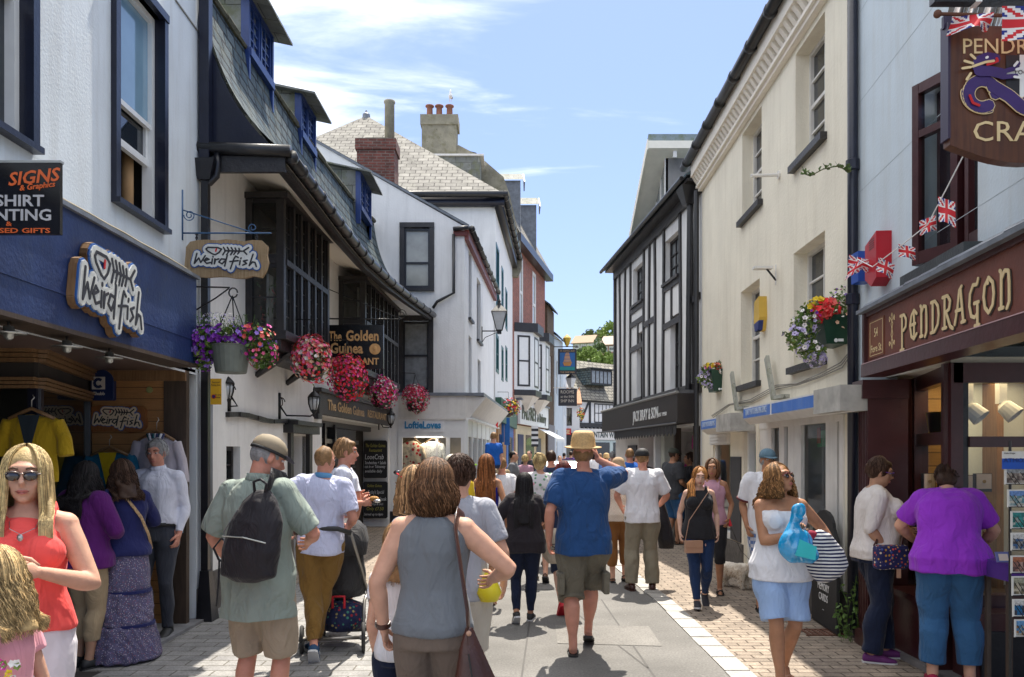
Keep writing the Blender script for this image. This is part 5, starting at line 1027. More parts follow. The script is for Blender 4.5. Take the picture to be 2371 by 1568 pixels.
ribbon([arc(.16,Z*.45,.10,-70,-185,10,.09)], .02, DV, .035)
ribbon([[(.20,Z*.50),(.28,Z*.42),(.34,Z*.33),(.42,Z*.28)]], .06, DV, .040)
ribbon([[(.12,Z*.66),(.13,Z*.70),(.17,Z*.73),(.21,Z*.72)],[(.13,Z*.62),(.18,Z*.62),(.24,Z*.60)]], .05, DV, .044, rim=False)
mb = MB(); GOLDs = GOLD; strokes(SG, mb, [[(.10,Z*.68),(.06,Z*.70)],[(.09,Z*.65),(.05,Z*.64)],[(.09,Z*.60),(.07,Z*.55)],[(.11,Z*.72),(.09,Z*.75)],[(.10,Z*.655),(.16,Z*.69),(.20,Z*.70)]], a0, z0_, 1, 1, .012, GOLD, .048, .002); mb.build('serpent_crest', sg)
mb = MB(); strokes(SG, mb, [[(.24,Z*.61),(.30,Z*.64),(.32,Z*.68)],[(.24,Z*.57),(.31,Z*.58)]], a0, z0_, 1, 1, .022, DV, .046, .002); strokes(SG, mb, [[(.30,Z*.66),(.315,Z*.69)],[(.31,Z*.63),(.33,Z*.64)],[(.30,Z*.57),(.325,Z*.565)],[(.165,Z*.725),(.17,Z*.73)]], a0, z0_, 1, 1, .012, WPNT, .049, .002); strokes(SG, mb, [[(.17,Z*.67),(.2,Z*.685),(.22,Z*.70),(.215,Z*.72)],[(.085,Z*.42),(.10,Z*.36),(.13,Z*.34)]], a0, z0_, 1, 1, .012, RED, .048, .002); mb.build('serpent_detail', sg)
mb = MB(); mb.prism([SG.p(a0+.27,z0_+Z*.76,.034), SG.p(a0+.27,z0_+Z*.5,.034), SG.p(a0+.33,z0_+Z*.4,.034), SG.p(a0+.52,z0_+Z*.36,.034), SG.p(a0+.68,z0_+Z*.5,.034), SG.p(a0+.68,z0_+Z*.76,.034)], SG.n*-.003, INK); SG.box(mb, a0+.27, a0+.68, z0_+Z*.585, z0_+Z*.64, .034, .037, WPNT); SG.box(mb, a0+.335, a0+.365, z0_+Z*.38, z0_+Z*.76, .034, .0365, WPNT); mb.build('shield', sg)
text(SG, sg, 'LOCAL', a0+.31, z0_+Z*.6, .03, INK, .038, .001, align='LEFT')
UB, UW, UR = M('flag_blue', (.015,.03,.22), .8), M('flag_white', (.72,.70,.70), .8), M('flag_red', (.55,.02,.03), .8)
def jack(p, u, v, w, h, name='flag', label='', grp='union flags on the bunting', wave=.02, parent=None):
 """u along the top, v down; curved cloth 24x16 cells coloured by pattern"""
 u, v = unit(u), unit(v); n = u.cross(v); mb = MB(); nx, ny = 24, 16
 def P(i, j): a, b = i/nx, j/ny; return V3(p)+u*(a*w)+v*(b*h)+n*wave*math.sin(a*6+b*2)*b
 for i in range(nx):
  for j in range(ny):
   x, y = ((i+.5)/nx-.5)*2, ((j+.5)/ny-.5)*2; d = min(abs(x-y), abs(x+y))
   m = UR if (abs(x) < .14 or abs(y) < .19) else UW if (abs(x) < .26 or abs(y) < .33) else UR if d < .13 else UW if d < .36 else UB
   mb.quad(P(i,j), P(i+1,j), P(i+1,j+1), P(i,j+1), m)
 o = mb.build(name, parent, loc=None if parent else p, uv=False)
 return tag(o, label, 'flag', grp) if not parent else o
bt = thing('bunting', 'string of small union flags strung from the open window to the alarm boxes', 'bunting', (2.9, 6.4, 2.9))
bp = [(2235,352,5.6),(2190,440,5.9),(2148,520,6.2),(2085,570,6.6),(2020,618,6.9),(1985,600,7.0)]
pdp = lambda a, b, o: PD.p(*PD.hit(a, b, o), o)
B3 = [pdp(a, b, .26) for a, b, Y in bp]; mb = MB(); mb.tube(B3, .004, WPNT, 5); mb.build('cord', bt)
for (a, b, Y, w, h, u, v) in ((2172,455,5.9,.13,.19,(.6,-.6,-.5),(-.1,-.2,-1)),(2128,512,6.2,.12,.11,(.9,-.3,.3),(.1,0,-1)),(2080,565,6.6,.13,.10,(.9,-.3,-.3),(.05,0,-1)),(2035,595,6.85,.15,.12,(.8,-.2,-.5),(-.2,0,-1)),(1966,590,7.0,.2,.12,(.9,-.2,-.3),(-.1,0,-1)),(1968,618,7.0,.15,.14,(.8,-.3,.5),(-.4,0,-1))): jack(pdp(a,b,.27), u, v, w*.85, h*.85, parent=bt)
jack(W(2205,3.8,40), (1,0,.12), (.0,.1,-1), .2, .07, label='crumpled union flag tied along the bar above the brown sign', wave=.05)
jack(W(2320,3.75,14), (1,0,0), (.05,0,-1), .3, .16, label='union flag hanging over the top corner of the brown sign', wave=.015)
mb = MB()
for i in range(14):
 a = V3(W(2200+i*12, 4.3, 6+10*math.sin(i*.9))); b_ = V3(W(2212+i*12, 4.35, 6+10*math.sin(i*.9+.9)))
 mb.quad(a, b_, b_+V3((.02,.1,-.07)), a+V3((.02,.1,-.09)), INK if i % 3 == 0 else UW)
tag(mb.build('folded_flag', loc=W(2250,4.3,20)), 'black and white cross flag bunched up behind the brown sign bar', 'flag')
# ================================================================ RIGHT 2: cream building
CR = Fr((3.27, 13.7), (3.11, 7.2)); r2_ = thing('cream_building', 'cream rendered three storey building with dentil cornice and photo shop', 'building', (3.2, 10, 0))
O = {}
O['ul'] = pr(CR, 1718.6, 330, 1763.5, 463); O['ul'] = (*O['ul'][:3], CR.hit(1763.5,245)[1])
O['ur'] = pr(CR, 1842, 128, 1910, 309); O['ur'] = (*O['ur'][:3], CR.hit(1842,128)[1])
O['ll'] = pr(CR, 1715.5, 690, 1759, 881); O['ll'] = (*O['ll'][:3], CR.hit(1759,644)[1])
O['lr'] = pr(CR, 1837.6, 600, 1910, 828); O['lr'] = (*O['lr'][:3], CR.hit(1910,533)[1])
wA = pr(CR, 1651, 1000, 1691, 1238); wA = (*wA[:3], 1.82)
dr_ = (CR.hit(1722,1)[0], CR.hit(1750,1)[0], 0.08, 2.02); big = (CR.hit(1756,1)[0], CR.hit(1948,1)[0], CR.hit(1948,1318)[1], 2.08)
mb = MB(); zc = 6.62
wall(CR, mb, 0, CR.L, 0, zc, [(*O[k], .21) for k in O]+[wA, (*dr_, .2), (*big, .1)], CREAM, .15)
shell(mb, CR, 0, CR.L, zc, 6, CREAM, sides=(1,1)); mb.build('wall', r2_)
for k in O: window(CR, r2_, *O[k], -.15, OFFW, PANE, fw=.045, rows=4, cols=2, bar=.022, sash=.5, sill=BLK, sillw=.075, name='sash_window')
mb = MB(); CR.box(mb, 0, dr_[0], 0, .4, 0, .03, STONE); CR.box(mb, dr_[1], CR.L, 0, .38, 0, .03, STONE); mb.build('plinth', r2_)
mb = MB(); CR.box(mb, 0, CR.L, 6.40, 6.62, 0, .2, CREAMD); CR.box(mb, 0, CR.L, 6.17, 6.22, 0, .07, CREAMD); CR.box(mb, 0, CR.L, 6.22, 6.26, 0, .11, CREAMD)
for i in range(44):
 q = i*.15; mb.prism([CR.p(q,6.40,.18), CR.p(q,6.26,.08), CR.p(q,6.26,0), CR.p(q,6.40,0)], CR.d*.075, CREAMD)
mb.build('cornice', r2_)
mb = MB(); mb.tube([CR.p(-.25,6.66,.27), CR.p(CR.L+.05,6.60,.27)], .07, GUT, 10)
for i in range(9): q = i*.8; mb.tube([CR.p(q,6.66-.009*i,.27), CR.p(q+.07,6.66-.009*i,.27)], .083, GUT, 10)
mb.build('gutter', r2_, smooth=True)
mb = MB(); mb.prism([CR.p(-.1,6.66,.25), CR.p(CR.L,6.62,.25), CR.p(CR.L,8.6,-3), CR.p(-.1,8.6,-3)], (0,.0,.05), SLATE); mb.build('roof', r2_)
PI = M('pale_shop_interior', (.42,.42,.40), .7, var=.3, vs=2)
mb = MB(); CR.box(mb, wA[0]-.1, dr_[0]-.02, .05, 2.3, -1.25, -1.2, PI); CR.box(mb, big[0]-.1, big[1]+.1, .05, 2.3, -1.6, -1.55, PI); CR.box(mb, big[0], big[1], .05, big[2], -1.55, -.1, PI); CR.box(mb, dr_[0], dr_[1], 0.05, 2.1, -.22, -.2, INT); CR.box(mb, big[1], big[1]+.02, .3, 2.2, -1.55, -.1, PI); CR.box(mb, big[0]-.02, big[0], .3, 2.2, -1.55, -.1, PI)
for i in range(7): CR.box(mb, big[0]+.2+i*.42, big[0]+.45+i*.42, big[2]+.02, big[2]+.35+.1*(i%3), -.7, -.6, [M('teal_box',(.05,.3,.4),.5), M('grey_box',(.25,.26,.28),.6), M('violet_box',(.25,.2,.4),.6)][i%3])
mb.build('shop_interior', r2_)
mb = MB(); FR = CR.box
FR(mb, wA[0], wA[0]+.09, wA[2], wA[3], -.12, -.03, OFFW); FR(mb, wA[1]-.06, wA[1], wA[2], wA[3], -.12, -.03, OFFW); FR(mb, wA[0], wA[1], wA[2]-.06, wA[2]+.03, -.12, .03, WPNT); FR(mb, wA[0], wA[1], wA[3]-.02, wA[3]+.3, -.12, .05, OFFW)
for k in range(6): FR(mb, wA[0]+.02, wA[1]-.02, wA[3]+k*.05, wA[3]+.035+k*.05, .05, .065, OFFW)
for (pa, pb) in ((1756,1782),(1800,1811),(1820,1850),(1907,1933),(1943,1949)): a, b_ = CR.hit(pa,1)[0], CR.hit(pb,1)[0]; FR(mb, a, b_, big[2], big[3], -.1, -.02, OFFW)
FR(mb, big[0], big[1], big[3]-.1, big[3]+.02, -.1, -.01, OFFW); FR(mb, big[0]-.03, big[1]+.05, big[2]-.08, big[2], -.1, .04, OFFW); FR(mb, big[1], big[1]+.09, .1, 2.2, -.02, .02, OFFW)
FR(mb, dr_[0], dr_[0]+.07, .08, 2.02, -.2, -.05, WPNT); FR(mb, dr_[1]-.07, dr_[1], .08, 2.02, -.2, -.05, WPNT); FR(mb, dr_[0], dr_[1], 1.95, 2.02, -.2, -.05, WPNT); FR(mb, dr_[0], dr_[1], .08, .7, -.2, -.15, WPNT)
mb.build('shopfront', r2_)
mb = MB(); q = -.06; mb.quad(CR.p(big[0],big[2],q), CR.p(big[1],big[2],q), CR.p(big[1],big[3],q), CR.p(big[0],big[3],q), GLASS); mb.build('shop_pane', r2_); mb = MB(); mb.quad(CR.p(wA[0],wA[2],q), CR.p(wA[1],wA[2],q), CR.p(wA[1],wA[3],q), CR.p(wA[0],wA[3],q), GLASS); mb.build('shop_pane', r2_)
mb = MB(); a, b_ = CR.hit(1852,1)[0], CR.hit(1905,1)[0]; GRN = M('green_banner', (.02,.35,.10), .5); FR(mb, a, b_, 1.74, 1.92, -.2, -.19, GRN); FR(mb, a, a+.1, 1.78, 1.95, -.19, -.185, RED); tag(mb.build('window_banner', loc=CR.p(a,1.74,-.2)), 'green strip banner behind the big photo shop window', 'banner')
mb = MB(); FR(mb, CR.hit(1694,1)[0], CR.hit(1717,1)[0], .42, 1.62, 0, .02, M('slate_grey_board', (.045,.045,.05), .7)); tag(mb.build('grey_board', loc=CR.p(CR.hit(1705,1)[0],.42,0)), 'plain dark grey board on the wall beside the photo shop door', 'board')
stp = thing('vertical_banner', 'narrow teal banner with stacked letters beside the photo shop door', 'banner', CR.p(dr_[0]+.2,1,-.1)); mb = MB(); FR(mb, dr_[0]+.1, dr_[0]+.42, 1.0, 1.85, -.14, -.13, M('teal_banner', (.12,.25,.27), .5)); mb.build('panel', stp); text(CR, stp, 'S\nT\nE\nP\nO', dr_[0]+.26, 1.68, .16, INK, -.128, .002)
def shutter(pa, pb, yt, yb, pe, o, label, letters, caps):
 s0 = CR.hit(pa,900,o)[0]; s1 = CR.hit(pb,900,o)[0]; z1 = CR.hit(pb,yt,o)[1]; z0 = CR.hit(pb,yb,o)[1]; se = CR.hit(pe,900,o)[0]
 t = thing('shutter_box', label, 'shutter box', CR.p(s0,z0,0), 'roller shutter boxes over the photo shop'); mb = MB()
 mb.prism([CR.p(s0,z1,0), CR.p(s0,z0,0), CR.p(s0,z0-.03,o*.7), CR.p(s0,z0+.04,o), CR.p(s0,z1,o)], CR.d*(se-s0), OFFW); mb.build('casing', t)
 mb = MB(); FR(mb, s1+.03, se+.01, z0-.02, z1+.02, .0, o+.02, M('weathered_grey_cap', (.42,.41,.38), .7, var=.3)); mb.build('end_cap', t)
 for (f0, f1, tx) in letters:
  a, b_ = s0+(s1-s0)*f0, s0+(s1-s0)*f1; mb = MB(); FR(mb, a, b_, z0+.05, z1-.02, o, o+.006, M('shutter_blue', (.04,.17,.58), .4, streak=.4, dirt=(.3,.4,.6))); mb.build('blue_panel', t)
  if tx: text(CR, t, tx, (a+b_)/2, z0+.085, .1, M('lettering_pale', (.5,.6,.75), .5), o+.007, .002, width=(b_-a)*.8, bold=.02)
shutter(1722, 1886, 910, 955, 1950, .27, 'long cream shutter box with two blue strips over the big window', [(.0,.44,'QUALITY PHOTO DEVELOPING SERVICE'),(.47,1,'')], 1)
shutter(1624, 1660, 966, 998, 1694, .3, 'short cream shutter box with blue strip over the narrow window', [(.0,1,'QUALITY PHOTO DEVELOPING')], 1)
mb = MB(); cab = [CR.hit(a, b, .02) for a, b in ((1650,968),(1690,940),(1740,930),(1800,900),(1850,893),(1900,872),(1950,850),(1972,820))]
for k in range(3): mb.tube([CR.p(s, z+.015*k+.01*math.sin(i*2+k), .02+.008*k) for i, (s, z) in enumerate(cab)], .006, M('grey_cable', (.3,.28,.25), .8), 5)
mb.build('cables', r2_)
def fixture(name, label, cat, mb, loc, grp=None): return tag(mb.build(name, loc=loc), label, cat, grp)
a = CR.hit(1757,405); b_ = CR.hit(1805,405,.0); c = CR.p(b_[0], b_[1], 0); mb = MB(); mb.tube([c, c+CR.n*.33-CR.d*.02], .022, OFFW, 8); mb.lathe([(.05,0),(.05,.02)], c, OFFW, 8, ax=CR.n); fixture('vent_pipe', 'short grey pipe jutting from the cream wall between the top windows', 'pipe', mb, c)
s_, z_ = CR.hit(1797,640); c = CR.p(s_,z_,0); mb = MB(); fbox(mb, c+CR.n*.16+V3((0,0,.1)), .22, .10, .03, OFFW, rx=R(0)); mb.tube([c+V3((0,0,-.05)), c+CR.n*.12+V3((0,0,.1))], .012, IRON, 6); mb.tube([c+V3((0,0,.14)), c+V3((0,0,-.1))], .012, OFFW, 6); fixture('floodlight', 'small white floodlight on bracket high on the cream wall', 'lamp', mb, c)
s_, z_ = CR.hit(1770,730); c = CR.p(s_,z_,0); mb = MB(); YEL = M('alarm_yellow', (.62,.40,.06), .5); NB = M('alarm_navy', (.015,.03,.16), .5); pts = [(-.1,.18),(-.12,-.06),(-.06,-.2),(.06,-.2),(.12,-.04),(.1,.22)]
mb.prism([CR.p(s_+x, z_+y, .1) for x, y in pts], CR.n*-.1, YEL); mb.prism([CR.p(s_+x, z_+y, .103) for x, y in ((-.11,-.1),(-.06,-.2),(.06,-.2),(.11,-.08))], CR.n*-.06, NB); fixture('alarm_box', 'yellow and navy alarm box beside the lower window on the cream wall', 'alarm box', mb, c)
c = V3((3.02,6.88,zy(622,6.9))); mb = MB(); fbox(mb, c, .12, .14, .26, M('alarm_bright_blue', (.015,.07,.36), .35)); fixture('alarm_box', 'blue alarm box behind flags beside the black downpipe', 'alarm box', mb, c)
s_, z_ = PD.hit(2052,600); mb = MB(); RB = M('alarm_red', (.45,.008,.02), .3); mb.prism([PD.p(s_-.14,z_+.14,.12), PD.p(s_-.14,z_-.14,.12), PD.p(s_,z_-.22,.12), PD.p(s_+.12,z_-.17,.12), PD.p(s_+.12,z_+.2,.12)], PD.n*-.12, RB)
for k in range(5): PD.box(mb, s_-.04, s_+.07, z_+.08+k*.018, z_+.086+k*.018, .12, .122, MAH)
fixture('alarm_box', 'large red alarm box on the pale blue wall crossed by bunting', 'alarm box', mb, PD.p(s_,z_,0))
dp2 = thing('drainpipe', 'tall black round downpipe between cream and pale blue buildings', 'drainpipe', (3.06, 7.13, 0)); mb = MB(); mb.tube([(3.05,7.13,.1),(3.05,7.13,7.8)], .045, NAVY, 12); mb.build('pipe', dp2, smooth=True)
mb = MB()
for z in (3.05,4.25,6.2): mb = MB(); mb.lathe([(.05,-.05),(.06,-.045),(.06,.045),(.05,.05)], (3.05,7.13,z), NAVY, 12); mb.build('collar', dp2)
mb = MB(); rr = random.Random(2); c0 = V3((3.0,7.05,zy(402,7.1)))
st = [c0, c0+V3((-.12,.0,.05)), c0+V3((-.25,0,.02)), c0+V3((-.36,0,-.04)), c0+V3((-.41,0,-.02)), c0+V3((-.42,0,.02))]; mb.tube(st, [.008,.006,.005,.005,.004,.003], M('weed_stem', (.10,.11,.04), .8), 5)
for i in range(90):
 t = rr.random()**1.5*4.9; k = int(t); p = st[k].lerp(st[k+1], t-k); d = V3((rr.uniform(-1,1),rr.uniform(-1,1),rr.uniform(-.2,1)))*.035; e = V3((rr.uniform(-1,1),0,rr.uniform(-1,1)))*.015; mb.add([p, p+d-e, p+d*1.3, p+d+e], [(0,1,2,3)], M('weed_leaf', (.08,.13,.03), .7))
tag(mb.build('wall_weed', loc=c0, uv=False), 'straggly green weed trailing from behind the black downpipe', 'plant')
for i, (px, yt, yb) in enumerate(((1700,862,947),(1782,825,922))):
 s_, z1 = CR.hit(px-4,yt,.1); _, z0 = CR.hit(px+4,yb,.1); mb = MB(); CR.bar(mb, s_-.12, z1, s_+.16, z0, .09, .06, .1, M('mossy_batten', (.36,.36,.31), .9, lichen=(.12,.14,.05), la=.7)); CR.box(mb, s_+.12, s_+.5, z0-.02, z0+.02, 0, .1, MATS['mossy_batten'])
 tag(mb.build('sign_batten', loc=CR.p(s_,z0,0)), ['mossy leaning batten between the cream shop shutter boxes','mossy leaning batten above the blue strips by the big planter'][i], 'batten', 'empty sign battens on the cream wall')
ab = thing('chalkboard', 'tall round-topped black chalkboard listing camera goods against the cream plinth', 'chalkboard', (3.02, 7.75, 0))
s0 = CR.hit(1898,1400,.18)[0]; s1 = CR.hit(1958,1400,.10)[0]; mb = MB(); w = s1-s0; wl = .62; AF = Fr((3.04,8.0),(2.985,7.25)); w = AF.L
pts = [(0,.0),(w,0),(w,.85)]+[(w/2+w/2*math.cos(t)*(.75 if True else 1), .95+.16*math.sin(t)) for t in [i*math.pi/8 for i in range(9)]]+[(0,.85)]
mb.prism([AF.p(x, z+.02, .03+.0*z) for x, z in pts], AF.n*-.03, CHALK); mb.build('panel', ab)
for tx, z, h in (('CAMERAS',.88,.1),('BATTERIES',.74,.1),('CASES',.62,.1),('—',.54,.06),('MEMORY',.36,.1),('CARDS',.26,.1),('—',.16,.06)): text(AF, ab, tx, w/2, z, h, CHW, .032, .002, xs=.85, name='chalk_writing')
# ================================================================ RIGHT 3: timber-framed shop
BR = Fr((2.69, 20.65), (3.27, 13.7)); r3 = thing('timber_framed_building', 'black and white timber-framed building over a dark fascia shop', 'building', (3.0, 17, 0))
def b_(px, py, o=0): return BR.hit(px, py, o)
Ob = []
for (pl, pr_, yt, yb) in ((1466,1490,603,692),(1540,1573,530,634),(1474,1489,765,918),(1552,1575,722,898)):
 a, c = b_(pl, yb), b_(pr_, yt); Ob.append((a[0], c[0], b_(pr_,yb)[1], b_(pr_,yt)[1]))
shopo = (b_(1478,1)[0], BR.L-.1, 0, 2.15)
mb = MB(); wall(BR, mb, 0, BR.L, 0, 6.38, Ob+[(*shopo, 2.5)], WHT2, .15); shell(mb, BR, 0, BR.L, 6.38, 5, WHT2); mb.build('wall', r3)
for h in Ob: window(BR, r3, *h, -.1, BLK, PANEC, fw=.05, rows=3, cols=3, bar=.025, sill=BLK)
mb = MB(); rr = random.Random(8)
def stud(px, z0=2.75, z1=6.35, w=.11, lean=0):
 s_ = b_(px, 700)[0]; n = 5
 for i in range(n):
  a, c = i/n, (i+1)/n; BR.bar(mb, s_+lean*a+.02*math.sin(i+px), z0+(z1-z0)*a, s_+lean*c+.02*math.sin(i+1+px), z0+(z1-z0)*c+.01, w, 0, .035, BLK)
for px, l in ((1427,0),(1438,-.1),(1447,.1),(1461,0),(1492,0),(1504,.05),(1519,-.05),(1537,.05),(1577,.0),(1596,.1),(1606,-.1)): stud(px, lean=l)
for (pa, pb, z) in ((1461,1492,4.68),(1461,1492,4.1),(1492,1519,4.5),(1536,1578,4.95),(1536,1578,4.2),(1596,1622,4.4),(1461,1492,5.0)): BR.box(mb, b_(pa,1)[0], b_(pb,1)[0], z-.06, z+.06, 0, .03, BLK)
for (pa, pb, z0, z1) in ((1478,1478,4.1,4.68),(1556,1556,4.2,4.95)): s_ = b_(pa,1)[0]; BR.box(mb, s_-.04, s_+.04, z0, z1, 0, .028, BLK)
BR.box(mb, 0, BR.L, 2.72, 2.9, 0, .05, BLK); BR.box(mb, 0, BR.L, 6.15, 6.38, 0, .07, BLK); BR.box(mb, -.02, .1, 2.7, 6.38, 0, .06, BLK); mb.build('timber_frame', r3)
mb = MB(); zz_ = 6.42; mb.prism([BR.p(-.3,zz_,.28), BR.p(BR.L+.0,zz_,.28), BR.p(BR.L,8.0,-2.5), BR.p(-.3,8.0,-2.5)], (0,0,.06), SLATE); mb.prism([BR.p(-.3,8.0,-2.5), BR.p(BR.L,8.0,-2.5), BR.p(BR.L,6.4,-5.2), BR.p(-.3,6.4,-5.2)], (0,0,.06), SLATE)
for q in (0, BR.L): mb.add([BR.p(q,6.38,0), BR.p(q,8.0,-2.5), BR.p(q,6.38,-5)], [(0,1,2)], WHT2)
mb.build('roof', r3)
mb = MB(); mb.tube([BR.p(-.32,zz_,.33), BR.p(BR.L-.1,zz_,.33)], .042, GUT, 8); BR.box(mb, -.1, BR.L, 6.35, 6.4, .05, .26, BLK); mb.build('gutter', r3)
mb = MB(); s_ = b_(1610,1)[0]; mb.tube([BR.p(s_,6.1,.1), BR.p(s_-.05,4.5,.1), BR.p(s_-.1,2.8,.1)], .05, GUT, 8); mb.tube([BR.p(BR.L-.06,6.2,.08), BR.p(BR.L-.06,.1,.08)], .045, GUT, 8); mb.hexa([BR.p(s_-.1,6.05,.05),BR.p(s_+.1,6.05,.05),BR.p(s_+.1,6.05,.2),BR.p(s_-.1,6.05,.2),BR.p(s_-.17,6.35,.02),BR.p(s_+.2,6.35,.02),BR.p(s_+.2,6.35,.3),BR.p(s_-.17,6.35,.3)], GUT); mb.build('rainwater_pipes', r3)
bs_ = thing('fascia_sign', 'brown-black fascia box with white condensed capitals on the timber-framed shop', 'shop sign', BR.p(3,2.2,.3)); DK = M('brown_black_board', (.022,.016,.014), .6, var=.2)
mb = MB(); BR.box(mb, -.02, BR.L-.25, 2.2, 2.72, .02, .36, DK); mb.build('board', bs_)
mb = MB(); mb.tube([BR.p(-.1,2.74,.36), BR.p(BR.L-.25,2.74,.36)], .03, M('grey_edge', (.22,.22,.21), .6), 6); mb.tube([BR.p(-.1,2.2,.37), BR.p(BR.L-.25,2.2,.37)], .02, GUT, 6); mb.build('edge_trim', bs_)
s0 = BR.hit(1469,965,.36)[0]; s1 = BR.hit(1523,965,.36)[0]; text(BR, bs_, 'JACK BRAY & SON', s0-.1, 2.34, .32, WPNT, .362, .01, align='LEFT', width=s1-s0+.15); text(BR, bs_, 'EST 1958', s1+.06, 2.36, .1, WPNT, .362, .01, align='LEFT', width=.55)
mb = MB()
for k in range(22): a = BR.p(1.2+k*.24, 2.2, .3); mb.add([a, a+BR.d*.2, a+BR.d*.2+V3((0,0,-.16)), a+BR.d*.1+V3((0,0,-.22)), a+V3((0,0,-.16))], [(0,4,3,2,1)], INK)
for k in range(22): a = BR.p(1.2+k*.24, 2.2, .29); mb.add([a, a+BR.d*.2, a+BR.d*.2+V3((0,0,-.16)), a+BR.d*.1+V3((0,0,-.22)), a+V3((0,0,-.16))], [(0,1,2,3,4)], INK)
tag(mb.build('awning_valance', loc=BR.p(3,2.0,.3)), 'black scalloped valance hanging under the dark fascia', 'awning')
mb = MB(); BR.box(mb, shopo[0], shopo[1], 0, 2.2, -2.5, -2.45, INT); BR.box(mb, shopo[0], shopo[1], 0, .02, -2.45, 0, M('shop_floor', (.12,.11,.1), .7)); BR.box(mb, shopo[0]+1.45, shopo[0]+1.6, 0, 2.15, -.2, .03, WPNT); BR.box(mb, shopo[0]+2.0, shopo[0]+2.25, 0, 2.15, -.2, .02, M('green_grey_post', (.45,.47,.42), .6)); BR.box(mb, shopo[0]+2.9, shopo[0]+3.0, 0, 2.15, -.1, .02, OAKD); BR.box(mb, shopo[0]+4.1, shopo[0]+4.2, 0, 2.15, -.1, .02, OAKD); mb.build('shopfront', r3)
mb = MB(); a = shopo[0]; CO = [M('stock_magenta',(.5,.03,.3),.7), M('stock_purple',(.2,.03,.4),.7), M('stock_orange',(.6,.2,.04),.7), M('stock_teal',(.02,.3,.35),.7), M('stock_cream',(.6,.55,.45),.7), M('stock_pink',(.6,.2,.3),.7)]
gi = 0
for k in range(26):
 q = a+rr.uniform(.1,4.6); z = rr.uniform(.5,1.8); m = MB(); w = rr.uniform(.08,.18); oo = rr.uniform(-2.2,-.4)
 m.prism([BR.p(q-w,z,oo), BR.p(q+w,z,oo), BR.p(q+w*1.4,z+.08,oo), BR.p(q+w*.7,z+.3,oo), BR.p(q-w*.7,z+.3,oo), BR.p(q-w*1.4,z+.08,oo)], BR.n*-.05, CO[k%6])
 tag(m.build('hanging_shirt', loc=BR.p(q,z,oo)), 'coloured shirt hanging among the stock deep inside the open dark shop', 'shirt', 'shirts hanging inside the open dark shop')
mb = MB(); BR.box(mb, b_(1456,1)[0], b_(1476,1)[0], .1, 1.85, 0, .03, INK); wb = mb.build('black_door', r3); text(BR, wb, 'Oodles', b_(1466,1)[0], 1.5, .3, WPNT, .035, .004, width=.6)
dm = thing_ = None; mb = MB(); zt, zl_ = 8.34, 7.05; xv = 2.9; xr = 6.5
mb.box(3.33, xr, 17.25, 17.3, 6.4, zy(352,17.3), M('grey_lead_cheek', (.23,.22,.21), .7, var=.35, vs=2)); d = mb.build('roof_dormer', r3)
mb = MB(); th = .16; mb.hexa([(xv,17.0,zt-th),(xr,17.0,zt-th),(xr,19.6,zl_-th),(xv,19.6,zl_-th),(xv,17.0,zt),(xr,17.0,zt),(xr,19.6,zl_),(xv,19.6,zl_)], M('cream_soffit_paint', (.87,.83,.72), .7, var=.06))
mb.hexa([(xv+.02,17.05,zt),(xr,17.05,zt),(xr,17.6,zt-.2),(xv+.02,17.6,zt-.2),(xv+.02,17.05,zt+.16),(xr,17.05,zt+.16),(xr,17.6,zt-.1),(xv+.02,17.6,zt-.1)], M('mossy_lead_roof', (.22,.27,.28), .7, lichen=(.14,.17,.07), la=.8)); mb.build('dormer_roof', d)
mb = MB()
for k in range(5): mb.box(3.45+k*.55, 3.53+k*.55, 17.05, 17.1, zt-.34, zt-.2, OFFW)
mb.box(xv-.02, xv+.0, 17.0, 19.6, zl_-.1, zl_-.02, OFFW) if False else None
mb.build('rafter_ends', d)
mb = MB(); mb.prism([(xv-.02,16.98,zt+.02),(xv-.02,19.62,zl_+.02),(xv-.02,19.62,zl_-.2),(xv-.02,16.98,zt-.2)], (.025,0,0), MATS['cream_soffit_paint']); mb.build('bargeboard', d)
f = Fr((3.33,19.4),(3.33,17.25)); mb = MB()
for q in (0,.5,1.0,1.55,2.07): hgt_ = zl_+(zt-zl_)*(q/2.15)-.2; f.box(mb, q, q+.08, 6.9, hgt_, -.05, .02, OFFW)
f.box(mb, 0, 2.15, 6.8, 6.9, -.05, .03, OFFW); mb.build('dormer_window', d)
mb = MB(); mb.add([f.p(0,6.4,0), f.p(2.15,6.4,0), f.p(2.15,zt-.15,0), f.p(0,zl_-.1,0)], [(0,1,2,3)], PANEC); mb.build('dormer_pane', d)
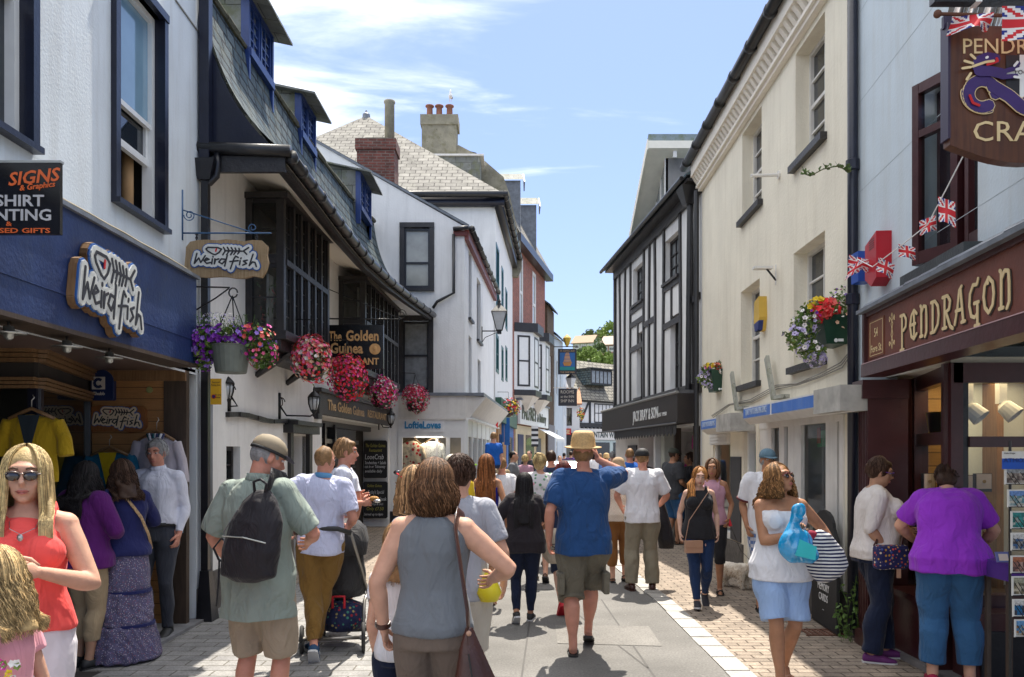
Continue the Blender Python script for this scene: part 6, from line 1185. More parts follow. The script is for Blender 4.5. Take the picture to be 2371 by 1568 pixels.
# ================================================================ ironwork, lanterns, signs
def carriage_lamp(px, py0, py1, Y, label, xw=None):
 x = W((px),Y); z1, z0 = zy(py0,Y), zy(py1,Y); h = z1-z0; t = thing('wall_lantern', label, 'lantern', (x,Y,z0), 'black wall lanterns of the restaurant')
 r = h*.18; mb = MB(); mb.lathe([(.004,0),(.02,h*.03),(.012,h*.08),(r*.55,h*.18),(r*.6,h*.22),(r*.3,h*.24)], (x,Y,z0), IRON, 12)
 mb.lathe([(r*1.15,h*.62),(r*1.0,h*.68),(r*.5,h*.78),(r*.2,h*.82),(r*.22,h*.86),(.012,h*.92),(.002,h)], (x,Y,z0), IRON, 12)
 for k in range(8): a = k*math.pi/4; mb.tube([(x+math.cos(a)*r*.58,Y+math.sin(a)*r*.58,z0+h*.2),(x+math.cos(a)*r*.98,Y+math.sin(a)*r*.98,z0+h*.42),(x+math.cos(a)*r*1.05,Y+math.sin(a)*r*1.05,z0+h*.62)], .006, IRON, 5)
 mb.build('cage', t, smooth=True); mb = MB(); mb.lathe([(r*.5,h*.22),(r*.85,h*.42),(r*.9,h*.62)], (x,Y,z0), M('lamp_glass', (.55,.58,.6), .15, spec=.8), 12); mb.build('lamp_glass', t, smooth=True)
 wx = -3.2+.0392*(Y-8.1); mb = MB(); zb = z0+h*.1
 mb.tube([(wx+.02,Y,zb+.1),(wx+.1,Y,zb-.02),(x-.05,Y,zb-.03),(x,Y,zb)], .012, IRON, 6); mb.tube([(wx+.02+.06*math.cos(a_)*(1-a_/12),Y,zb+.16+.06*math.sin(a_)) for a_ in [i*.5 for i in range(16)]], .007, IRON, 5); mb.box(wx,wx+.02,Y-.03,Y+.03,zb-.08,zb+.28,IRON); mb.build('bracket', t, smooth=True)
carriage_lamp(727,893,966,10.6,'black cage lantern left of the restaurant fascia board'); carriage_lamp(905,942,992,17.0,'small black cage lantern right of the restaurant fascia board'); carriage_lamp(525,855,945,8.9,'black cage lantern half hidden under the purple flower tub')
SLt = thing('street_lantern', 'large black Victorian street lantern bracketed from the white wall', 'street lantern', (W(1156,22),22,zy(765,22))); x, Y = W(1156,22), 22; za, zb = zy(765,Y), zy(700,Y)
mb = MB(); r0, r1_ = .09, .24
c8 = lambda r, z: [V3((x+math.cos(R(45+90*k))*r*1.2, Y+math.sin(R(45+90*k))*r*1.2, z)) for k in range(4)]
for k in range(4): mb.tube([c8(r0,za)[k], c8(r1_,za+.5)[k]], .012, IRON, 5); mb.tube([c8(r1_,za+.5)[k], c8(r1_,za+.5)[(k+1)%4]], .014, IRON, 5); mb.tube([c8(r0,za)[k], c8(r0,za)[(k+1)%4]], .012, IRON, 5)
mb.hexa(c8(r1_+.02,za+.5)+c8(.08,za+.68), IRON); mb.lathe([(.08,0),(.06,.06),(.03,.1),(.05,.13),(.01,.2),(.002,.27)], (x,Y,za+.67), IRON, 10); mb.build('lantern_frame', SLt)
mb = MB(); mb.hexa(c8(r0-.01,za+.01)+c8(r1_-.01,za+.49), M('lamp_glass', (.55,.58,.6), .15, spec=.8)); mb.build('lamp_glass', SLt)
mb = MB(); wx = LS.p(22-18.3,0,0).x; mb.tube([(wx,Y,za-.02),(x,Y,za-.02)], .018, IRON, 6); mb.tube([(wx,Y,za-.4),(wx,Y,za+.1)], .03, IRON, 6); mb.tube([(wx,Y,za-.35),(wx+.1,Y,za-.2),(x-.05,Y,za-.05)], .01, IRON, 5); mb.box(x-.06,x+.06,Y-.06,Y+.06,za-.1,za,IRON); mb.build('bracket', SLt)
gs = thing('hanging_sign', 'black board with gold blackletter and coin hanging between the black bays', 'hanging sign', (-2.4,12.2,2.9)); Y = 12.2; GSn = Fr((W(750,Y),Y),(W(888,Y),Y)); z1, z0 = zy(753,Y), zy(855,Y); w = GSn.L
mb = MB(); GSn.box(mb, 0, w, z0, z1, -.02, .02, M('gloss_black_board', (.01,.01,.011), .2)); mb.build('board', gs)
GB = M('blackletter_gold', (.62,.36,.14), .45)
def BL(tx, s, z, h, w_, sh=0): text(GSn, gs, tx, s, z, h, GB, .021, .004, align='LEFT', width=w_, bold=.03)
BL('The', .08, z1-.24, .2, .2); BL('Golden', .34, z1-.24, .22, .5); BL('Guinea', .1, z1-.43, .22, .5); text(GSn, gs, '1632', .4, z1-.5, .06, GOLDP, .021, .002); BL('RESTAURANT', .08, z0+.07, .14, .76)
mb = MB(); c = (w*.86, z1-.37); mb.lathe([(.085,0),(.085,.006),(.075,.008),(.07,.004)], GSn.p(c[0],c[1],.02), GB, 20, ax=(0,-1,0)); mb.lathe([(.035,0),(.03,.012),(.01,.016)], GSn.p(c[0],c[1]+.015,.024), GB, 9, ax=(0,-1,0), sx=.8); mb.lathe([(.045,0),(.03,.008)], GSn.p(c[0],c[1]-.04,.024), GB, 9, ax=(0,-1,0), sy=.5); mb.build('coin', gs)
mb = MB(); zb = z1+.1; mb.tube([(-3.05,Y,zb),(W(925,Y),Y,zb-.01)], .012, IRON, 6); mb.tube([(-3.05,Y,zb+.55),(W(915,Y),Y,zb+.03)], .006, IRON, 5); GF = Fr((-3.1,Y),(0,Y))
mb.tube([V3((W(930,Y)+.07*math.cos(a)*(1-a/14),Y,zb+.06+.09*math.sin(a)*(1-a/14))) for a in [i*.45 for i in range(22)]], .006, IRON, 5); mb.tube([V3((W(758,Y),Y,zb)), V3((W(758,Y),Y,z1))], .008, IRON, 5); mb.tube([V3((W(880,Y),Y,zb)), V3((W(880,Y),Y,z1))], .008, IRON, 5); mb.build('bracket', gs, smooth=True)
Y = 45; ii = thing('inn_sign', 'framed pub sign painted with a sailing ship on blue, high over the street', 'hanging sign', (W(1313,Y),Y,zy(867,Y))); IS = Fr((W(1292,Y),Y),(W(1335,Y),Y)); z1, z0 = zy(808,Y), zy(867,Y)
mb = MB(); IS.box(mb, 0, IS.L, z0, z1, -.05, .05, INK); mb.build('frame', ii); mb = MB(); IS.box(mb, .1, IS.L-.1, z0+.22, z1-.22, .05, .07, M('painted_sky_blue', (.01,.10,.30), .4)); IS.box(mb, .1, IS.L-.1, z0+.22, z0+.42, .07, .075, M('painted_sea', (.0,.2,.2), .4)); mb.build('painted_panel', ii)
SA = M('painted_sail', (.42,.24,.15), .6); HU = M('painted_hull', (.45,.2,.05), .6); c = IS.L/2; zc_ = (z0+z1)/2; mb = MB()
for (x0, x1, a, b2_) in ((-.18,.16,.15,.32),(-.14,.13,.34,.44),(-.22,.22,-.02,.12),(-.1,.1,.45,.5)): mb.prism([IS.p(c+x0,zc_+a,.09), IS.p(c+x1,zc_+a,.09), IS.p(c+x1*.8,zc_+b2_,.09), IS.p(c+x0*.8,zc_+b2_,.09)], IS.n*-.015, SA)
mb.prism([IS.p(c-.18,zc_-.25,.09), IS.p(c+.18,zc_-.25,.09), IS.p(c+.26,zc_-.03,.09), IS.p(c-.26,zc_-.05,.09)], IS.n*-.015, HU); mb.build('painted_ship', ii)
text(IS, ii, 'ST. AUSTELL ALES', c, z1-.16, .12, GOLDP, .055, .01, width=.8); text(IS, ii, 'THE SHIP INN', c, z0+.07, .13, GOLDP, .055, .01, width=.8)
mb = MB(); wx = F6.hit(1290,800)[0]; mb.tube([(2.3,Y,z1+.12),(W(1337,Y),Y,z1+.12)], .03, IRON, 6); mb.tube([(2.35,Y+.01,z1+.6),(W(1337,Y),Y,z1+.16)], .015, IRON, 5); mb.build('bracket', ii)
mb = MB(); mb.lathe([(.06,0),(.12,.1),(.24,.45),(.2,.5),(.1,.6),(.02,.68)], (W(1313,Y),Y,z1+.15), M('gold_lantern', (.55,.38,.04), .4), 6); tag(mb.build('gold_lantern', loc=(W(1313,Y),Y,z1+.15)), 'gold pub lantern standing on the inn sign bracket', 'lantern')
ri = thing('inn_sign', 'black hanging board with pale ROOMS lettering below the ship painting', 'hanging sign', (W(1313,Y),Y,zy(940,Y))); z1, z0 = zy(900,Y), zy(940,Y); mb = MB(); IS.box(mb, 0.02, IS.L+.02, z0, z1, -.04, .04, INK); mb.build('board', ri)
for tx, z, h in (('ROOMS', z1-.28, .26),('at the INN', z1-.52, .2),('SHIP INN', z0+.2, .24)): text(IS, ri, tx, c, z, h, M('sign_cream', (.55,.5,.42), .6), .045, .01, width=.75)
mb = MB(); mb.tube([(2.3,Y,z1+.05),(W(1338,Y),Y,z1+.05)], .025, OFFW, 6); mb.build('bracket', ri)
mb = MB(); zq = z1+.08; mb.lathe([(.14,0),(.3,.5),(.3,.52)], (W(1322,Y),Y,zq), M('lamp_glass', (.55,.58,.6), .15, spec=.8), 4); mb.lathe([(.33,.5),(.08,.72),(.02,.95)], (W(1322,Y),Y,zq), IRON, 4); tag(mb.build('street_lantern', loc=(W(1322,Y),Y,zq)), 'small black lantern between the two inn signs', 'lantern')
pp = thing('sign_post', 'grey steel post with a yellow restricted zone plate', 'sign post', (W(490,8.1),8.05,0)); mb = MB(); mb.tube([(W(489,8.1),8.05,0),(W(489,8.1),8.05,2.4)], .034, M('grey_steel', (.17,.175,.18), .5, metal=.3, var=.15), 12); mb.lathe([(.036,0),(.03,.02),(0,.03)], (W(489,8.1),8.05,2.4), GUT, 12); mb.build('post', pp, smooth=True)
PP = Fr((W(488,7.98),7.98),(W(513,7.98),7.98)); z1, z0 = zy(877,7.98), zy(937,7.98); mb = MB(); YP = M('plate_yellow', (.72,.42,.02), .45); PP.box(mb, 0, PP.L, z0, z1, 0, .006, YP); mb.build('plate', pp)
text(PP, pp, 'Restricted\nParking Zone', PP.L/2, z1-.045, .028, INK, .007, .001, width=PP.L*.85); text(PP, pp, 'At any\ntime', PP.L*.68, z0+.09, .026, INK, .007, .001); mb = MB(); mb.lathe([(.022,0),(.022,.003),(0,.003)], PP.p(PP.L*.3,z0+.08,.006), RED, 14, ax=(0,-1,0)); mb.lathe([(.015,0),(.015,.004),(0,.004)], PP.p(PP.L*.3,z0+.08,.006), NB, 14, ax=(0,-1,0)); mb.build('symbol', pp)
mb = MB(); Y = 40; x = W(1360,Y); z = zy(1020,Y); mb.lathe([(.3,0),(.3,.02),(0,.02)], (x,Y,z), RED, 24, ax=(0,-1,0)); mb.box(x-.2,x+.2,Y-.03,Y-.021,z-.05,z+.05,WPNT); mb.tube([(x,Y+.04,0),(x,Y+.04,z+.3)], .035, OFFW, 8); tag(mb.build('no_entry_sign', loc=(x,Y,0)), 'round red no-entry sign on a post beyond the straw hat', 'road sign')
sgx, sgy = W(1042,34.85), 34.85; z = zy(268,34.85)+.6; mb = MB(); GW = M('gull_white', (.75,.75,.74), .8); mb.rings([(V3((sgx+.02,sgy,z+.14+i*.05)), V3((1,0,0)), V3((0,1,0)), r, r*1.5) for i, r in enumerate((.01,.07,.09,.08,.05,.045,.05,.03,.005))], GW, 10)
gu = tag(mb.build('seagull', loc=(sgx,sgy,z), smooth=True), 'white and grey seagull standing on the right chimney pot', 'seagull'); mb = MB(); mb.rings([(V3((sgx-.03+.03*i,sgy+.1,z+.36-.05*i)), V3((1,0,0)), V3((0,1,0)), r, r*.5) for i, r in enumerate((.02,.08,.09,.06,.01))], M('gull_grey', (.25,.27,.29), .8), 8); mb.build('wing', gu)
mb = MB(); mb.tube([(sgx-.02,sgy,z),(sgx-.02,sgy,z+.16)], .01, YEL, 5); mb.build('leg', gu); mb = MB(); mb.tube([(sgx+.05,sgy,z),(sgx+.05,sgy,z+.16)], .01, YEL, 5); mb.build('leg', gu)
# ================================================================ flowers
LF1, LF2 = M('leaf_green', (.10,.19,.04), .6, var=.4, vs=30), M('leaf_lime', (.18,.24,.04), .6, var=.3, vs=30)
FC_ = {n: M('petal_'+n, c, .6, var=.15, vs=40) for n, c in dict(purple=(.16,.01,.30), violet=(.28,.16,.58), magenta=(.62,.03,.30), pink=(.85,.16,.32), red=(.80,.02,.03), crimson=(.68,.02,.09), white=(.78,.74,.70), yellow=(.75,.55,.02), peach=(.72,.45,.30), lilac=(.50,.44,.66), coral=(.75,.12,.10)).items()}
def blossom(mb, p, d, r, mat, n=5, eye=None):
 d = unit(d); a = unit(d.cross(V3((.3,.2,1)))); b = d.cross(a); ph = random.random()*6; vs = [p]; fs = []
 for k in range(n*2): an = ph+math.pi*k/n; rr = r if k % 2 == 0 else r*.72; vs.append(p+a*math.cos(an)*rr+b*math.sin(an)*rr+d*r*.35)
 for k in range(n*2): fs.append((0, 1+k, 1+(k+1) % (n*2)))
 mb.add(vs, fs, mat)
 if eye: q = p+d*r*.12; mb.add([q+a*r*.25, q+b*r*.25, q-a*r*.25, q-b*r*.25], [(0,1,2,3)], eye)
def leafquad(mb, p, s, mat):
 d = unit((random.gauss(0,1),random.gauss(0,1),random.gauss(0,1))); e = unit(d.cross(V3((random.random(),random.random(),random.random()))))
 mb.add([p, p+d*s*.5+e*s*.28, p+d*s, p+d*s*.5-e*s*.28], [(0,1,2,3)], mat)
def plantmass(t, blobs, nl, leafs, ls=.04):
 mb = MB()
 for _ in range(nl):
  c, r = random.choice(blobs); d = unit((random.gauss(0,1),random.gauss(0,1),random.gauss(0,1))); p = V3(c)+V3((d.x*r[0],d.y*r[1],d.z*r[2]))*random.uniform(.45,1.02); leafquad(mb, p, ls*random.uniform(.7,1.4), random.choice(leafs))
 return mb.build('foliage', t, uv=False)
def flowers(t, blobs, n, cols, r=.02, eye=None, name='blossoms'):
 mb = MB()
 for _ in range(n):
  c, rr = random.choice(blobs); d = unit((random.gauss(0,1),random.gauss(-.3,1),random.gauss(.1,1))); p = V3(c)+V3((d.x*rr[0],d.y*rr[1],d.z*rr[2]))*random.uniform(.92,1.1); blossom(mb, p, d+V3((random.uniform(-.3,.3),)*3), r*random.uniform(.75,1.25), FC_[random.choice(cols)], eye=eye)
 return mb.build(name, t, uv=False)
def ball_basket(px, py, Y, rpx, cols, label, tall=1.15):
 x, z = W(px,Y), zy(py,Y); r = rpx/FOC*Y; t = thing('hanging_basket', label, 'hanging basket', (x,Y,z-r), 'round hanging baskets along the restaurant')
 B = [((x,Y,z), (r,r,r*tall)), ((x+r*.2,Y-.02,z-r*.15), (r*.9,r*.9,r*tall)), ((x-r*.15,Y,z+r*.2), (r*.8,r*.8,r*.9))]
 plantmass(t, B, 900, [LF1,LF2,LF2], .042); flowers(t, B, 760, cols, .023)
 mb = MB(); mb.lathe([(.05,-r*1.12),(r*.55,-r*1.02),(r*.7,-r*.6),(r*.72,-r*.3)], (x,Y,z), GUT, 14); mb.build('pot', t, smooth=True)
 mb = MB(); top = z+r*1.9
 for k in range(3): a = k*2.1; mb.tube([(x+math.cos(a)*r*.7,Y+math.sin(a)*r*.7,z), (x,Y,top)], .004, IRON, 4)
 wx = -3.2+.0392*(Y-8.1) if Y < 18 else x-.3; mb.tube([(wx,Y,top+.05),(x,Y,top+.02)], .008, IRON, 5); mb.build('hanger', t)
ball_basket(720,830,9.9,45,['pink','coral','red','pink','peach','white'],'leftmost round basket of coral and pink begonias beneath the nearer bay')
ball_basket(803,872,11.8,43,['red','crimson','pink','magenta','red'],'deep red begonia basket overlapping the restaurant sign lettering',1.2)
ball_basket(885,908,14.7,34,['pink','magenta','crimson','white'],'pink and white basket above the restaurant fascia end',.95)
ball_basket(961,922,17.9,29,['crimson','crimson','white','pink'],'crimson and white basket in front of the white corner shop',1.05)
Y = 7.35; x, z = W(535,Y), zy(800,Y); t = thing('hanging_basket', 'grey-green tub overflowing with purple petunias on chains by the corner', 'hanging basket', (x,Y,zy(865,Y)))
mb = MB(); z0, z1 = zy(864,Y), zy(800,Y); mb.lathe([(.0,0),(.135,0),(.14,.01),(.175,z1-z0-.02),(.185,z1-z0),(.16,z1-z0)], (x,Y,z0), M('tub_grey_green', (.16,.18,.15), .6, var=.2), 24); mb.build('tub', t, smooth=False)
B = [((x-.22,Y,z1+.02),(.17,.16,.16)),((x,Y,z1+.07),(.26,.18,.12)),((x+.22,Y,z1+.03),(.19,.17,.17)),((x-.28,Y,z1-.1),(.12,.14,.13)),((x+.3,Y-.02,z1-.08),(.13,.13,.14))]
plantmass(t, B, 1900, [LF1,LF1,LF2], .045); flowers(t, B[:2], 170, ['purple','purple','purple','violet'], .026); flowers(t, [B[2]], 70, ['purple','violet','magenta','coral'], .026); flowers(t, [B[4]], 50, ['pink','coral','magenta'], .02); flowers(t, [B[0],B[3]], 70, ['purple','violet'], .024)
flowers(t, [((x-.12,Y,z1+.2),(.2,.1,.1))], 130, ['lilac','lilac','white'], .009, name='small_blossoms')
mb = MB()
for _ in range(60):
 a = x+random.uniform(-.3,.2); p = V3((a, Y+random.uniform(-.1,.1), z1+.1)); q = p+V3((random.uniform(-.06,.06),0,random.uniform(.08,.2))); mb.tube([p,q],.002,LF1,3); [leafquad(mb, p.lerp(q,k/5), .018, LF1) for k in range(6)]
mb.build('sprigs', t, uv=False); mb = MB(); ap = V3((W(538,Y),Y,zy(685,Y)))
for q in (-.16,.16,.0): mb.tube([(x+q,Y+(.1 if q == 0 else 0),z1+.05), ap], .006, IRON, 5)
mb.build('chains', t); mb = MB(); yb = Y; mb.tube([(-2.93,yb,zy(664,Y)),(W(532,Y),yb,zy(666,Y))], .008, IRON, 6); mb.tube([(-2.93,yb,zy(720,Y)),(W(500,Y),yb,zy(690,Y)),(W(530,Y),yb,zy(668,Y))], .007, IRON, 6); mb.tube([V3((W(540,Y)+.04*math.cos(a),Y,zy(678,Y)+.045*math.sin(a))) for a in [i*.6 for i in range(11)]], .007, IRON, 6); mb.box(-2.95,-2.92,Y-.02,Y+.02,zy(728,Y),zy(648,Y),M('rusty_iron', (.12,.05,.03), .8)); mb.build('bracket', t, smooth=True)
def walltub(pa, pb, yt, yb, Y, label, big):
 xa, xb = W(pa,Y), W(pb,Y); z1, z0 = zy(yt,Y), zy(yb,Y); t = thing('wall_planter', label, 'planter', ((xa+xb)/2,Y,z0), 'green wall planters on the cream building'); mb = MB(); w = xb-xa; cx = (xa+xb)/2
 GP = M('planter_green', (.008,.045,.025), .4, var=.2); mb.hexa([(xa+w*.14,Y-.12,z0),(xb-.02,Y-.12,z0),(xb-.02,Y+.25,z0),(xa+w*.14,Y+.2,z0),(xa-.02,Y-.17,z1),(xb,Y-.17,z1),(xb,Y+.35,z1),(xa-.02,Y+.3,z1)], GP); mb.build('tub', t); mb = MB(); mb.lathe([(.018,0),(.018,.003),(.012,.004)], (cx-.02,Y-.13,z0+.03), WPNT, 10, ax=(0,-1,0)); mb.box(cx, cx+.05, Y-.134,Y-.13,z0+.02,z0+.045,WPNT); mb.build('maker_mark', t)
 s = 1 if big else .62
 top = [((cx-.05*s,Y-.03,z1+.06*s),(.26*s,.2*s,.12*s)),((cx+.12*s,Y,z1+.12*s),(.16*s,.15*s,.16*s))]; trail = [((xa-.12*s,Y-.05,z1-.06*s),(.13*s,.12*s,.14*s)),((xa-.2*s,Y-.05,z1-.2*s),(.13*s,.12*s,.12*s)),((xa-.1*s,Y-.08,z1-.33*s),(.12*s,.1*s,.1*s)),((xa-.05*s,Y-.08,z1-.4*s),(.09*s,.08*s,.07*s))]
 plantmass(t, top+trail[:3], int(1400*s), [LF1,LF1,LF2], .04); EY = M('petunia_eye', (.07,.02,.18), .6)
 flowers(t, trail, int(115*s+20), ['lilac','lilac','white'], .026, eye=EY, name='petunias'); flowers(t, [((cx-.12*s,Y-.12,z1+.05*s),(.12*s,.06,.09*s))], int(34*s), ['red','red','coral'] if big else ['coral','yellow','red','peach'], .036*s+.008, name='begonias')
 flowers(t, [((xa-.03,Y-.08,z1+.1*s),(.11*s,.1,.05*s))], 18, ['yellow'], .03*s+.005, name='yellow_blossoms'); flowers(t, [top[1]], int(60*s), ['violet','purple','magenta','white'] if big else ['violet','lilac'], .015, name='small_blossoms'); flowers(t, [((cx+.08*s,Y-.17,z1-.06*s),(.12*s,.03,.07*s))], 16, ['peach','white'], .022, name='trailing_blossoms'); flowers(t, [((xa-.05,Y-.08,z1+.0),(.1*s,.1,.08*s))], 26, ['magenta','purple'], .014, name='small_blossoms')
walltub(1893,1962,735,800,7.5,'large dark green planter of red begonias and trailing petunias by the downpipe',True); walltub(1643,1684,857,907,12.4,'smaller green planter of trailing lilac petunias by the timber-framed shop',False)
Y = 27; x, z = W(1177,Y), zy(942,Y); t = thing('hanging_basket', 'yellow, red and white flower basket beside the bakery sign', 'hanging basket', (x,Y,z-.3)); B = [((x,Y,z),(.3,.25,.3)),((x+.15,Y,z-.05),(.25,.2,.25))]; plantmass(t,B,500,[LF1],.06); flowers(t,B,160,['red','white','crimson','yellow'],.035); mb = MB(); mb.tube([(x,Y,z),(x,Y,z+.5),(x-.7,Y,z+.5)],.01,IRON,5); mb.lathe([(.05,-.35),(.18,-.28),(.2,-.1)],(x,Y,z),GUT,10); mb.build('hanger', t)
Y = 50; x, z = W(1345,Y), zy(1000,Y)+0; x = W(1345,Y); z = zy(992,Y)+.9; t = thing('hanging_basket', 'small green and orange basket on the far shop corner', 'hanging basket', (x,Y,z-.3)); B = [((x,Y,z),(.25,.25,.4))]; plantmass(t,B,200,[LF1,LF2],.1); flowers(t,B,60,['yellow','coral'],.05)
x, Y = 3.04, 7.12; t = thing('weed_clump', 'bushy green weed growing at the foot of the black downpipe', 'plant', (x,Y,0)); mb = MB()
for _ in range(11):
 q = V3((x+random.uniform(-.12,.08),Y+random.uniform(-.1,.1),.0)); e = q+V3((random.uniform(-.15,.05),random.uniform(-.1,.1),random.uniform(.25,.6))); mb.tube([q,e],.003,LF1,3); [leafquad(mb, q.lerp(e,.2+.8*k/12), .05, LF1) for k in range(13)]
mb.build('foliage', t, uv=False)
t = thing('striped_banner', 'rainbow striped windsock hanging over the far shop doors', 'banner', LS.p(7,2.6,.6)); mb = MB()
for k, c in enumerate(('coral','yellow','magenta','purple','red')):
 a = V3((W(1131+k*5,24.5),24.5,zy(934+k*3,24.5))); mb.prism([a, a+V3((.06,0,0)), a+V3((.02,0,-.55-.05*(k%3))), a+V3((-.04,0,-.55))], (0,.03,0), FC_[c] if c != 'yellow' else GRN)
mb.build('stripes', t)
# ================================================================ people
SKN = {k: M('skin_'+k, c, .55, var=.14, vs=14, spec=.25, bump=.12, bs=120) for k, c in dict(fair=(.60,.335,.235), tan=(.40,.20,.115), pink=(.58,.27,.19), olive=(.42,.235,.15), pale=(.64,.40,.30)).items()}
for m_ in list(SKN.values()):
 b_s = m_.node_tree.nodes['Principled BSDF']; b_s.inputs['Subsurface Weight'].default_value = .12; b_s.inputs['Subsurface Radius'].default_value = (.02,.008,.004)
LIPM = M('lips', (.42,.13,.11), .4, var=.05); EYEW = M('eye_white', (.62,.60,.57), .25, var=0); EYED = M('eye_dark', (.03,.02,.015), .15, var=0); BROW = M('brow_hair', (.10,.06,.035), .8)
def hairm(n, c):
 m = M('hair_'+n, c, .5, var=.35, vs=45, spec=.22, bump=.4, bs=160); return m
HR = {n: (hairm(n, c), hairm(n+'_light', tuple(min(.9, x*1.9+.01) for x in c)), hairm(n+'_dark', tuple(x*.5 for x in c))) for n, c in dict(blonde=(.50,.36,.17), black=(.012,.010,.011), darkbrown=(.045,.022,.013), brown=(.115,.055,.025), auburn=(.20,.075,.025), redbrown=(.12,.02,.018), grey=(.26,.26,.26), sandy=(.26,.15,.07), ginger=(.42,.19,.06), childblond=(.46,.32,.15), bronze=(.24,.12,.045)).items()}
LAST = {}
def remesh(mb, vox, it=3):
 if not mb.f: return [], []
 me = bpy.data.meshes.new('t'); me.from_pydata(mb.v, [], mb.f); o = bpy.data.objects.new('t', me); COL.objects.link(o)
 r = o.modifiers.new('r', 'REMESH'); r.mode = 'VOXEL'; r.voxel_size = vox; r.adaptivity = 0
 if it: q = o.modifiers.new('s', 'SMOOTH'); q.factor = .5; q.iterations = it
 dg = bpy.context.evaluated_depsgraph_get(); m2 = bpy.data.meshes.new_from_object(o.evaluated_get(dg))
 n = len(m2.vertices); co = np.zeros(n*3); m2.vertices.foreach_get('co', co); co = co.reshape(-1, 3); no = np.zeros(n*3); m2.vertices.foreach_get('normal', no); no = no.reshape(-1, 3)
 fs = [tuple(p.vertices) for p in m2.polygons]
 bpy.data.objects.remove(o); bpy.data.meshes.remove(me); bpy.data.meshes.remove(m2)
 return (co, no), fs
def folds(co, no, amp, seed, kz=14, down=1.):
 rs = np.random.RandomState(seed); d = np.zeros(len(co)); w = co + .04*np.sin(co[:, [2,0,1]]*13+rs.rand(3)*6)
 for i in range(5):
  k = rs.randn(3); k /= np.linalg.norm(k); k *= kz*(.7+.6*i*.5); k[2] *= .45+.5*(i % 2)*down
  d += np.abs(np.sin(w@k+rs.rand()*6))**2.2/(1+i*.5)
 return co + no*((d-d.mean())*amp)[:, None]
def finish(name, co, fs, mats, mi, par, body=None):
 m = MB(); me = bpy.data.meshes.new(name); me.from_pydata([tuple(v) for v in co], [], fs)
 for k in mats: me.materials.append(k)
 if mi is not None: me.polygons.foreach_set('material_index', mi)
 me.polygons.foreach_set('use_smooth', [True]*len(fs)); me.update(); o = bpy.data.objects.new(name, me); COL.objects.link(o)
 if par: o.parent = par
 return o
def local(mb, name, par, smooth=True):
 if not mb.f: return
 o = mb.build(name, None, loc=(0,0,0), smooth=smooth, uv=False); o.location = (0,0,0); o.parent = par; return o
def ik(a, b, l1, l2, pole):
 a, b = V3(a), V3(b); d = b-a; L = min(d.length, (l1+l2)*.995); d = unit(d); b = a+d*L
 x = (l1*l1-l2*l2+L*L)/(2*L); h = math.sqrt(max(0, l1*l1-x*x)); p = V3(pole); p = unit(p-d*p.dot(d)); return a+d*x+p*h, b
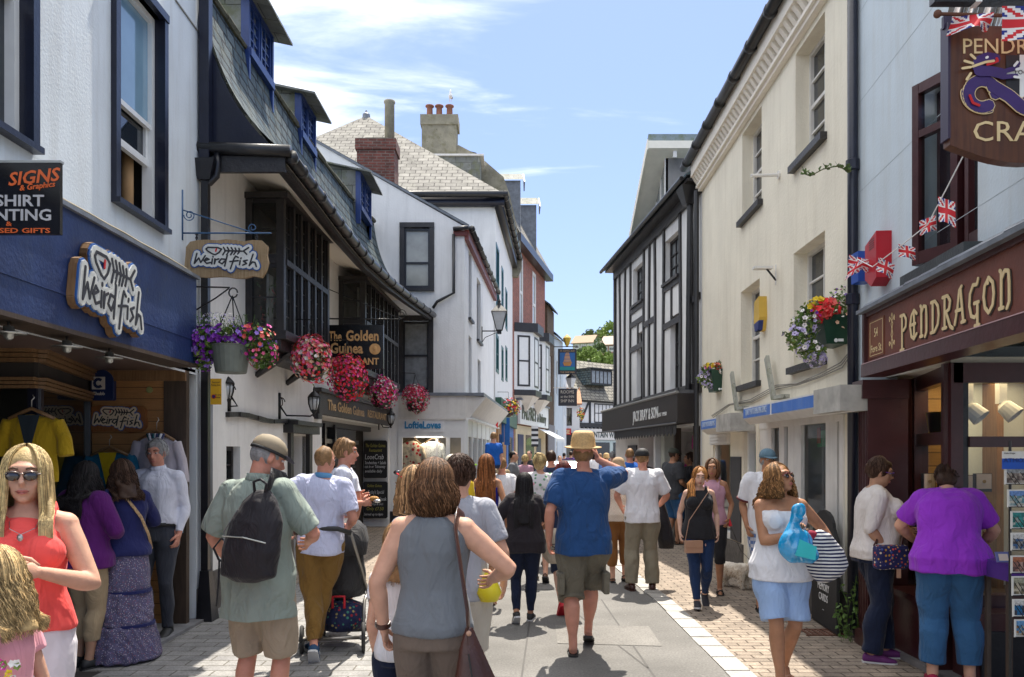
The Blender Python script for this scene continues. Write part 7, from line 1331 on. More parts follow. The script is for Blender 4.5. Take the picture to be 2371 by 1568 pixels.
def person(label, px, Y, H, face=0, g=1., sex='m', L=None, Rr=None, legs=None, lean=0, twist=0, head=(0,0,0), skin='fair', top=None, bottom=None, shoe=None, hair=None, hat=None, vox=.011, detail=False, belly=0, bust=0, hips=1., x=None, group=None, glasses=None, side=0, z0=0, armg=1., name='person', calf=1., child=False):
 s = H/1.75; f = sex == 'f'; PI = math.pi; X = V3((1,0,0)); sk = SKN[skin]; vox = max(vox, .006)
 lean = R(lean); tw = R(twist); hs_ = 1.15 if child else 1.
 legs = legs or ((-.09,.0,.075,0),(.09,.02,.075,0))
 up = .93*s; cen = []; N = 20; p = V3((0,0,up)); T = .54*s
 def dirs(u): a = lean*min(1, max(0, u)*1.3); b = R(side)*min(1, max(0, u)); return unit((math.sin(b), math.sin(a), math.cos(a)*math.cos(b)))
 tab = [p.copy()]
 for i in range(N+4): p = p+dirs(i/N)*T/N; tab.append(p.copy())
 def C(u):
  if u < 0: return V3((0,0,up+u*T))
  k = min(N+3, int(u*N)); return tab[k].lerp(tab[k+1], u*N-k)
 def axes(u):
  d = dirs(u); t = tw*min(1, max(0, u)); x = V3((math.cos(t), math.sin(t), 0)); x = unit(x-d*x.dot(d)); return x, d.cross(x)
 G = g
 if f: RG = [(-.14,.10,.09,0),(-.04,.165*hips,.12*hips,-.008),(.06,.172*hips,.122*hips,-.012),(.22,.15,.105+belly*.5,belly*.25),(.38,.128,.093+belly,belly*.6),(.55,.135,.10+belly*.7,belly*.4),(.72,.15,.112,.0),(.86,.145,.10,0),(.94,.108,.08,-.005),(1.0,.072,.06,-.005),(1.06,.05,.05,0)]
 else: RG = [(-.14,.10,.09,0),(-.04,.155*hips,.115,-.005),(.06,.16*hips,.115,-.005),(.22,.152,.105+belly*.6,belly*.3),(.38,.148,.10+belly,belly*.6),(.55,.155,.11+belly*.7,belly*.4),(.72,.172,.12,.0),(.86,.168,.108,0),(.94,.130,.085,-.005),(1.0,.085,.066,-.005),(1.06,.06,.055,0)]
 def tors(mb, u0, u1, e, loose=0, narrow=0, extra=None, shrink=None):
  rr = []; us = [q for q in RG if u0 < q[0] < u1]
  def at(u):
   for i in range(len(RG)-1):
    a, b = RG[i], RG[i+1]
    if a[0] <= u <= b[0]: t = (u-a[0])/(b[0]-a[0]); return tuple(a[k]+(b[k]-a[k])*t for k in range(4))
   return RG[0] if u < RG[0][0] else RG[-1]
  for u in [u0]+[q[0] for q in us]+[u1]:
   q = at(max(u, -.04)) if e > 0 else at(u); xa, ya = axes(u); lo = loose*max(0, 1-u); k = 1.
   if narrow and u > .84: k = 1-narrow*min(1, (u-.84)/.12)
   rr.append((C(u)+ya*q[3]*s, xa, ya, (q[1]*G*k+e+lo)*s, (q[2]*G+e+lo)*s, .92))
  mb.rings(rr, sk, 24)
 sw = (.152 if f else .172)*G**.55*s
 def shoulder(sg): xa, ya = axes(.9); return C(.90)+xa*sg*sw*.95
 ua, fa = .285*s, .25*s
 Lt, Rt = L or ((.03,.02,-.50),(.3,-1,0)), Rr or ((.03,.02,-.50),(.3,-1,0))
 arms = []
 for sg, (t, pole) in ((-1, Lt), (1, Rt)):
  a = shoulder(sg); xa, ya = axes(.6); xa = V3((math.cos(tw), math.sin(tw), 0)); ya = V3((-xa.y, xa.x, 0))
  tgt = a + (xa*sg*t[0] + ya*t[1] + V3((0,0,t[2])))*s; pl = xa*sg*pole[0]+ya*pole[1]+V3((0,0,pole[2]))
  e, w = ik(a, tgt, ua, fa, pl); arms.append((a, e, w))
 lg = []
 for sg, q in ((-1, legs[0]), (1, legs[1])):
  a = V3((sg*.088*s*G**.5, 0, up-.02*s)); b = V3((q[0], q[1], q[2]))*s; k, an = ik(a, b, .425*s, .42*s, (0.05*sg,1,0)); lg.append((a, k, an, q[3], q[4] if len(q) > 4 else sg*9))
 def arm(mb, i, e=0, f0=0, f1=2, taper=0, g2=1., flat=True):
  a, el, w = arms[i]; ag = armg*(G**.5)*(.88 if f else 1)
  K = [(0,.052),(.35,.05),(.7,.043),(1,.037),(1.25,.041),(1.6,.033),(2,.025)]
  pts, rr = [], []
  def pos(t): return a.lerp(el, t) if t <= 1 else el.lerp(w, t-1)
  def rad(t):
   for j in range(len(K)-1):
    if K[j][0] <= t <= K[j+1][0]: return K[j][1]+(K[j+1][1]-K[j][1])*(t-K[j][0])/(K[j+1][0]-K[j][0])
   return K[-1][1]
  ts = sorted({f0, f1, *[q[0] for q in K if f0 < q[0] < f1], *[.9, 1.1] } & {t for t in {f0, f1, *[q[0] for q in K], .9, 1.1} if f0 <= t <= f1})
  for t in ts: pts.append(pos(t)); rr.append((rad(t)*ag*g2+e*(1+taper*t))*s)
  mb.tube(pts, rr, sk, 14)
  if f0 == 0: mb.ell(a, ((.056*ag+e)*s,)*3, sk, 12, 8)
 def leg(mb, i, e=0, f1=2, flare=0, f0=0):
  a, k, an, _, _ = lg[i]; lgk = G**.6*(1.04 if f else 1)
  K = [(0,.092),(.25,.088),(.6,.068),(.93,.052),(1.0,.05),(1.25,.054*calf),(1.5,.047*calf),(1.8,.034),(2,.033)]
  def pos(t): q = a.lerp(k, t) if t <= 1 else k.lerp(an, t-1); return q+V3((0,-.018*s if 1.1 < t < 1.6 else 0,0))
  def rad(t):
   for j in range(len(K)-1):
    if K[j][0] <= t <= K[j+1][0]: return K[j][1]+(K[j+1][1]-K[j][1])*(t-K[j][0])/(K[j+1][0]-K[j][0])
  ts = sorted({t for t in {f0, f1, *[q[0] for q in K]} if f0 <= t <= f1})
  mb.tube([pos(t) for t in ts], [(rad(t)*lgk+e+flare*t)*s for t in ts], sk, 16)
  if f0 == 0: mb.ell(a, ((.09*lgk+e)*s,)*3, sk, 12, 8)
 hy, hp, hr_ = [R(q) for q in head]; xa, ya = axes(1.0); base = C(1.0)
 HM = Matrix.Rotation(hy, 3, 'Z') @ Matrix.Rotation(hp, 3, 'X') @ Matrix.Rotation(hr_, 3, 'Y'); HM = Matrix.Rotation(tw, 3, 'Z') @ HM
 hx, hf, hu = HM@V3((1,0,0)), HM@V3((0,1,0)), HM@V3((0,0,1))
 d1 = dirs(1.0); nb = base + d1*.03*s; hc = nb + unit(d1+hu*.7+V3((0,.15,0)))*.052*s*hs_ + hu*.082*s*hs_ + hf*.016*s; k = s*hs_
 def hpnt(a, b, c): return hc+(hx*a+hf*b+hu*c)*k
 mb = MB(); tors(mb, -.14, 1.06, 0)
 if bust and f:
  for sg in (-1,1): xa_, ya_ = axes(.7); mb.ell(C(.70)+xa_*sg*.075*s*G+ya_*(.075+.02*bust)*s*G, (.068*s*G*bust**.5,.062*s*G*bust,.065*s*G*bust**.5), sk, 14, 8)
 for i in (0, 1): arm(mb, i); leg(mb, i)
 for sg in (-1, 1):
  xa_, ya_ = axes(.9); mb.tube([C(.99)+xa_*sg*.03*s, shoulder(sg)+V3((0,0,.006*s))], [.042*s*G**.5,.048*s*G**.5], sk, 12)
 mb.tube([C(.95), nb, hpnt(0,-.02,-.06)], [(.062 if not f else .052)*s*G**.4, (.055 if not f else .045)*s*G**.35, .052*k], sk, 14)
 mb.ell(hpnt(0,-.012,.012), (.073*k,.09*k,.097*k), sk, 20, 12, HM); mb.ell(hpnt(0,.022,-.048), (.057*k*G**.15,.066*k,.07*k), sk, 16, 10, HM); mb.ell(hpnt(0,.058,-.098), (.026*k,.024*k,.018*k), sk, 10, 6, HM)
 mb.ell(hpnt(0,.06,.03), (.055*k,.03*k,.022*k), sk, 12, 6, HM)
 mb.tube([hpnt(0,.08,.012), hpnt(0,.094,-.01), hpnt(0,.104,-.03), hpnt(0,.088,-.04)], [.008*k,.010*k,.014*k,.010*k], sk, 8)
 for sg in (-1, 1):
  mb.ell(hpnt(sg*.036,.05,-.03), (.024*k,.026*k,.026*k), sk, 10, 6, HM); mb.ell(hpnt(sg*.074,-.005,-.012), (.010*k,.02*k,.031*k), sk, 8, 6, HM @ Matrix.Rotation(R(-sg*20), 3, 'Z'))
 if detail:
  mb.ell(hpnt(0,.08,-.07), (.024*k,.013*k,.010*k), sk, 10, 6, HM)
 hands = []
 for i, sg in ((0,-1),(1,1)):
  a, e, w = arms[i]; sp = (Lt, Rt)[i]; o = (LAST.get('hand') or {}); d = unit(w-e); hd = (hand_dirs.get((label, i)) or (None, None, 25))
  dd = unit(Matrix.Rotation(-R(face), 3, 'Z').inverted() @ V3(hd[0])) if hd[0] else d
  inn = V3((-sg,0,0)); pn = unit(Matrix.Rotation(-R(face), 3, 'Z').inverted() @ V3(hd[1])) if hd[1] else unit(inn-dd*inn.dot(dd)); sdv = unit(dd.cross(pn))*(1 if i else -1)
  hs = s*(.9 if f else 1.)*(1.1 if child else 1); hands.append((w, dd, pn, sdv, hd[2], hs))
  M3 = Matrix((sdv, dd, pn)).transposed(); mb.ell(w+dd*.052*hs, (.040*hs,.055*hs,.016*hs), sk, 12, 8, M3); mb.tube([w-dd*.02*hs, w+dd*.03*hs], [.024*hs,.026*hs], sk, 10)
 sock = MB(); shm = MB(); sole = MB()
 for i in (0, 1):
  a, kn, an, pit, toe = lg[i]; q = Matrix.Rotation(-R(toe), 3, 'Z') @ Matrix.Rotation(-R(pit), 3, 'X'); F = lambda a_, b_, c_: an + q@V3((a_*s, b_*s, c_*s))
  kind = (shoe or {}).get('kind', 'shoe'); fsz = 1. if not f else .92
  mb.tube([F(0,-.025,-.035), F(0,.02,-.03), F(0,.09,-.045*1), F(.0,.15,-.055), F(0,.19,-.06)], [.032*s,.036*s,.034*s*fsz,.028*s,.014*s], sk, 10)
  mb.tube([an+V3((0,0,.03*s)), F(0,-.005,-.03)], [.034*s,.035*s], sk, 10)
  if kind in ('shoe','boot','low'):
   t = shm; t.rings([(F(0,-.065,-.04), q@V3((1,0,0)), q@V3((0,0,1)), .02*s,.02*s),(F(0,-.05,-.032), q@V3((1,0,0)), q@V3((0,0,1)), .036*s,.04*s),(F(0,0,-.025), q@V3((1,0,0)), q@V3((0,0,1)), .041*s,.05*s),(F(0,.07,-.035), q@V3((1,0,0)), q@V3((0,0,1)), .044*s,.04*s),(F(0,.13,-.047), q@V3((1,0,0)), q@V3((0,0,1)), .047*s,.028*s),(F(0,.185,-.053), q@V3((1,0,0)), q@V3((0,0,1)), .036*s,.02*s),(F(0,.205,-.057), q@V3((1,0,0)), q@V3((0,0,1)), .012*s,.01*s)], sk, 14)
   if kind != 'low': t.tube([F(0,0,-.02), an+V3((0,0,.045 if kind == 'boot' else .01))*s], [.045*s,.043*s], sk, 12)
  out_ = [(-.038,-.06),(-.02,-.072),(.02,-.072),(.038,-.06),(.042,.0),(.05,.11),(.042,.18),(.015,.212),(-.015,.212),(-.042,.18),(-.048,.11),(-.042,0)]
  if kind != 'none': sole.prism([F(a_*.98, b_*.98, -.06) for a_, b_ in out_], q@V3((0,0,-.02*s)), sk)
  if kind == 'sandal':
   for yy in (.13,.03): shm.tube([F(-.042,yy,-.062), F(-.03,yy,-.022), F(0,yy,-.008 if yy > .05 else .0), F(.03,yy,-.022), F(.042,yy,-.062)], .009*s, sk, 6)
   shm.tube([F(-.035,-.02,-.03), F(0,-.062,-.015), F(.035,-.02,-.03)], .007*s, sk, 6)
  if kind == 'flipflop': shm.tube([F(-.04,.06,-.06), F(-.02,.11,-.02), F(0,.15,-.03), F(0,.16,-.055)], .006*s, sk, 6); shm.tube([F(.04,.06,-.06), F(.02,.11,-.02), F(0,.15,-.03)], .006*s, sk, 6)
 (co, no), fs = remesh(mb, vox, 4); add = MB(); add.m(sk); nv = len(co)
 for (w, dd, pn, sdv, curl, hs) in hands:
  for j in range(4):
   b = w+dd*.088*hs*(1 if j else .97)+sdv*(.029-.0195*j)*hs*(1 if True else 1); Lf = (.066,.076,.07,.056)[j]*hs; dr = unit(dd+sdv*(.10-.07*j)); pts = [b-dr*.012*hs]; rr = [.0095*hs]; ang = 0; c_ = R(curl*(1+.12*j)); pcur = b
   pts.append(b); rr.append(.0092*hs)
   for seg, fr in enumerate((.45,.3,.25)):
    ang += c_*(.8 if seg == 0 else 1.1); v = dr*math.cos(ang)+pn*math.sin(ang); pcur = pcur+v*Lf*fr; pts.append(pcur); rr.append((.0088,.0078,.0058)[seg]*hs)
   add.tube(pts, rr, sk, 7)
  tb = w+dd*.03*hs+sdv*.030*hs; v1 = unit(dd*.75+sdv*.65+pn*.25); v2 = unit(dd*.9+sdv*.25+pn*(.3+curl/90)); add.tube([tb-v1*.01*hs, tb+v1*.035*hs, tb+v1*.035*hs+v2*.026*hs, tb+v1*.035*hs+v2*.045*hs], [.013*hs,.012*hs,.0105*hs,.007*hs], sk, 7)
 if detail or hat is None or True:
  E = MB()
  for sg in (-1, 1):
   add.ell(hpnt(sg*.030,.0745,.004), (.0135*k,.009*k,.0075*k), EYEW, 10, 6, HM); add.ell(hpnt(sg*.030,.0805,.004), (.0062*k,.0045*k,.0062*k), EYED, 8, 6, HM)
   add.tube([hpnt(sg*.016,.083,.013), hpnt(sg*.031,.086,.0155), hpnt(sg*.046,.074,.011)], .0028*k, sk, 5)
   add.tube([hpnt(sg*.014,.086,.027), hpnt(sg*.032,.086,.033), hpnt(sg*.051,.07,.027)], [.0035*k,.0042*k,.002*k], BROW, 5)
   add.ell(hpnt(sg*.0085,.094,-.038), (.0035*k,.004*k,.0025*k), LIPM, 6, 4, HM)
  add.tube([hpnt(-.024,.080,-.066), hpnt(-.01,.0905,-.063), hpnt(0,.0925,-.0645), hpnt(.01,.0905,-.063), hpnt(.024,.080,-.066)], [.002*k,.005*k,.0045*k,.005*k,.002*k], LIPM, 6); add.tube([hpnt(-.018,.083,-.071), hpnt(0,.091,-.0735), hpnt(.018,.083,-.071)], [.003*k,.006*k,.003*k], LIPM, 6)
 co2 = list(map(tuple, co))+add.v; fs2 = fs+[tuple(a+nv for a in q) for q in add.f]; mi = [0]*len(fs)+add.mi
 body = finish(name, co2, fs2, add.mats or [sk], mi, None); wx = x if x is not None else W(px, Y)
 body.location = (wx, Y, z0); body.rotation_euler = (0, 0, -R(face)); tag(body, label, 'child' if child else 'person', group)
 def cloth(nm, mb, mat, amp=.005, it=2, kz=14, v=None):
  if not mb.f: return
  (c, n), q = remesh(mb, v or max(vox, .009), it); c = folds(c, n, amp*s, len(q) % 97, kz); return finish(nm, c, q, [mat], None, body)
 tp = top
 if tp:
  mb = MB(); e = tp.get('e', .014); lo = tp.get('loose', .012); hem = tp.get('hem', -.06)
  tors(mb, hem, tp.get('u1', 1.02), e, lo, narrow=tp.get('narrow', 0))
  if bust and f:
   for sg in (-1,1): xa_, ya_ = axes(.7); mb.ell(C(.70)+xa_*sg*.075*s*G+ya_*(.078+.02*bust)*s*G, ((.075*G*bust**.5+e)*s,(.062*G*bust+e)*s,(.07*G*bust**.5+e)*s), sk, 14, 8)
   if bust > 1: mb.ell(C(.62)+axes(.6)[1]*(.06*G)*s, (.12*s*G,.075*s*G,.13*s*G), sk)
  sl = tp.get('sleeve', 0)
  if sl:
   for i in (0, 1): arm(mb, i, e=tp.get('se', .022), f1=sl, taper=tp.get('flare', .2))
   for sg in (-1, 1): mb.tube([C(.97), shoulder(sg)+V3((0,0,.004*s))], [(.042+e)*s*G**.5,(.050+e)*s*G**.5], sk, 12)
  if tp.get('straps'):
   for sg in (-1,1):
    xa_, ya_ = axes(.9); o_ = tp['straps']; mb.tube([C(.8)+xa_*sg*o_*s+ya_*.105*s*G, C(.93)+xa_*sg*o_*s+ya_*.085*s*G, C(1.0)+xa_*sg*o_*s+ya_*.0*s+V3((0,0,.035*s)), C(.93)+xa_*sg*o_*s-ya_*.095*s*G, C(.8)+xa_*sg*o_*s-ya_*.11*s*G], tp.get('sw', .02)*s, sk, 8)
  if tp.get('collar'):
   cr = MB(); cr.lathe([(.062*s*G**.4,0),(.075*s*G**.4,.015*s),(.068*s*G**.4,.05*s),(.06*s*G**.4,.05*s)], C(1.0)-d1*.0*s, sk, 18, ax=unit(d1+V3((0,.15,0))));
  cloth(tp.get('name', 'shirt'), mb, tp['mat'], tp.get('amp', .005)*1.7, kz=tp.get('kz', 13))
  if tp.get('collar'): cr.mats = [tp['collar'] if not isinstance(tp['collar'], bool) else tp['mat']]; local(cr, 'collar', body)
  if tp.get('trim'):
   tm = MB()
   for i in (0, 1): a_ = MB(); arm(tm, i, e=tp.get('se', .022)+.003, f0=sl-.06, f1=sl+.01, taper=.2)
   tm.mats = [tp['trim']]; local(tm, 'cuff', body)
 for bt_ in ([bottom] if isinstance(bottom, dict) else bottom or []):
  mb = MB(); e = bt_.get('e', .014)
  if bt_.get('skirt'):
   rr = [];
   for (z, rx, ry) in bt_['skirt']: rr.append((V3((0,0,z*s)), X, V3((0,1,0)), rx*s, ry*s))
   mb.rings(rr, sk, 40); cloth(bt_.get('name', 'skirt'), mb, bt_['mat'], bt_.get('amp', .012), kz=bt_.get('kz', 26))
  else:
   tors(mb, -.14, bt_.get('top', .05 if (tp and tp.get('hem', -.06) < -.05) else .14), e)
   for i in (0, 1): leg(mb, i, e, bt_.get('len', 2), bt_.get('flare', 0))
   if bt_.get('split'):
    a_ = MB()
   cloth(bt_.get('name', 'trousers'), mb, bt_['mat'], bt_.get('amp', .006)*1.6, kz=bt_.get('kz', 14))
  if bt_.get('belt'): b3_ = MB(); xa_, ya_ = axes(.1); u_ = bt_.get('top', .14)-.02; b3_.rings([(C(u_-.03), xa_, ya_, (.163*G+e+.004)*s,(.117*G+e+.004)*s),(C(u_+.03), xa_, ya_, (.158*G+e+.004)*s,(.115*G+e+.004)*s)], bt_['belt'], 28); local(b3_, 'belt', body)
 if shoe and shoe.get('kind') != 'none':
  shm.mats = [shoe['mat']]; sole.mats = [shoe.get('sole', shoe['mat'])]
  if shm.f: o_ = local(shm, 'footwear', body)
  local(sole, 'sole', body, False)
  if shoe.get('sock'):
   t = MB()
   for i in (0,1): leg(t, i, .004, 1.98, f0=shoe.get('sh', 1.82))
   t.mats = [shoe['sock']]; local(t, 'sock', body)
 if hair: do_hair(body, hair, hpnt, hx, hf, hu, hc, HM, k, s, C(.93), G, vox, face)
 if hat: do_hat(body, hat, hpnt, hx, hf, hu, HM, k)
 if glasses:
  mb = MB(); gm_, rim = glasses
  for sg in (-1, 1):
   mb.ell(hpnt(sg*.032,.093,-.002), (.027*k,.006*k,.020*k), gm_, 14, 8, HM); mb.tube([hpnt(sg*.056,.084,.006), hpnt(sg*.074,.03,.006), hpnt(sg*.076,-.02,-.002)], .0035*k, rim, 6); mb.tube([hpnt(sg*.008,.1,.012), hpnt(sg*.032,.102,.018), hpnt(sg*.058,.088,.012)], .003*k, rim, 6)
  mb.tube([hpnt(-.01,.1,.008), hpnt(.01,.1,.008)], .003*k, rim, 6); local(mb, 'sunglasses', body)
 MW = Matrix.Translation(body.location) @ Matrix.Rotation(-R(face), 4, 'Z'); g_ = lambda v: MW @ V3(v)
 return dict(body=body, w=[g_(a[2]) for a in arms], e=[g_(a[1]) for a in arms], sh=[g_(a[0]) for a in arms], hd=[MW.to_3x3()@h[1] for h in hands], pn=[MW.to_3x3()@h[2] for h in hands], C=lambda u, dx=0, dy=0: g_(C(u)+axes(u)[0]*dx+axes(u)[1]*dy), head=g_(hc), s=s, MW=MW, hp=lambda a, b, c: g_(hpnt(a, b, c)))
hand_dirs = {}
def do_hair(body, h, hpnt, hx, hf, hu, hc, HM, k, s, sh, G, vox, face):
 m0, m1, m2 = HR[h['c']]; st = h['style']; mb = MB(); rr = random.Random(len(st)*7+int(abs(hc.z)*1000)); n = h.get('n', 260)
 if st == 'buzz': mb.ell(hpnt(0,-.020,.018), (.076*k,.090*k,.096*k), m0, 20, 12, HM)
 elif st == 'fringe': mb.ell(hpnt(0,-.022,-.012), (.082*k,.083*k,.07*k), m0, 16, 10, HM)
 elif st == 'short': mb.ell(hpnt(0,-.022,.022), (.083*k,.096*k,.102*k), m0, 20, 12, HM); mb.ell(hpnt(0,.03,.075), (.06*k,.045*k,.03*k), m0, 12, 8, HM); mb.ell(hpnt(0,-.05,-.03), (.068*k,.05*k,.05*k), m0, 12, 8, HM)
 else: mb.ell(hpnt(0,-.020,.018), (.085*k,.095*k,.104*k), m0, 20, 12, HM); mb.ell(hpnt(0,-.048,-.03), (.078*k,.06*k,.08*k), m0, 14, 8, HM)
 if st == 'bob': mb.ell(hpnt(0,-.035,-.045), (.108*k,.085*k,.105*k), m0, 18, 12, HM)
 if st in ('long','curly','wavy'):
  ln = h['len']*k; W_ = h.get('w', .085)*k; bz = hc.z; yb = sh.y-.135*G*s
  pts = [(hpnt(0,-.06,0), W_*.9, .05*k)]
  for i in range(1, 6):
   t = i/5; z = bz-ln*t*.92; y = hpnt(0,-.07,0).y*(1-t)+min(hpnt(0,-.08,0).y, yb)*t if z < sh.z+.08*s or True else 0; pts.append((V3((hc.x, y, z)), W_*(1-.15*t if h.get('taper') is None else 1-h['taper']*t), .042*k))
  mb.rings([(p, V3((1,0,0)), V3((0,1,0)), a, b) for p, a, b in pts], m0, 18)
  if h.get('front'):
   for sg in (-1, 1):
    q = [(hpnt(sg*.062,.01,.05), .014*k), (hpnt(sg*.080,.01,-.02), .018*k), (hpnt(sg*.086,.02,-.10), .020*k)]
    for t in (.45,.7,1.): q.append((V3((hpnt(sg*.095,0,0).x, sh.y+.125*G*s if t > .5 else hpnt(0,.06,0).y, bz-ln*t*.93)), (.022-.012*t)*k))
    mb.tube([a for a, _ in q], [b for _, b in q], m0, 10)
 if st == 'bun': mb.ell(hpnt(0,-.06,.105), (.045*k,.042*k,.036*k), m0, 12, 8, HM)
 if st == 'pony':
  p = hpnt(*h.get('at', (0,-.1,.02))); q = [p, p+V3((h.get('dx', 0),-.03,-.06))*k, p+V3((h.get('dx', 0)*2,-.02,-.16))*k, p+V3((h.get('dx', 0)*2.2,.0,-.26))*k]
  mb.tube(q, [.02*k,.036*k,.034*k,.008*k], m0, 10)
 (co, no), fs = remesh(mb, max(.0075, vox*.8), 3)
 rs = np.random.RandomState(3); kk = 55; amp = h.get('amp', .004)*k
 w = co+.015*np.sin(co[:, [1,2,0]]*30); d = np.sin(w[:,0]*kk*2+np.sin(w[:,2]*20)*.8)*.5+np.sin(w[:,0]*kk*1.1+w[:,1]*kk)*.5
 if st in ('curly',): d = d*.5+np.sin(w[:,2]*70+w[:,0]*40)+np.sin(w[:,1]*65+w[:,2]*30)*.8
 co = co+no*(d*amp)[:, None]; o = finish('hair', co, fs, [m0], None, body)
 if st in ('buzz','fringe') or n == 0: return o
 S = MB(); ln = h.get('len', .05)*k; curl = h.get('curl', 0); front = R(h.get('front_ang', 62)); seg = h.get('seg', 9)
 for _ in range(n):
  az = rr.uniform(front, 2*math.pi-front); th0 = R(rr.uniform(4, 50)); thE = R(rr.uniform(88, 112)); rad = rr.uniform(1.0, 1.1)
  if st == 'short': th0 = R(rr.uniform(0, 100)); thE = th0+R(24)
  if rr.random() < .25 and st not in ('short',): az = rr.choice((-1,1))*rr.uniform(front*.75, front)
  m = rr.choice((m0,m0,m1,m2) if st != 'short' else (m0,m1)); pts = []; ph = rr.uniform(0,6)
  ex, ey, ez = (.088*rad, .099*rad, .108*rad)
  for i in range(5):
   th = th0+(thE-th0)*i/4; v = (math.sin(th)*math.sin(az)*ex, math.sin(th)*math.cos(az)*ey-.02, math.cos(th)*ez+.016)
   if st == 'pony' or st == 'bun': pass
   pts.append(hpnt(*v))
  if st in ('bob','long','curly','wavy'):
   last = pts[-1]; drop = ln*rr.uniform(.8, 1.05)-(hc.z-last.z); od = unit(V3((last.x-hc.x, last.y-hc.y, 0)));
   if drop > 0:
    for i in range(1, seg+1):
     t = i/seg; q = last+V3((0,0,-drop*t))+od*h.get('spread', .02)*k*math.sin(min(1,t*1.3)*math.pi/2)*(1-.6*t if st == 'bob' else 1)
     if st == 'bob': q -= od*.045*k*t*t
     if q.z < sh.z+.05*s and st != 'bob':
      sg = 1 if (math.cos(az) > -.0 and h.get('front')) else -1; yy = sh.y+sg*(.14 if sg < 0 else .13)*G*s*min(1, (sh.z+.05*s-q.z)/(.06*s)+.4)
      q.y = min(q.y, yy) if sg < 0 else max(q.y, yy)
     if curl: q += V3((math.cos(ph+t*h.get('freq', 16)), math.sin(ph+t*h.get('freq', 16)), .3*math.sin(ph*2+t*20)))*curl*k
     pts.append(q)
  elif curl:
   pts = [q+V3((math.cos(ph+i*2), math.sin(ph+i*2), 0))*curl*k for i, q in enumerate(pts)]
  r0 = h.get('r', .0055)*k; m_ = len(pts); S.tube(pts, [r0*(1-.75*(i/(m_-1))**2) for i in range(m_)], m, 5, caps=False)
 local(S, 'hair_strands', body); return o
def do_hat(body, h, hpnt, hx, hf, hu, HM, k):
 t = h['t']; m = h['mat']; mb = MB(); R3 = lambda c, rx, ry: (hpnt(*c), hx, hf, rx*k, ry*k)
 if t == 'cap':
  fl = -1 if h.get('back') else 1; mb.rings([R3((0,-.012,.022),.087,.104), R3((0,-.012,.05),.087,.104), R3((0,-.014,.08),.078,.094), R3((0,-.016,.105),.058,.07), R3((0,-.016,.118),.03,.036), R3((0,-.016,.122),.004,.004)], m, 24); o = local(mb, 'cap', body); b = MB()
  b.rings([(hpnt(0,fl*(.07+.075*i/5),.034-.014*(i/5)**2), hx, hu, (.076*math.sqrt(max(.02,1-(i/5.3)**2)))*k, .004*k) for i in range(6)], h.get('brim', m), 18); local(b, 'cap_brim', body)
  if h.get('band'): b = MB(); b.rings([R3((0,-.012,.018),.0895,.1065), R3((0,-.012,.034),.0895,.1065)], h['band'], 24); local(b, 'cap_band', body)
 elif t == 'fedora':
  cr_ = [(.046,.098,.117),(.05,.094,.112),(.10,.089,.106),(.145,.078,.095),(.158,.062,.08),(.15,.03,.045),(.146,.004,.004)]
  mb.rings([R3((0,-.012,z*1.15-.008),a*1.08,b*1.06) for z, a, b in cr_], m, 28); local(mb, 'hat_crown', body); mb = MB()
  vs = [R3((0,-.012,.046),.09,.11),R3((0,-.012,.05),.10,.12),R3((0,-.012,.042),.128,.148),R3((0,-.012,.046),.15,.168),R3((0,-.012,.040),.149,.167),R3((0,-.012,.034),.128,.148),R3((0,-.012,.04),.09,.11)]
  mb.rings(vs, m, 32); local(mb, 'hat_brim', body); mb = MB(); mb.rings([R3((0,-.012,.052),.0975,.1155),R3((0,-.012,.07),.096,.1135)], h.get('band', m), 28); local(mb, 'hat_band', body)
 elif t == 'cloche':
  mb.rings([R3((0,-.01,-.022),.112,.128),R3((0,-.01,.005),.10,.118),R3((0,-.012,.03),.09,.107),R3((0,-.012,.07),.088,.104),R3((0,-.014,.105),.07,.085),R3((0,-.014,.125),.04,.05),R3((0,-.014,.13),.004,.004)], m, 26); local(mb, 'sun_hat', body)
F = fab
CORAL = F('coral_chiffon', (.86,.10,.09), .5); WJ = F('white_jeans', (.66,.62,.66), .35); PPL = F('plum_jersey', (.095,.012,.13), .4); BEI = F('beige_chino', (.36,.27,.165), .5); NVY = F('navy_cardigan', (.018,.022,.10), .4)
WSH = F('white_shirt_cotton', (.70,.72,.82), .5); GTR = F('slate_trousers', (.045,.05,.065), .4); SAGE = F('sage_shirt', (.27,.32,.28), .7); STONE_S = F('stone_shorts', (.36,.285,.205), .55); LAV = F('lavender_polo', (.56,.58,.76), .7); OLV = F('mustard_chino', (.20,.11,.028), .7)
GTK = F('grey_tank', (.155,.17,.19), .5); TAU = F('taupe_linen', (.15,.115,.092), .5); GTE = F('pale_grey_tee', (.36,.37,.42), .5); BLC = F('royal_blue_camisole', (.012,.018,.30), .45); CRS = F('cream_shorts', (.55,.50,.42), .4); BTE = F('denim_blue_tee', (.018,.065,.19), .8)
CAR = F('khaki_cargo', (.155,.14,.105), .7); WTE = F('white_tee', (.70,.70,.74), .6); KHK = F('khaki_trousers', (.25,.22,.16), .6); BLT = F('black_tee', (.022,.022,.026), .5); JNS = F('blue_jeans', (.015,.035,.10), .55, fine=300); JND = F('dark_jeans', (.010,.016,.04), .5); JNM = F('mid_denim', (.035,.11,.24), .55)
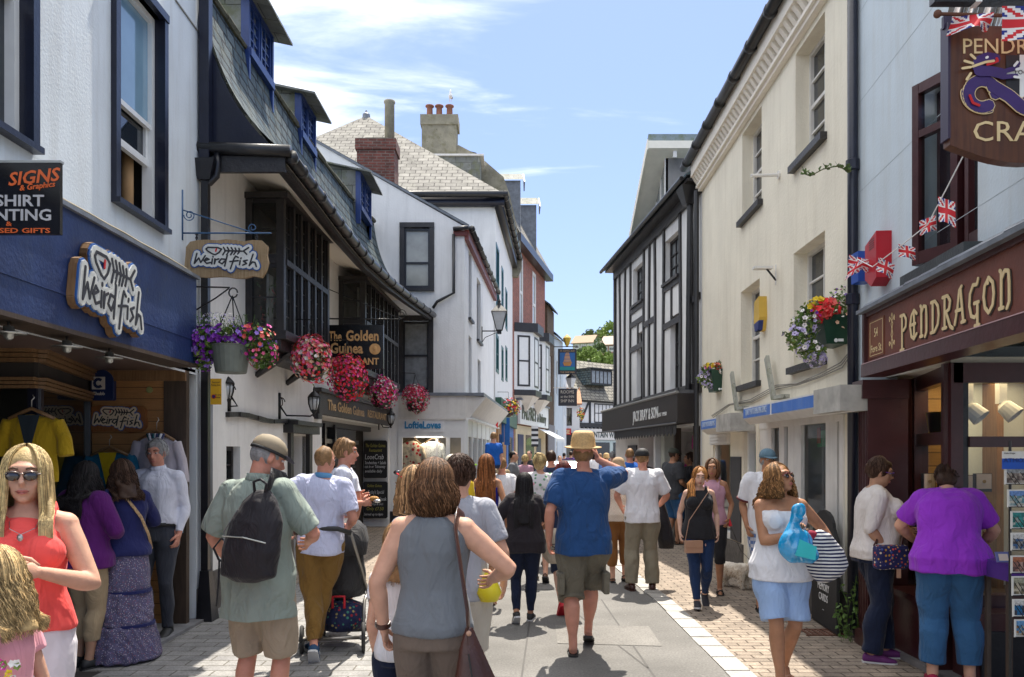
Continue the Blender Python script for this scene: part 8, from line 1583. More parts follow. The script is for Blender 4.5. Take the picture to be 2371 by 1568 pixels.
PUR = F('violet_tee', (.27,.035,.52), .6); SBS = F('sky_blue_shorts', (.30,.43,.68), .6); IVY = F('ivory_jersey', (.60,.56,.54), .5); CHR = F('charcoal_tee', (.05,.052,.058), .5); BWN = F('rust_brown_trousers', (.22,.095,.03), .5); CRO = F('crochet_cream', (.62,.54,.46), .4, kind='check', sc=60, col2=(.50,.42,.35)); FLT = F('tropical_print', (.66,.64,.66), .4, kind='floral', sc=16, col2=[(.10,.26,.12),(.5,.5,.5),(.62,.30,.36),(.14,.30,.18)], la=.30)
SKF = F('floral_skirt', (.10,.09,.16), .5, kind='floral', sc=95, col2=[(.42,.36,.46),(.30,.10,.14),(.20,.20,.42),(.5,.45,.5)], la=.26); BKV = F('black_gilet', (.022,.018,.022), .5); YEL_T = F('yellow_tee', (.68,.45,.02), .5); PKT = F('pink_tee', (.72,.32,.38), .4); PKV = F('pink_vest', (.50,.28,.36), .4); BLU_T = F('bright_blue_tee', (.01,.10,.42), .5); NAT = F('navy_tee', (.02,.03,.07), .5); PLD = F('purple_plaid', (.22,.06,.20), .4, kind='check', sc=40, col2=(.12,.02,.12)); GRT = F('grey_tee', (.18,.19,.21), .5); CHK = F('check_shorts', (.10,.16,.33), .4, kind='check', sc=28, col2=(.45,.47,.55))
BLS = M('black_rubber', (.02,.02,.02), .6); WSO = M('white_sole', (.6,.6,.6), .6); BSH = M('blue_suede', (.015,.06,.14), .8); LEA = M('brown_leather', (.06,.02,.014), .35, var=.3, bump=.3, bs=80); TANL = M('tan_leather', (.42,.24,.16), .4, var=.1); STRAW = M('straw', (.52,.34,.15), .7, var=.25, vs=60, bump=.5, bs=150); KCAP = M('khaki_cap', (.27,.22,.15), .8); BCAP = M('black_cap', (.015,.015,.017), .7); DARKL = M('sunglass_lens', (.02,.012,.012), .08, spec=.9); REDS = M('red_canvas', (.55,.015,.03), .7); PSH = M('plum_canvas', (.12,.02,.13), .7)
ARMD = ((.04,.03,-.50),(.25,-1,0))
J1 = person('person in coral sleeveless top and sunglasses with long straight blonde hair', 62, 3.3, 1.70, 156, sex='f', g=1.0, bust=1.05, hips=1.02, skin='fair', vox=.0065, detail=True, armg=1.15, head=(-2,0,0),
Rr=((.06,.02,-.50),(.3,-1,0)), L=((-.06,.25,-.17),(.9,-.7,-.6)), top=dict(mat=CORAL, e=.012, loose=.012, hem=.08, u1=.97, narrow=.36, amp=.004, straps=.095, sw=.024), bottom=dict(mat=WJ, top=.14, e=.009, amp=.003), shoe=dict(kind='sandal', mat=TANL),
hair=dict(c='blonde', style='long', len=.36, w=.085, front=True, n=2400, front_ang=48, r=.0021, spread=.016, seg=10, amp=.0012), glasses=(DARKL, M('sunglass_rim', (.25,.2,.18), .3, metal=.5)))
mb = MB(); hp = J1['hp']; c = J1['C'](.80, 0, .135); mb.tube([hp(-.06,.0,-.16), J1['C'](.9,-.045,.115), c+V3((0,-.005,.03)), J1['C'](.9,.045,.115), hp(.06,.0,-.16)], .0015, SILV, 4); mb.ell(c+V3((0,-.012,.018)), (.013,.005,.015), SILV, 10, 6); tag(mb.build('necklace', loc=c), 'silver heart pendant necklace over the coral top', 'necklace')
w = J1['w'][0]; d = J1['hd'][0]; mb = MB(); c = w+d*.13+V3((-.02,0,.02)); PAS = M('pastry', (.50,.25,.07), .8, var=.4, vs=60, bump=.8, bs=90); mb.rings([(c+V3((-.05+.02*i,0,.002*(i%2))), V3((0,1,0)), V3((0,0,1)), .02*math.sin((i+.6)/6*math.pi), .008) for i in range(6)], PAS, 10); tag(mb.build('pastry', loc=c, smooth=True), 'bitten pastry held by the person in coral', 'food')
J2 = person('small child with long curly fair hair in pink printed T-shirt at bottom left', 2, 2.75, 1.32, 275, sex='f', g=.88, skin='fair', child=True, vox=.008, head=(0,-8,0), top=dict(mat=PKT, sleeve=.5, hem=-.15), bottom=dict(mat=WJ, len=1.9), shoe=dict(kind='low', mat=REDS), hair=dict(c='childblond', style='curly', len=.22, w=.065, n=1100, curl=.010, freq=18, r=.0024, spread=.035, front_ang=50, amp=.0015))
mb = MB()
for i in range(46):
 a, b = random.uniform(-.09,.09), random.uniform(.35,.72); q = J2['C'](b, -.02, .0)+V3((.09+a*.6,-.10,0)); mm = random.choice(('magenta','pink','white','yellow')); blossom(mb, q+V3((0,-.012,0)), V3((.1,-1,.1)), .014, FC_[mm] if i % 5 else LF2)
o = mb.build('printed_flowers', None, loc=(0,0,0), uv=False); o.parent = J2['body']; o.matrix_parent_inverse = J2['MW'].inverted()
J3 = person('person seen from behind in plum top with big dark curly hair by the porch', 196, 6.25, 1.60, 20, sex='f', g=1.18, skin='olive', hips=1.05, head=(10,-8,0), legs=((-.09,.02,.075,0),(.09,-.04,.075,0)), Rr=((-.02,.24,-.32),(.8,-.5,-.3)), top=dict(mat=PPL, e=.03, loose=.03, hem=-.12, sleeve=1.5, se=.05, flare=-.35, amp=.006), bottom=dict(mat=BEI, len=1.62, e=.018), shoe=dict(kind='low', mat=BLS), hair=dict(c='black', style='curly', len=.34, w=.115, n=650, curl=.014, freq=20, r=.006, spread=.045, front_ang=40))
J4 = person('person in navy cardigan and long tiered floral skirt facing the porch display', 290, 6.45, 1.62, 318, sex='f', g=1.05, skin='fair', head=(20,-18,0), L=((.03,.1,-.48),(.3,-1,0)), Rr=((-.02,.3,-.25),(.8,-.5,-.3)), top=dict(mat=NVY, e=.02, loose=.012, hem=-.02, sleeve=1.75, se=.018, flare=-.1, amp=.006),
bottom=[dict(mat=SKF, skirt=[(1.0,.16,.125),(.93,.185,.145),(.8,.2,.165),(.62,.205,.17),(.61,.20,.165)], kz=30, amp=.004), dict(mat=SKF, skirt=[(.62,.195,.165),(.60,.215,.185),(.5,.225,.20),(.33,.235,.215),(.32,.23,.21)], kz=40, amp=.007, name='skirt_tier'), dict(mat=SKF, skirt=[(.33,.225,.20),(.31,.25,.225),(.2,.27,.24),(.03,.30,.27),(.02,.29,.26)], kz=45, amp=.010, name='skirt_tier')], shoe=dict(kind='low', mat=BLS), hair=dict(c='darkbrown', style='curly', len=.22, w=.09, n=520, curl=.012, freq=18, r=.0055, spread=.03, front_ang=50))
mb = MB()
for z, r in ((.61,.215),(.325,.243)): mb.rings([(J4['MW']@V3((0,0,(z+q)*J4['s'])), V3((1,0,0)), V3((0,1,0)), r*J4['s']+.004, r*.86*J4['s']+.004) for q in (-.012,.012)], NVY, 40);
o = mb.build('skirt_band', None, loc=(0,0,0)); o.parent = J4['body']; o.matrix_parent_inverse = J4['MW'].inverted()
mb = MB(); mb.tube([J4['C'](1.0,-.07,-.02), J4['C'](.9,-.02,-.125), J4['C'](.6,.08,-.14), J4['C'](.3,.15,-.10), J4['C'](.05,.2,-.02)], .018, M('patterned_strap', (.42,.27,.14), .8, var=.5, vs=60), 6, ry=.35); tag(mb.build('bag_strap', loc=J4['C'](.5,.1,-.14), smooth=True), 'patterned tan bag strap across the navy cardigan', 'strap')
J5 = person('smiling grey-haired person in white shirt and dark trousers standing by the porch jamb', 366, 7.3, 1.80, 182, skin='pink', detail=True, vox=.009, head=(4,-6,2), L=((.04,.03,-.50),(.3,-1,0)), Rr=((.02,.04,-.5),(.3,-1,0)), top=dict(mat=WSH, e=.014, loose=.012, hem=.13, sleeve=1.95, se=.014, flare=-.1, collar=True, amp=.005), bottom=dict(mat=GTR, len=1.97, e=.014, top=.15, belt=BLS), shoe=dict(kind='boot', mat=BLS), hair=dict(c='grey', style='short', n=200, r=.003))
J6 = person('person from behind in sage shirt and stone shorts wearing a black backpack and cap', 598, 4.6, 1.79, 14, g=.98, skin='pink', vox=.0075, detail=True, head=(-42,-24,0), L=((.08,.14,-.45),(.8,-.6,-.3)), Rr=((.0,.28,-.30),(.9,-.5,-.4)), legs=((-.11,0,.075,0),(.12,.02,.075,0)), top=dict(mat=SAGE, e=.02, loose=.034, hem=-.40, sleeve=.9, se=.026, flare=.3, amp=.009, kz=11, collar=True), bottom=dict(mat=STONE_S, len=.97, e=.03, flare=.012, amp=.008, name='shorts'), shoe=dict(kind='shoe', mat=BLS), hair=dict(c='grey', style='buzz'), hat=dict(t='cap', mat=KCAP, brim=M('navy_brim', (.05,.05,.09), .7), band=BCAP))
def backpack(J, mat, label, w=.15, h=.46, d=.10, rot=0, off=(0,0)):
 t = thing('backpack', label, 'backpack', J['C'](.5,0,-.2)); c = lambda u, x, y: J['C'](u, x, y); mb = MB(); M3 = J['MW'].to_3x3(); xa = M3@V3((1,0,0)); ya = M3@V3((0,1,0)); b = J['C'](.5, off[0], 0)+V3((0,0,off[1]))
 def P(x, z, y=0): x, z = x*math.cos(rot)-z*math.sin(rot), x*math.sin(rot)+z*math.cos(rot); return b+xa*x+V3((0,0,z))+ya*(-.155*1.12-y)
 mb.rings([(P(0,-h/2,.06), xa, ya, w*.5, .05), (P(0,-h/2+.03,.06), xa, ya, w*.98, d*.8), (P(0,-h*.15,.065), xa, ya, w*1.06, d), (P(0,h*.15,.055), xa, ya, w*.95, d*.85), (P(0,h*.38,.04), xa, ya, w*.62, d*.6), (P(0,h*.5,.03), xa, ya, w*.25, d*.3)], mat, 26)
 (co, no), fs = remesh(mb, .009, 3); co = folds(co, no, .007, 5, 16); o = finish('bag_body', co-np.array(t.location), fs, [mat], None, t)
 mb = MB(); mb.rings([(P(0,-h*.40,d*.9), xa, ya, w*.7,.03), (P(0,-h*.33,d*1.0), xa, ya, w*.8,.055), (P(0,-h*.1,d*1.0), xa, ya, w*.78,.05), (P(0,-h*.02,d*.9), xa, ya, w*.6,.02)], mat, 22); mb.build('front_pocket', t, smooth=True)
 mb = MB(); mb.tube([P(-w*.8,-h*.03,d*1.5), P(0,-h*.0,d*1.62), P(w*.8,-h*.02,d*1.5)], .004, SILV, 5); mb.tube([P(-w*.7,-h*.28,d*1.3),P(-w*.95,0,d*1.0),P(-w*.6,h*.25,d*.9),P(0,h*.33,d*.9),P(w*.6,h*.25,d*.9)], .003, M('zip_grey', (.15,.15,.16), .5), 5); mb.build('zip', t)
 mb = MB(); mb.tube([P(-.03,h*.46,.05), P(-.04,h*.58,.06), P(0,h*.62,.06), P(.04,h*.58,.06), P(.03,h*.46,.05)], .008, mat, 6); mb.build('grab_loop', t, smooth=True)
 return t, P, xa, ya
BPM = F('black_nylon', (.022,.020,.024), .6, rough=.55)
bp_, P, xa, ya = backpack(J6, BPM, 'black backpack slung over the right shoulder of the sage shirt', w=.165, h=.50, d=.10, rot=R(-8), off=(.115,.0))
mb = MB(); s_ = J6['sh'][1]; mb.tube([P(.03,.22,.03), P(.045,.33,.02), J6['C'](1.0,.12,-.05)+V3((0,0,.06)), J6['C'](.97,.14,.05)+V3((0,0,.05)), J6['C'](.8,.14,.15), J6['C'](.5,.2,.1)], .034, BPM, 8, ry=.25); mb.build('shoulder_strap', bp_, smooth=True)
mb = MB(); mb.tube([P(-.12,-.2,.03), P(-.2,-.17,.05), P(-.235,-.11,.06), P(-.2,-.05,.05), P(-.14,-.08,.04)], .013, BPM, 6, ry=.4); mb.tube([P(-.19,-.17,.06), P(-.17,-.3,.07), P(-.165,-.42,.07)], .013, BPM, 6, ry=.3); mb.build('loose_strap', bp_, smooth=True)
J7 = person('person in pale lavender polo and mustard trousers with hand on hip beside the pram', 742, 6.6, 1.74, 352, g=1.0, skin='pink', detail=True, vox=.0085, head=(-30,-6,0), lean=-3, side=5, L=((.16,-.04,-.34),(1,-.3,.1)), Rr=((.03,.16,-.36),(.4,-1,0)), legs=((-.03,-.22,.11,50,0),(-.06,.06,.075,0,-20)), top=dict(mat=LAV, e=.02, loose=.016, hem=-.14, sleeve=.8, se=.028, amp=.007, collar=M('polo_collar_blue', (.10,.28,.50), .8)), bottom=dict(mat=OLV, len=1.86, e=.022, amp=.010, kz=17), shoe=dict(kind='shoe', mat=BSH, sole=WSO), hair=dict(c='sandy', style='buzz'))
J8 = person('bare-bellied person with shirt rolled up eating from foil behind the pram', 796, 7.6, 1.81, 78, g=1.08, belly=.035, skin='pink', detail=True, vox=.0085, head=(-6,-4,0), L=((-.03,.12,-.22),(.3,-1,-.3)), Rr=((-.03,.15,-.25),(.5,-.8,-.5)), top=dict(mat=WSH, e=.018, loose=.0, hem=.62, sleeve=.85, se=.03, amp=.008, name='rolled_shirt'), bottom=dict(mat=NAT, len=.9, e=.03, flare=.01, top=.1, name='shorts'), shoe=dict(kind='shoe', mat=BLS), hair=dict(c='sandy', style='short', n=220, r=.003))
c = J8['w'][1]+J8['hd'][1]*.12+V3((.02,0,.03)); mb = MB(); mb.ell(c, (.05,.03,.025), PAS, 10, 6); mb.ell(c+V3((.03,-.01,-.02)), (.04,.03,.02), M('foil', (.6,.6,.6), .25, metal=1, bump=1, bs=80), 8, 6); tag(mb.build('pasty', loc=c, smooth=True), 'golden pasty in foil held by the bare-bellied person', 'food')
pr0 = V3((W(782,6.95), 6.95, 0)); pm = thing('pram', 'grey pushchair with folded black hood and bags in its tray', 'pram', pr0); FRM = M('pram_frame', (.30,.28,.25), .35, metal=.8); BKF = F('pram_fabric', (.035,.034,.036), .5, rough=.6); TYR = M('tyre', (.03,.03,.03), .8); Q = lambda a, b, c: pr0+V3((a, b, c))
def wheel(c, r, par, w=.035, ax=(1,.2,0)):
 mb = MB(); ax = unit(ax); u = unit(ax.cross(V3((0,0,1)))); v = V3((0,0,1)); pts = [c+(u*math.cos(t)+v*math.sin(t))*(r-.014) for t in [i*math.pi/14 for i in range(29)]]; mb.tube(pts, .016, TYR, 8); o = mb.build('wheel', par, smooth=True); mb = MB()
 mb.lathe([(r-.03,-.012),(r-.028,.012)], c, M('wheel_grey', (.17,.17,.17), .5), 20, ax=ax); mb.lathe([(.02,-.03),(.02,.03)], c, FRM, 10, ax=ax); mb.build('rim', o, smooth=False)
wheel(Q(-.24,-.28,.115), .115, pm); wheel(Q(.27,-.25,.125), .125, pm); wheel(Q(-.20,.34,.09), .09, pm); wheel(Q(.30,.36,.09), .09, pm)
mb = MB(); mb.tube([Q(-.24,-.28,.115), Q(.27,-.25,.125)], .016, FRM, 8); mb.tube([Q(-.20,.34,.09), Q(.3,.36,.09)], .014, FRM, 8)
for a in (-.2,.26): mb.tube([Q(a,.34,.12), Q(a-.01,.12,.40), Q(a-.03,-.12,.68), Q(a-.06,-.42,1.02)], .014, FRM, 8); mb.tube([Q(a+.01,-.25,.13), Q(a-.01,-.1,.40), Q(a,.12,.5)], .014, FRM, 8)
mb.tube([Q(-.26,-.42,1.02), Q(-.1,-.47,1.06), Q(.1,-.47,1.06), Q(.2,-.42,1.02)], .02, BLS, 8); mb.build('frame', pm, smooth=True)
mb = MB(); X3, Y3 = V3((1,0,0)), V3((0,1,0)); mb.rings([(Q(.05,.12,.42), X3, Y3, .17,.2),(Q(.05,.08,.5), X3, Y3, .19,.22),(Q(.05,-.0,.75), X3, Y3, .18,.14),(Q(.05,-.02,.95), X3, Y3, .17,.12)], BKF, 22); (co, no), fs = remesh(mb, .014, 2); co = folds(co, no, .008, 3, 16); finish('seat', co-np.array(pm.location), fs, [BKF], None, pm)
mb = MB(); mb.rings([(Q(.06,-.06,.80), X3, Y3, .20,.14),(Q(.06,.02,.92), X3, Y3, .205,.22),(Q(.06,.05,1.02), X3, Y3, .18,.2),(Q(.06,.05,1.08), X3, Y3, .12,.14),(Q(.06,.05,1.1), X3, Y3, .03,.04)], BKF, 24); mb.build('hood', pm, smooth=True)
bg = thing('changing_bag', 'navy patterned bag with red handles in the pram tray', 'bag', Q(.05,-.05,.2)); mb = MB(); mb.rings([(Q(.05,-.02,.16), X3, Y3, .17,.2),(Q(.05,-.02,.24), X3, Y3, .2,.22),(Q(.05,-.02,.36), X3, Y3, .17,.17),(Q(.05,-.02,.4), X3, Y3, .08,.08)], F('navy_print', (.015,.02,.06), .5, kind='floral', sc=30, col2=[(.3,.02,.03),(.05,.2,.15),(.3,.25,.1),(.02,.03,.1)], la=.3), 20); mb.build('bag_body', bg, smooth=True); mb = MB(); mb.tube([Q(0,-.2,.36), Q(0,-.2,.46), Q(.1,-.2,.46), Q(.1,-.2,.36)], .012, REDS, 6); mb.build('handle', bg, smooth=True)
mb = MB(); mb.rings([(Q(-.16,.38,.28), X3, Y3, .04,.03),(Q(-.14,.3,.42), X3, Y3, .05,.05),(Q(-.1,.2,.5), X3, Y3, .05,.05)], FC_['coral'], 10); tag(mb.build('soft_toy', loc=Q(-.14,.3,.4), smooth=True), 'small coral and teal toy dangling at the pram front', 'toy')
J9 = person('person from behind with brown bob in grey sleeveless top and taupe trousers', 1003, 3.62, 1.645, 8, sex='f', g=1.10, hips=1.0, skin='fair', vox=.0065, detail=True, head=(0,-12,0), armg=1.2, L=((.10,.02,-.49),(.6,-.8,0)), Rr=((.10,.24,-.27),(1,-.5,-.35)), legs=((-.1,0,.075,0),(.1,.1,.075,0)), top=dict(mat=GTK, e=.011, loose=.004, hem=-.02, u1=1.015, narrow=.0, amp=.0045, kz=16, name='top'), bottom=dict(mat=TAU, len=1.95, e=.006, flare=.016, amp=.002, top=.0), shoe=dict(kind='sandal', mat=BLS), hair=dict(c='brown', style='bob', len=.16, n=1800, curl=.010, freq=9, r=.0036, spread=.055, front_ang=45, seg=7, amp=.003))
w = J9['w'][0]; mb = MB(); ax = J9['hd'][0]; mb.lathe([(.030,-.012),(.034,-.011),(.034,.011),(.030,.012)], w-ax*.02, LEA, 20, ax=ax); mb.ell(w-ax*.02+V3((-.034,0,0)), (.006,.014,.016), SILV, 8, 6); tag(mb.build('wristwatch', loc=w, smooth=False), 'dark strapped wristwatch on the left wrist of the person in grey', 'watch')
hb = thing('shoulder_bag', 'long brown leather bag hanging from the shoulder of the person in grey', 'bag', J9['C'](.1,.22,-.1)); sh = J9['C'](.97,.12,-.02)+V3((0,0,.05)); mb = MB(); q = [J9['C'](.8,.12,.15), J9['C'](.95,.12,.1)+V3((0,0,.03)), sh, J9['C'](.93,.125,-.105), J9['C'](.6,.16,-.15), J9['C'](.25,.19,-.16), J9['C'](-.05,.2,-.17)]; mb.tube(q, .024, LEA, 8, ry=.25); mb.build('strap', hb, smooth=True)
b = J9['C'](-.05,.2,-.17); mb = MB(); X_ = V3((1,.1,0)).normalized(); Y_ = V3((-.1,1,0)).normalized(); mb.rings([(b+V3((0,0,.08)), X_, Y_, .015,.012),(b+V3((.005,0,.0)), X_, Y_, .045,.02),(b+V3((.02,0,-.13)), X_, Y_, .085,.05),(b+V3((.06,0,-.34)), X_, Y_, .15,.085),(b+V3((.07,0,-.52)), X_, Y_, .17,.1),(b+V3((.07,0,-.58)), X_, Y_, .14,.08)], LEA, 22); (co, no), fs = remesh(mb, .009, 2); co = folds(co, no, .007, 2, 12, .3); finish('bag_body', co-np.array(hb.location), fs, [LEA], None, hb)
mb = MB(); mb.tube([b+V3((0,-.06,-.02)), b+V3((.02,-.08,-.14)), b+V3((.05,-.12,-.34))], .004, BLS, 5); mb.ell(b+V3((0,-.03,.06)), (.012,.012,.012), TANL, 8, 6); mb.build('stitching', hb)
J10 = person('teenager with tousled dark brown hair in pale grey T-shirt beyond the brown bob', 1065, 4.7, 1.66, 10, g=.95, skin='fair', vox=.009, Rr=((.1,.1,-.46),(.6,-.8,0)), top=dict(mat=GTE, sleeve=.75, hem=-.12, loose=.02), bottom=dict(mat=CRS, len=.9, e=.03, name='shorts'), shoe=dict(kind='shoe', mat=BLS), hair=dict(c='darkbrown', style='short', n=620, r=.0045, curl=.003, amp=.004))
mb = MB(); c = V3((W(1132,4.6),4.6,zy(1372,4.6))); mb.rings([(c+V3((0,0,.12)), X3, Y3, .02,.015),(c+V3((0,0,.04)), X3, Y3, .06,.05),(c, X3, Y3, .075,.06),(c-V3((0,0,.05)), X3, Y3, .05,.04)], M('yellow_bag', (.75,.62,.02), .4), 14); tag(mb.build('yellow_bag', loc=c, smooth=True), 'crumpled bright yellow carrier held beyond the brown leather bag', 'bag')
J10b = person('person in profile with sunglasses on the head, mostly hidden by the brown bob', 960, 4.15, 1.60, 290, sex='f', skin='pink', vox=.01, detail=True, head=(-6,0,0), top=dict(mat=WTE, sleeve=.5), bottom=dict(mat=JND), shoe=dict(kind='shoe', mat=BLS), hair=dict(c='sandy', style='wavy', len=.2, n=300, curl=.004, front_ang=60))
J10c = person('child with light brown hair just showing under the arm of the person in grey', 925, 3.95, 1.30, 0, sex='f', g=.9, child=True, vox=.011, top=dict(mat=WTE, sleeve=.5), bottom=dict(mat=JND), shoe=dict(kind='shoe', mat=BLS), hair=dict(c='sandy', style='wavy', len=.22, n=360, r=.005, front_ang=50))
mb = MB(); hp = J10b['hp']; LIM = M('lime_plastic', (.45,.85,.02), .4)
for sg in (-1,1): mb.ell(hp(sg*.033,.07,.09), (.025,.02,.014), DARKL, 10, 6); mb.tube([hp(sg*.058,.06,.085), hp(sg*.085,0,.06), hp(sg*.085,-.05,.04)], .004, REDS, 5)
tag(mb.build('sunglasses', loc=hp(0,.06,.09), smooth=True), 'red framed sunglasses pushed up on the head left of the brown bob', 'sunglasses')
hp = J10['hp']; mb = MB(); mb.tube([hp(-.06,-.04,.105), hp(-.09,.02,.085), hp(-.085,.07,.06)], .005, LIM, 6); mb.tube([hp(-.085,.07,.06), hp(0,.1,.06), hp(.085,.07,.06)], .005, LIM, 6); tag(mb.build('sunglasses', loc=hp(0,.06,.06), smooth=True), 'lime green sunglasses on the head of the tousled teenager', 'sunglasses')
person('person in cream cap and yellow T-shirt by the corner shop window', 1048, 8.2, 1.66, 5, skin='fair', vox=.014, top=dict(mat=YEL_T, sleeve=.8, loose=.02), bottom=dict(mat=JNS), shoe=dict(kind='shoe', mat=BLS), hair=dict(c='sandy', style='fringe'), hat=dict(t='cap', mat=M('cream_cap', (.68,.60,.48), .8)))
J12 = person('person with very long auburn hair in royal blue strappy top and cream shorts', 1126, 8.9, 1.65, 2, sex='f', g=.95, skin='tan', vox=.009, L=((.1,.02,-.49),(.4,-1,0)), Rr=((.1,-.02,-.48),(.4,-1,0)), legs=((-.06,.1,.075,0),(.07,-.15,.1,25)), top=dict(mat=BLC, e=.012, loose=.02, hem=-.10, u1=.82, amp=.003, straps=.07, sw=.006), bottom=dict(mat=CRS, len=.5, e=.02, flare=.02, name='shorts'), shoe=dict(kind='sandal', mat=TANL), hair=dict(c='auburn', style='long', len=.47, w=.08, n=520, r=.0055, spread=.02, front_ang=45, curl=.004, freq=6, taper=.35))
J13 = person('person in white T-shirt and patterned shorts carrying the toddler', 1162, 11.2, 1.62, 3, skin='pink', vox=.014, head=(0,10,0), L=((.02,.2,-.1),(.8,-.4,-.5)), Rr=((.08,.0,-.48),(.4,-1,0)), top=dict(mat=WTE, sleeve=.75, loose=.02), bottom=dict(mat=F('patterned_shorts', (.3,.33,.42), .4, kind='floral', sc=30, col2=[(.55,.55,.6),(.05,.08,.2),(.2,.25,.4),(.5,.5,.5)], la=.35), len=1.05, e=.03), shoe=dict(kind='shoe', mat=BLS), hair=dict(c='sandy', style='buzz'))
person('toddler in bright blue T-shirt carried high on a shoulder', 1143, 11.05, .92, 340, child=True, skin='fair', vox=.012, z0=1.03, legs=((-.1,.25,.5,0),(.1,.25,.5,0)), head=(0,0,0), top=dict(mat=BLU_T, sleeve=.8, loose=.02), bottom=dict(mat=JNS), shoe=dict(kind='low', mat=REDS), hair=dict(c='sandy', style='buzz'))
hand_dirs['person in black gilet and jeans with long straight black hair', 0] = (None, None, 40)
J14 = person('person in black gilet and jeans with long straight black hair', 1214, 7.9, 1.47, 2, sex='f', g=1.12, skin='tan', vox=.009, L=((.16,.1,-.42),(.8,-.5,0)), Rr=((.02,.2,-.36),(.8,-.6,0)), legs=((-.09,-.12,.12,35),(.07,.1,.075,0)), top=dict(mat=BKV, e=.03, loose=.045, hem=-.18, sleeve=.85, se=.03, amp=.008, kz=18, name='gilet'), bottom=dict(mat=JND, len=1.9, e=.012), shoe=dict(kind='shoe', mat=BLS, sole=WSO), hair=dict(c='black', style='long', len=.50, w=.09, n=560, r=.006, spread=.02, front_ang=40, taper=.2))
J15 = person('person with blonde top knot in tropical print top carrying a canvas bag', 1250, 10.4, 1.66, 0, sex='f', g=1.0, skin='fair', vox=.011, head=(-15,0,0), Rr=((.06,.1,-.45),(.4,-1,0)), legs=((-.05,.1,.075,0),(.07,-.18,.12,35)), top=dict(mat=FLT, e=.02, loose=.03, hem=-.15, sleeve=.6, se=.03), bottom=dict(mat=WTE, len=1.0, e=.02, name='shorts'), shoe=dict(kind='sandal', mat=BLS), hair=dict(c='blonde', style='bun', n=260, r=.004))
person('person with cropped dark hair in navy and slate top beside the top knot', 1276, 11.8, 1.72, 4, skin='pink', vox=.014, top=dict(mat=NAT, sleeve=.8, se=.03, loose=.02), bottom=dict(mat=JNS, len=1.0, e=.03), shoe=dict(kind='shoe', mat=BLS), hair=dict(c='darkbrown', style='buzz'))
J17 = person('person with dark red hair in navy shorts and red slip-on shoes behind the straw hat', 1305, 8.4, 1.58, 0, sex='f', g=1.05, skin='pale', vox=.012, legs=((-.04,-.22,.13,48),(.07,.12,.075,0)), Rr=((.03,.1,-.45),(.4,-1,0)), L=((.1,.02,-.46),(.4,-1,0)), top=dict(mat=NAT, sleeve=.8, loose=.03), bottom=dict(mat=NAT, len=1.05, e=.025, name='shorts'), shoe=dict(kind='low', mat=REDS), hair=dict(c='redbrown', style='bob', len=.15, n=350, r=.005, spread=.03))
cb = thing('tote_bag', 'cream canvas tote bag hanging between the gilet and the blue T-shirt', 'bag', (W(1283,8.2),8.2,zy(1300,8.2))); c = V3(cb.location); mb = MB(); mb.rings([(c+V3((0,0,-.02)), X3, Y3, .06,.04),(c+V3((0,0,.05)), X3, Y3, .12,.06),(c+V3((0,0,.28)), X3, Y3, .12,.05),(c+V3((.03,0,.34)), X3, Y3, .09,.03)], F('canvas', (.48,.42,.34), .6), 18); mb.build('bag_body', cb, smooth=True); mb = MB(); mb.tube([c+V3((-.06,0,.3)), c+V3((-.03,0,.55)), c+V3((.03,0,.55)), c+V3((.08,0,.3))], .008, TANL, 5); mb.build('handle', cb); text(Fr((c.x-.1,c.y-.066),(c.x+.1,c.y-.066)), cb, "5'", .1, c.z+.12, .1, INK, .001, .002)
hand_dirs['person in straw trilby, blue T-shirt and cargo shorts walking away', 1] = ((-.2,.3,.9), (-1,.3,0), 45)
J18 = person('person in straw trilby, blue T-shirt and cargo shorts walking away', 1350, 6.6, 1.80, 357, g=1.13, belly=.02, skin='pink', vox=.008, detail=True, head=(0,4,0), L=((.10,.0,-.48),(.5,-.9,0)), Rr=((-.02,.22,.16),(1,-.1,-.55)), legs=((-.08,.0,.075,0,6),(.09,.34,.10,20,12)), top=dict(mat=BTE, e=.022, loose=.028, hem=-.2, sleeve=.85, se=.034, flare=.2, amp=.007), bottom=dict(mat=CAR, len=1.12, e=.034, flare=.014, amp=.009, name='cargo_shorts'), shoe=dict(kind='flipflop', mat=BLS), hair=dict(c='sandy', style='fringe'), hat=dict(t='fedora', mat=STRAW, band=M('tan_hatband', (.16,.10,.06), .7)), calf=1.15)
for sg in (-1, 1):
 pz = J18['MW']@V3((sg*.185, -.01, .60)); mb = MB(); fbox(mb, pz, .05, .15, .17, CAR, rz=R(3)); fbox(mb, pz+V3((sg*.004,0,.07)), .056, .156, .05, CAR, rz=R(3)); o = mb.build('cargo_pocket', None, loc=pz, bevel=.012); o.parent = J18['body']; o.matrix_parent_inverse = J18['MW'].inverted()
mb = MB(); w = J18['w'][1]; c = w+V3((-.06,.06,.03)); fbox(mb, c, .09,.04,.06, BLS); tag(mb.build('camera', loc=c, bevel=.006), 'small dark camera held up to the face under the straw trilby', 'camera')
J19 = person('person in beige sun hat, crochet top and rust brown trousers', 1432, 10.3, 1.61, 5, sex='f', g=1.08, skin='fair', vox=.011, Rr=((.03,.12,-.44),(.4,-1,0)), legs=((-.08,.0,.075,0),(.09,.12,.09,15)), top=dict(mat=CRO, e=.02, loose=.025, hem=-.12, sleeve=.5, se=.03), bottom=dict(mat=BWN, len=1.6, e=.022), shoe=dict(kind='sandal', mat=BLS), hair=dict(c='sandy', style='fringe'), hat=dict(t='cloche', mat=M('beige_felt', (.40,.28,.17), .9, var=.15)))
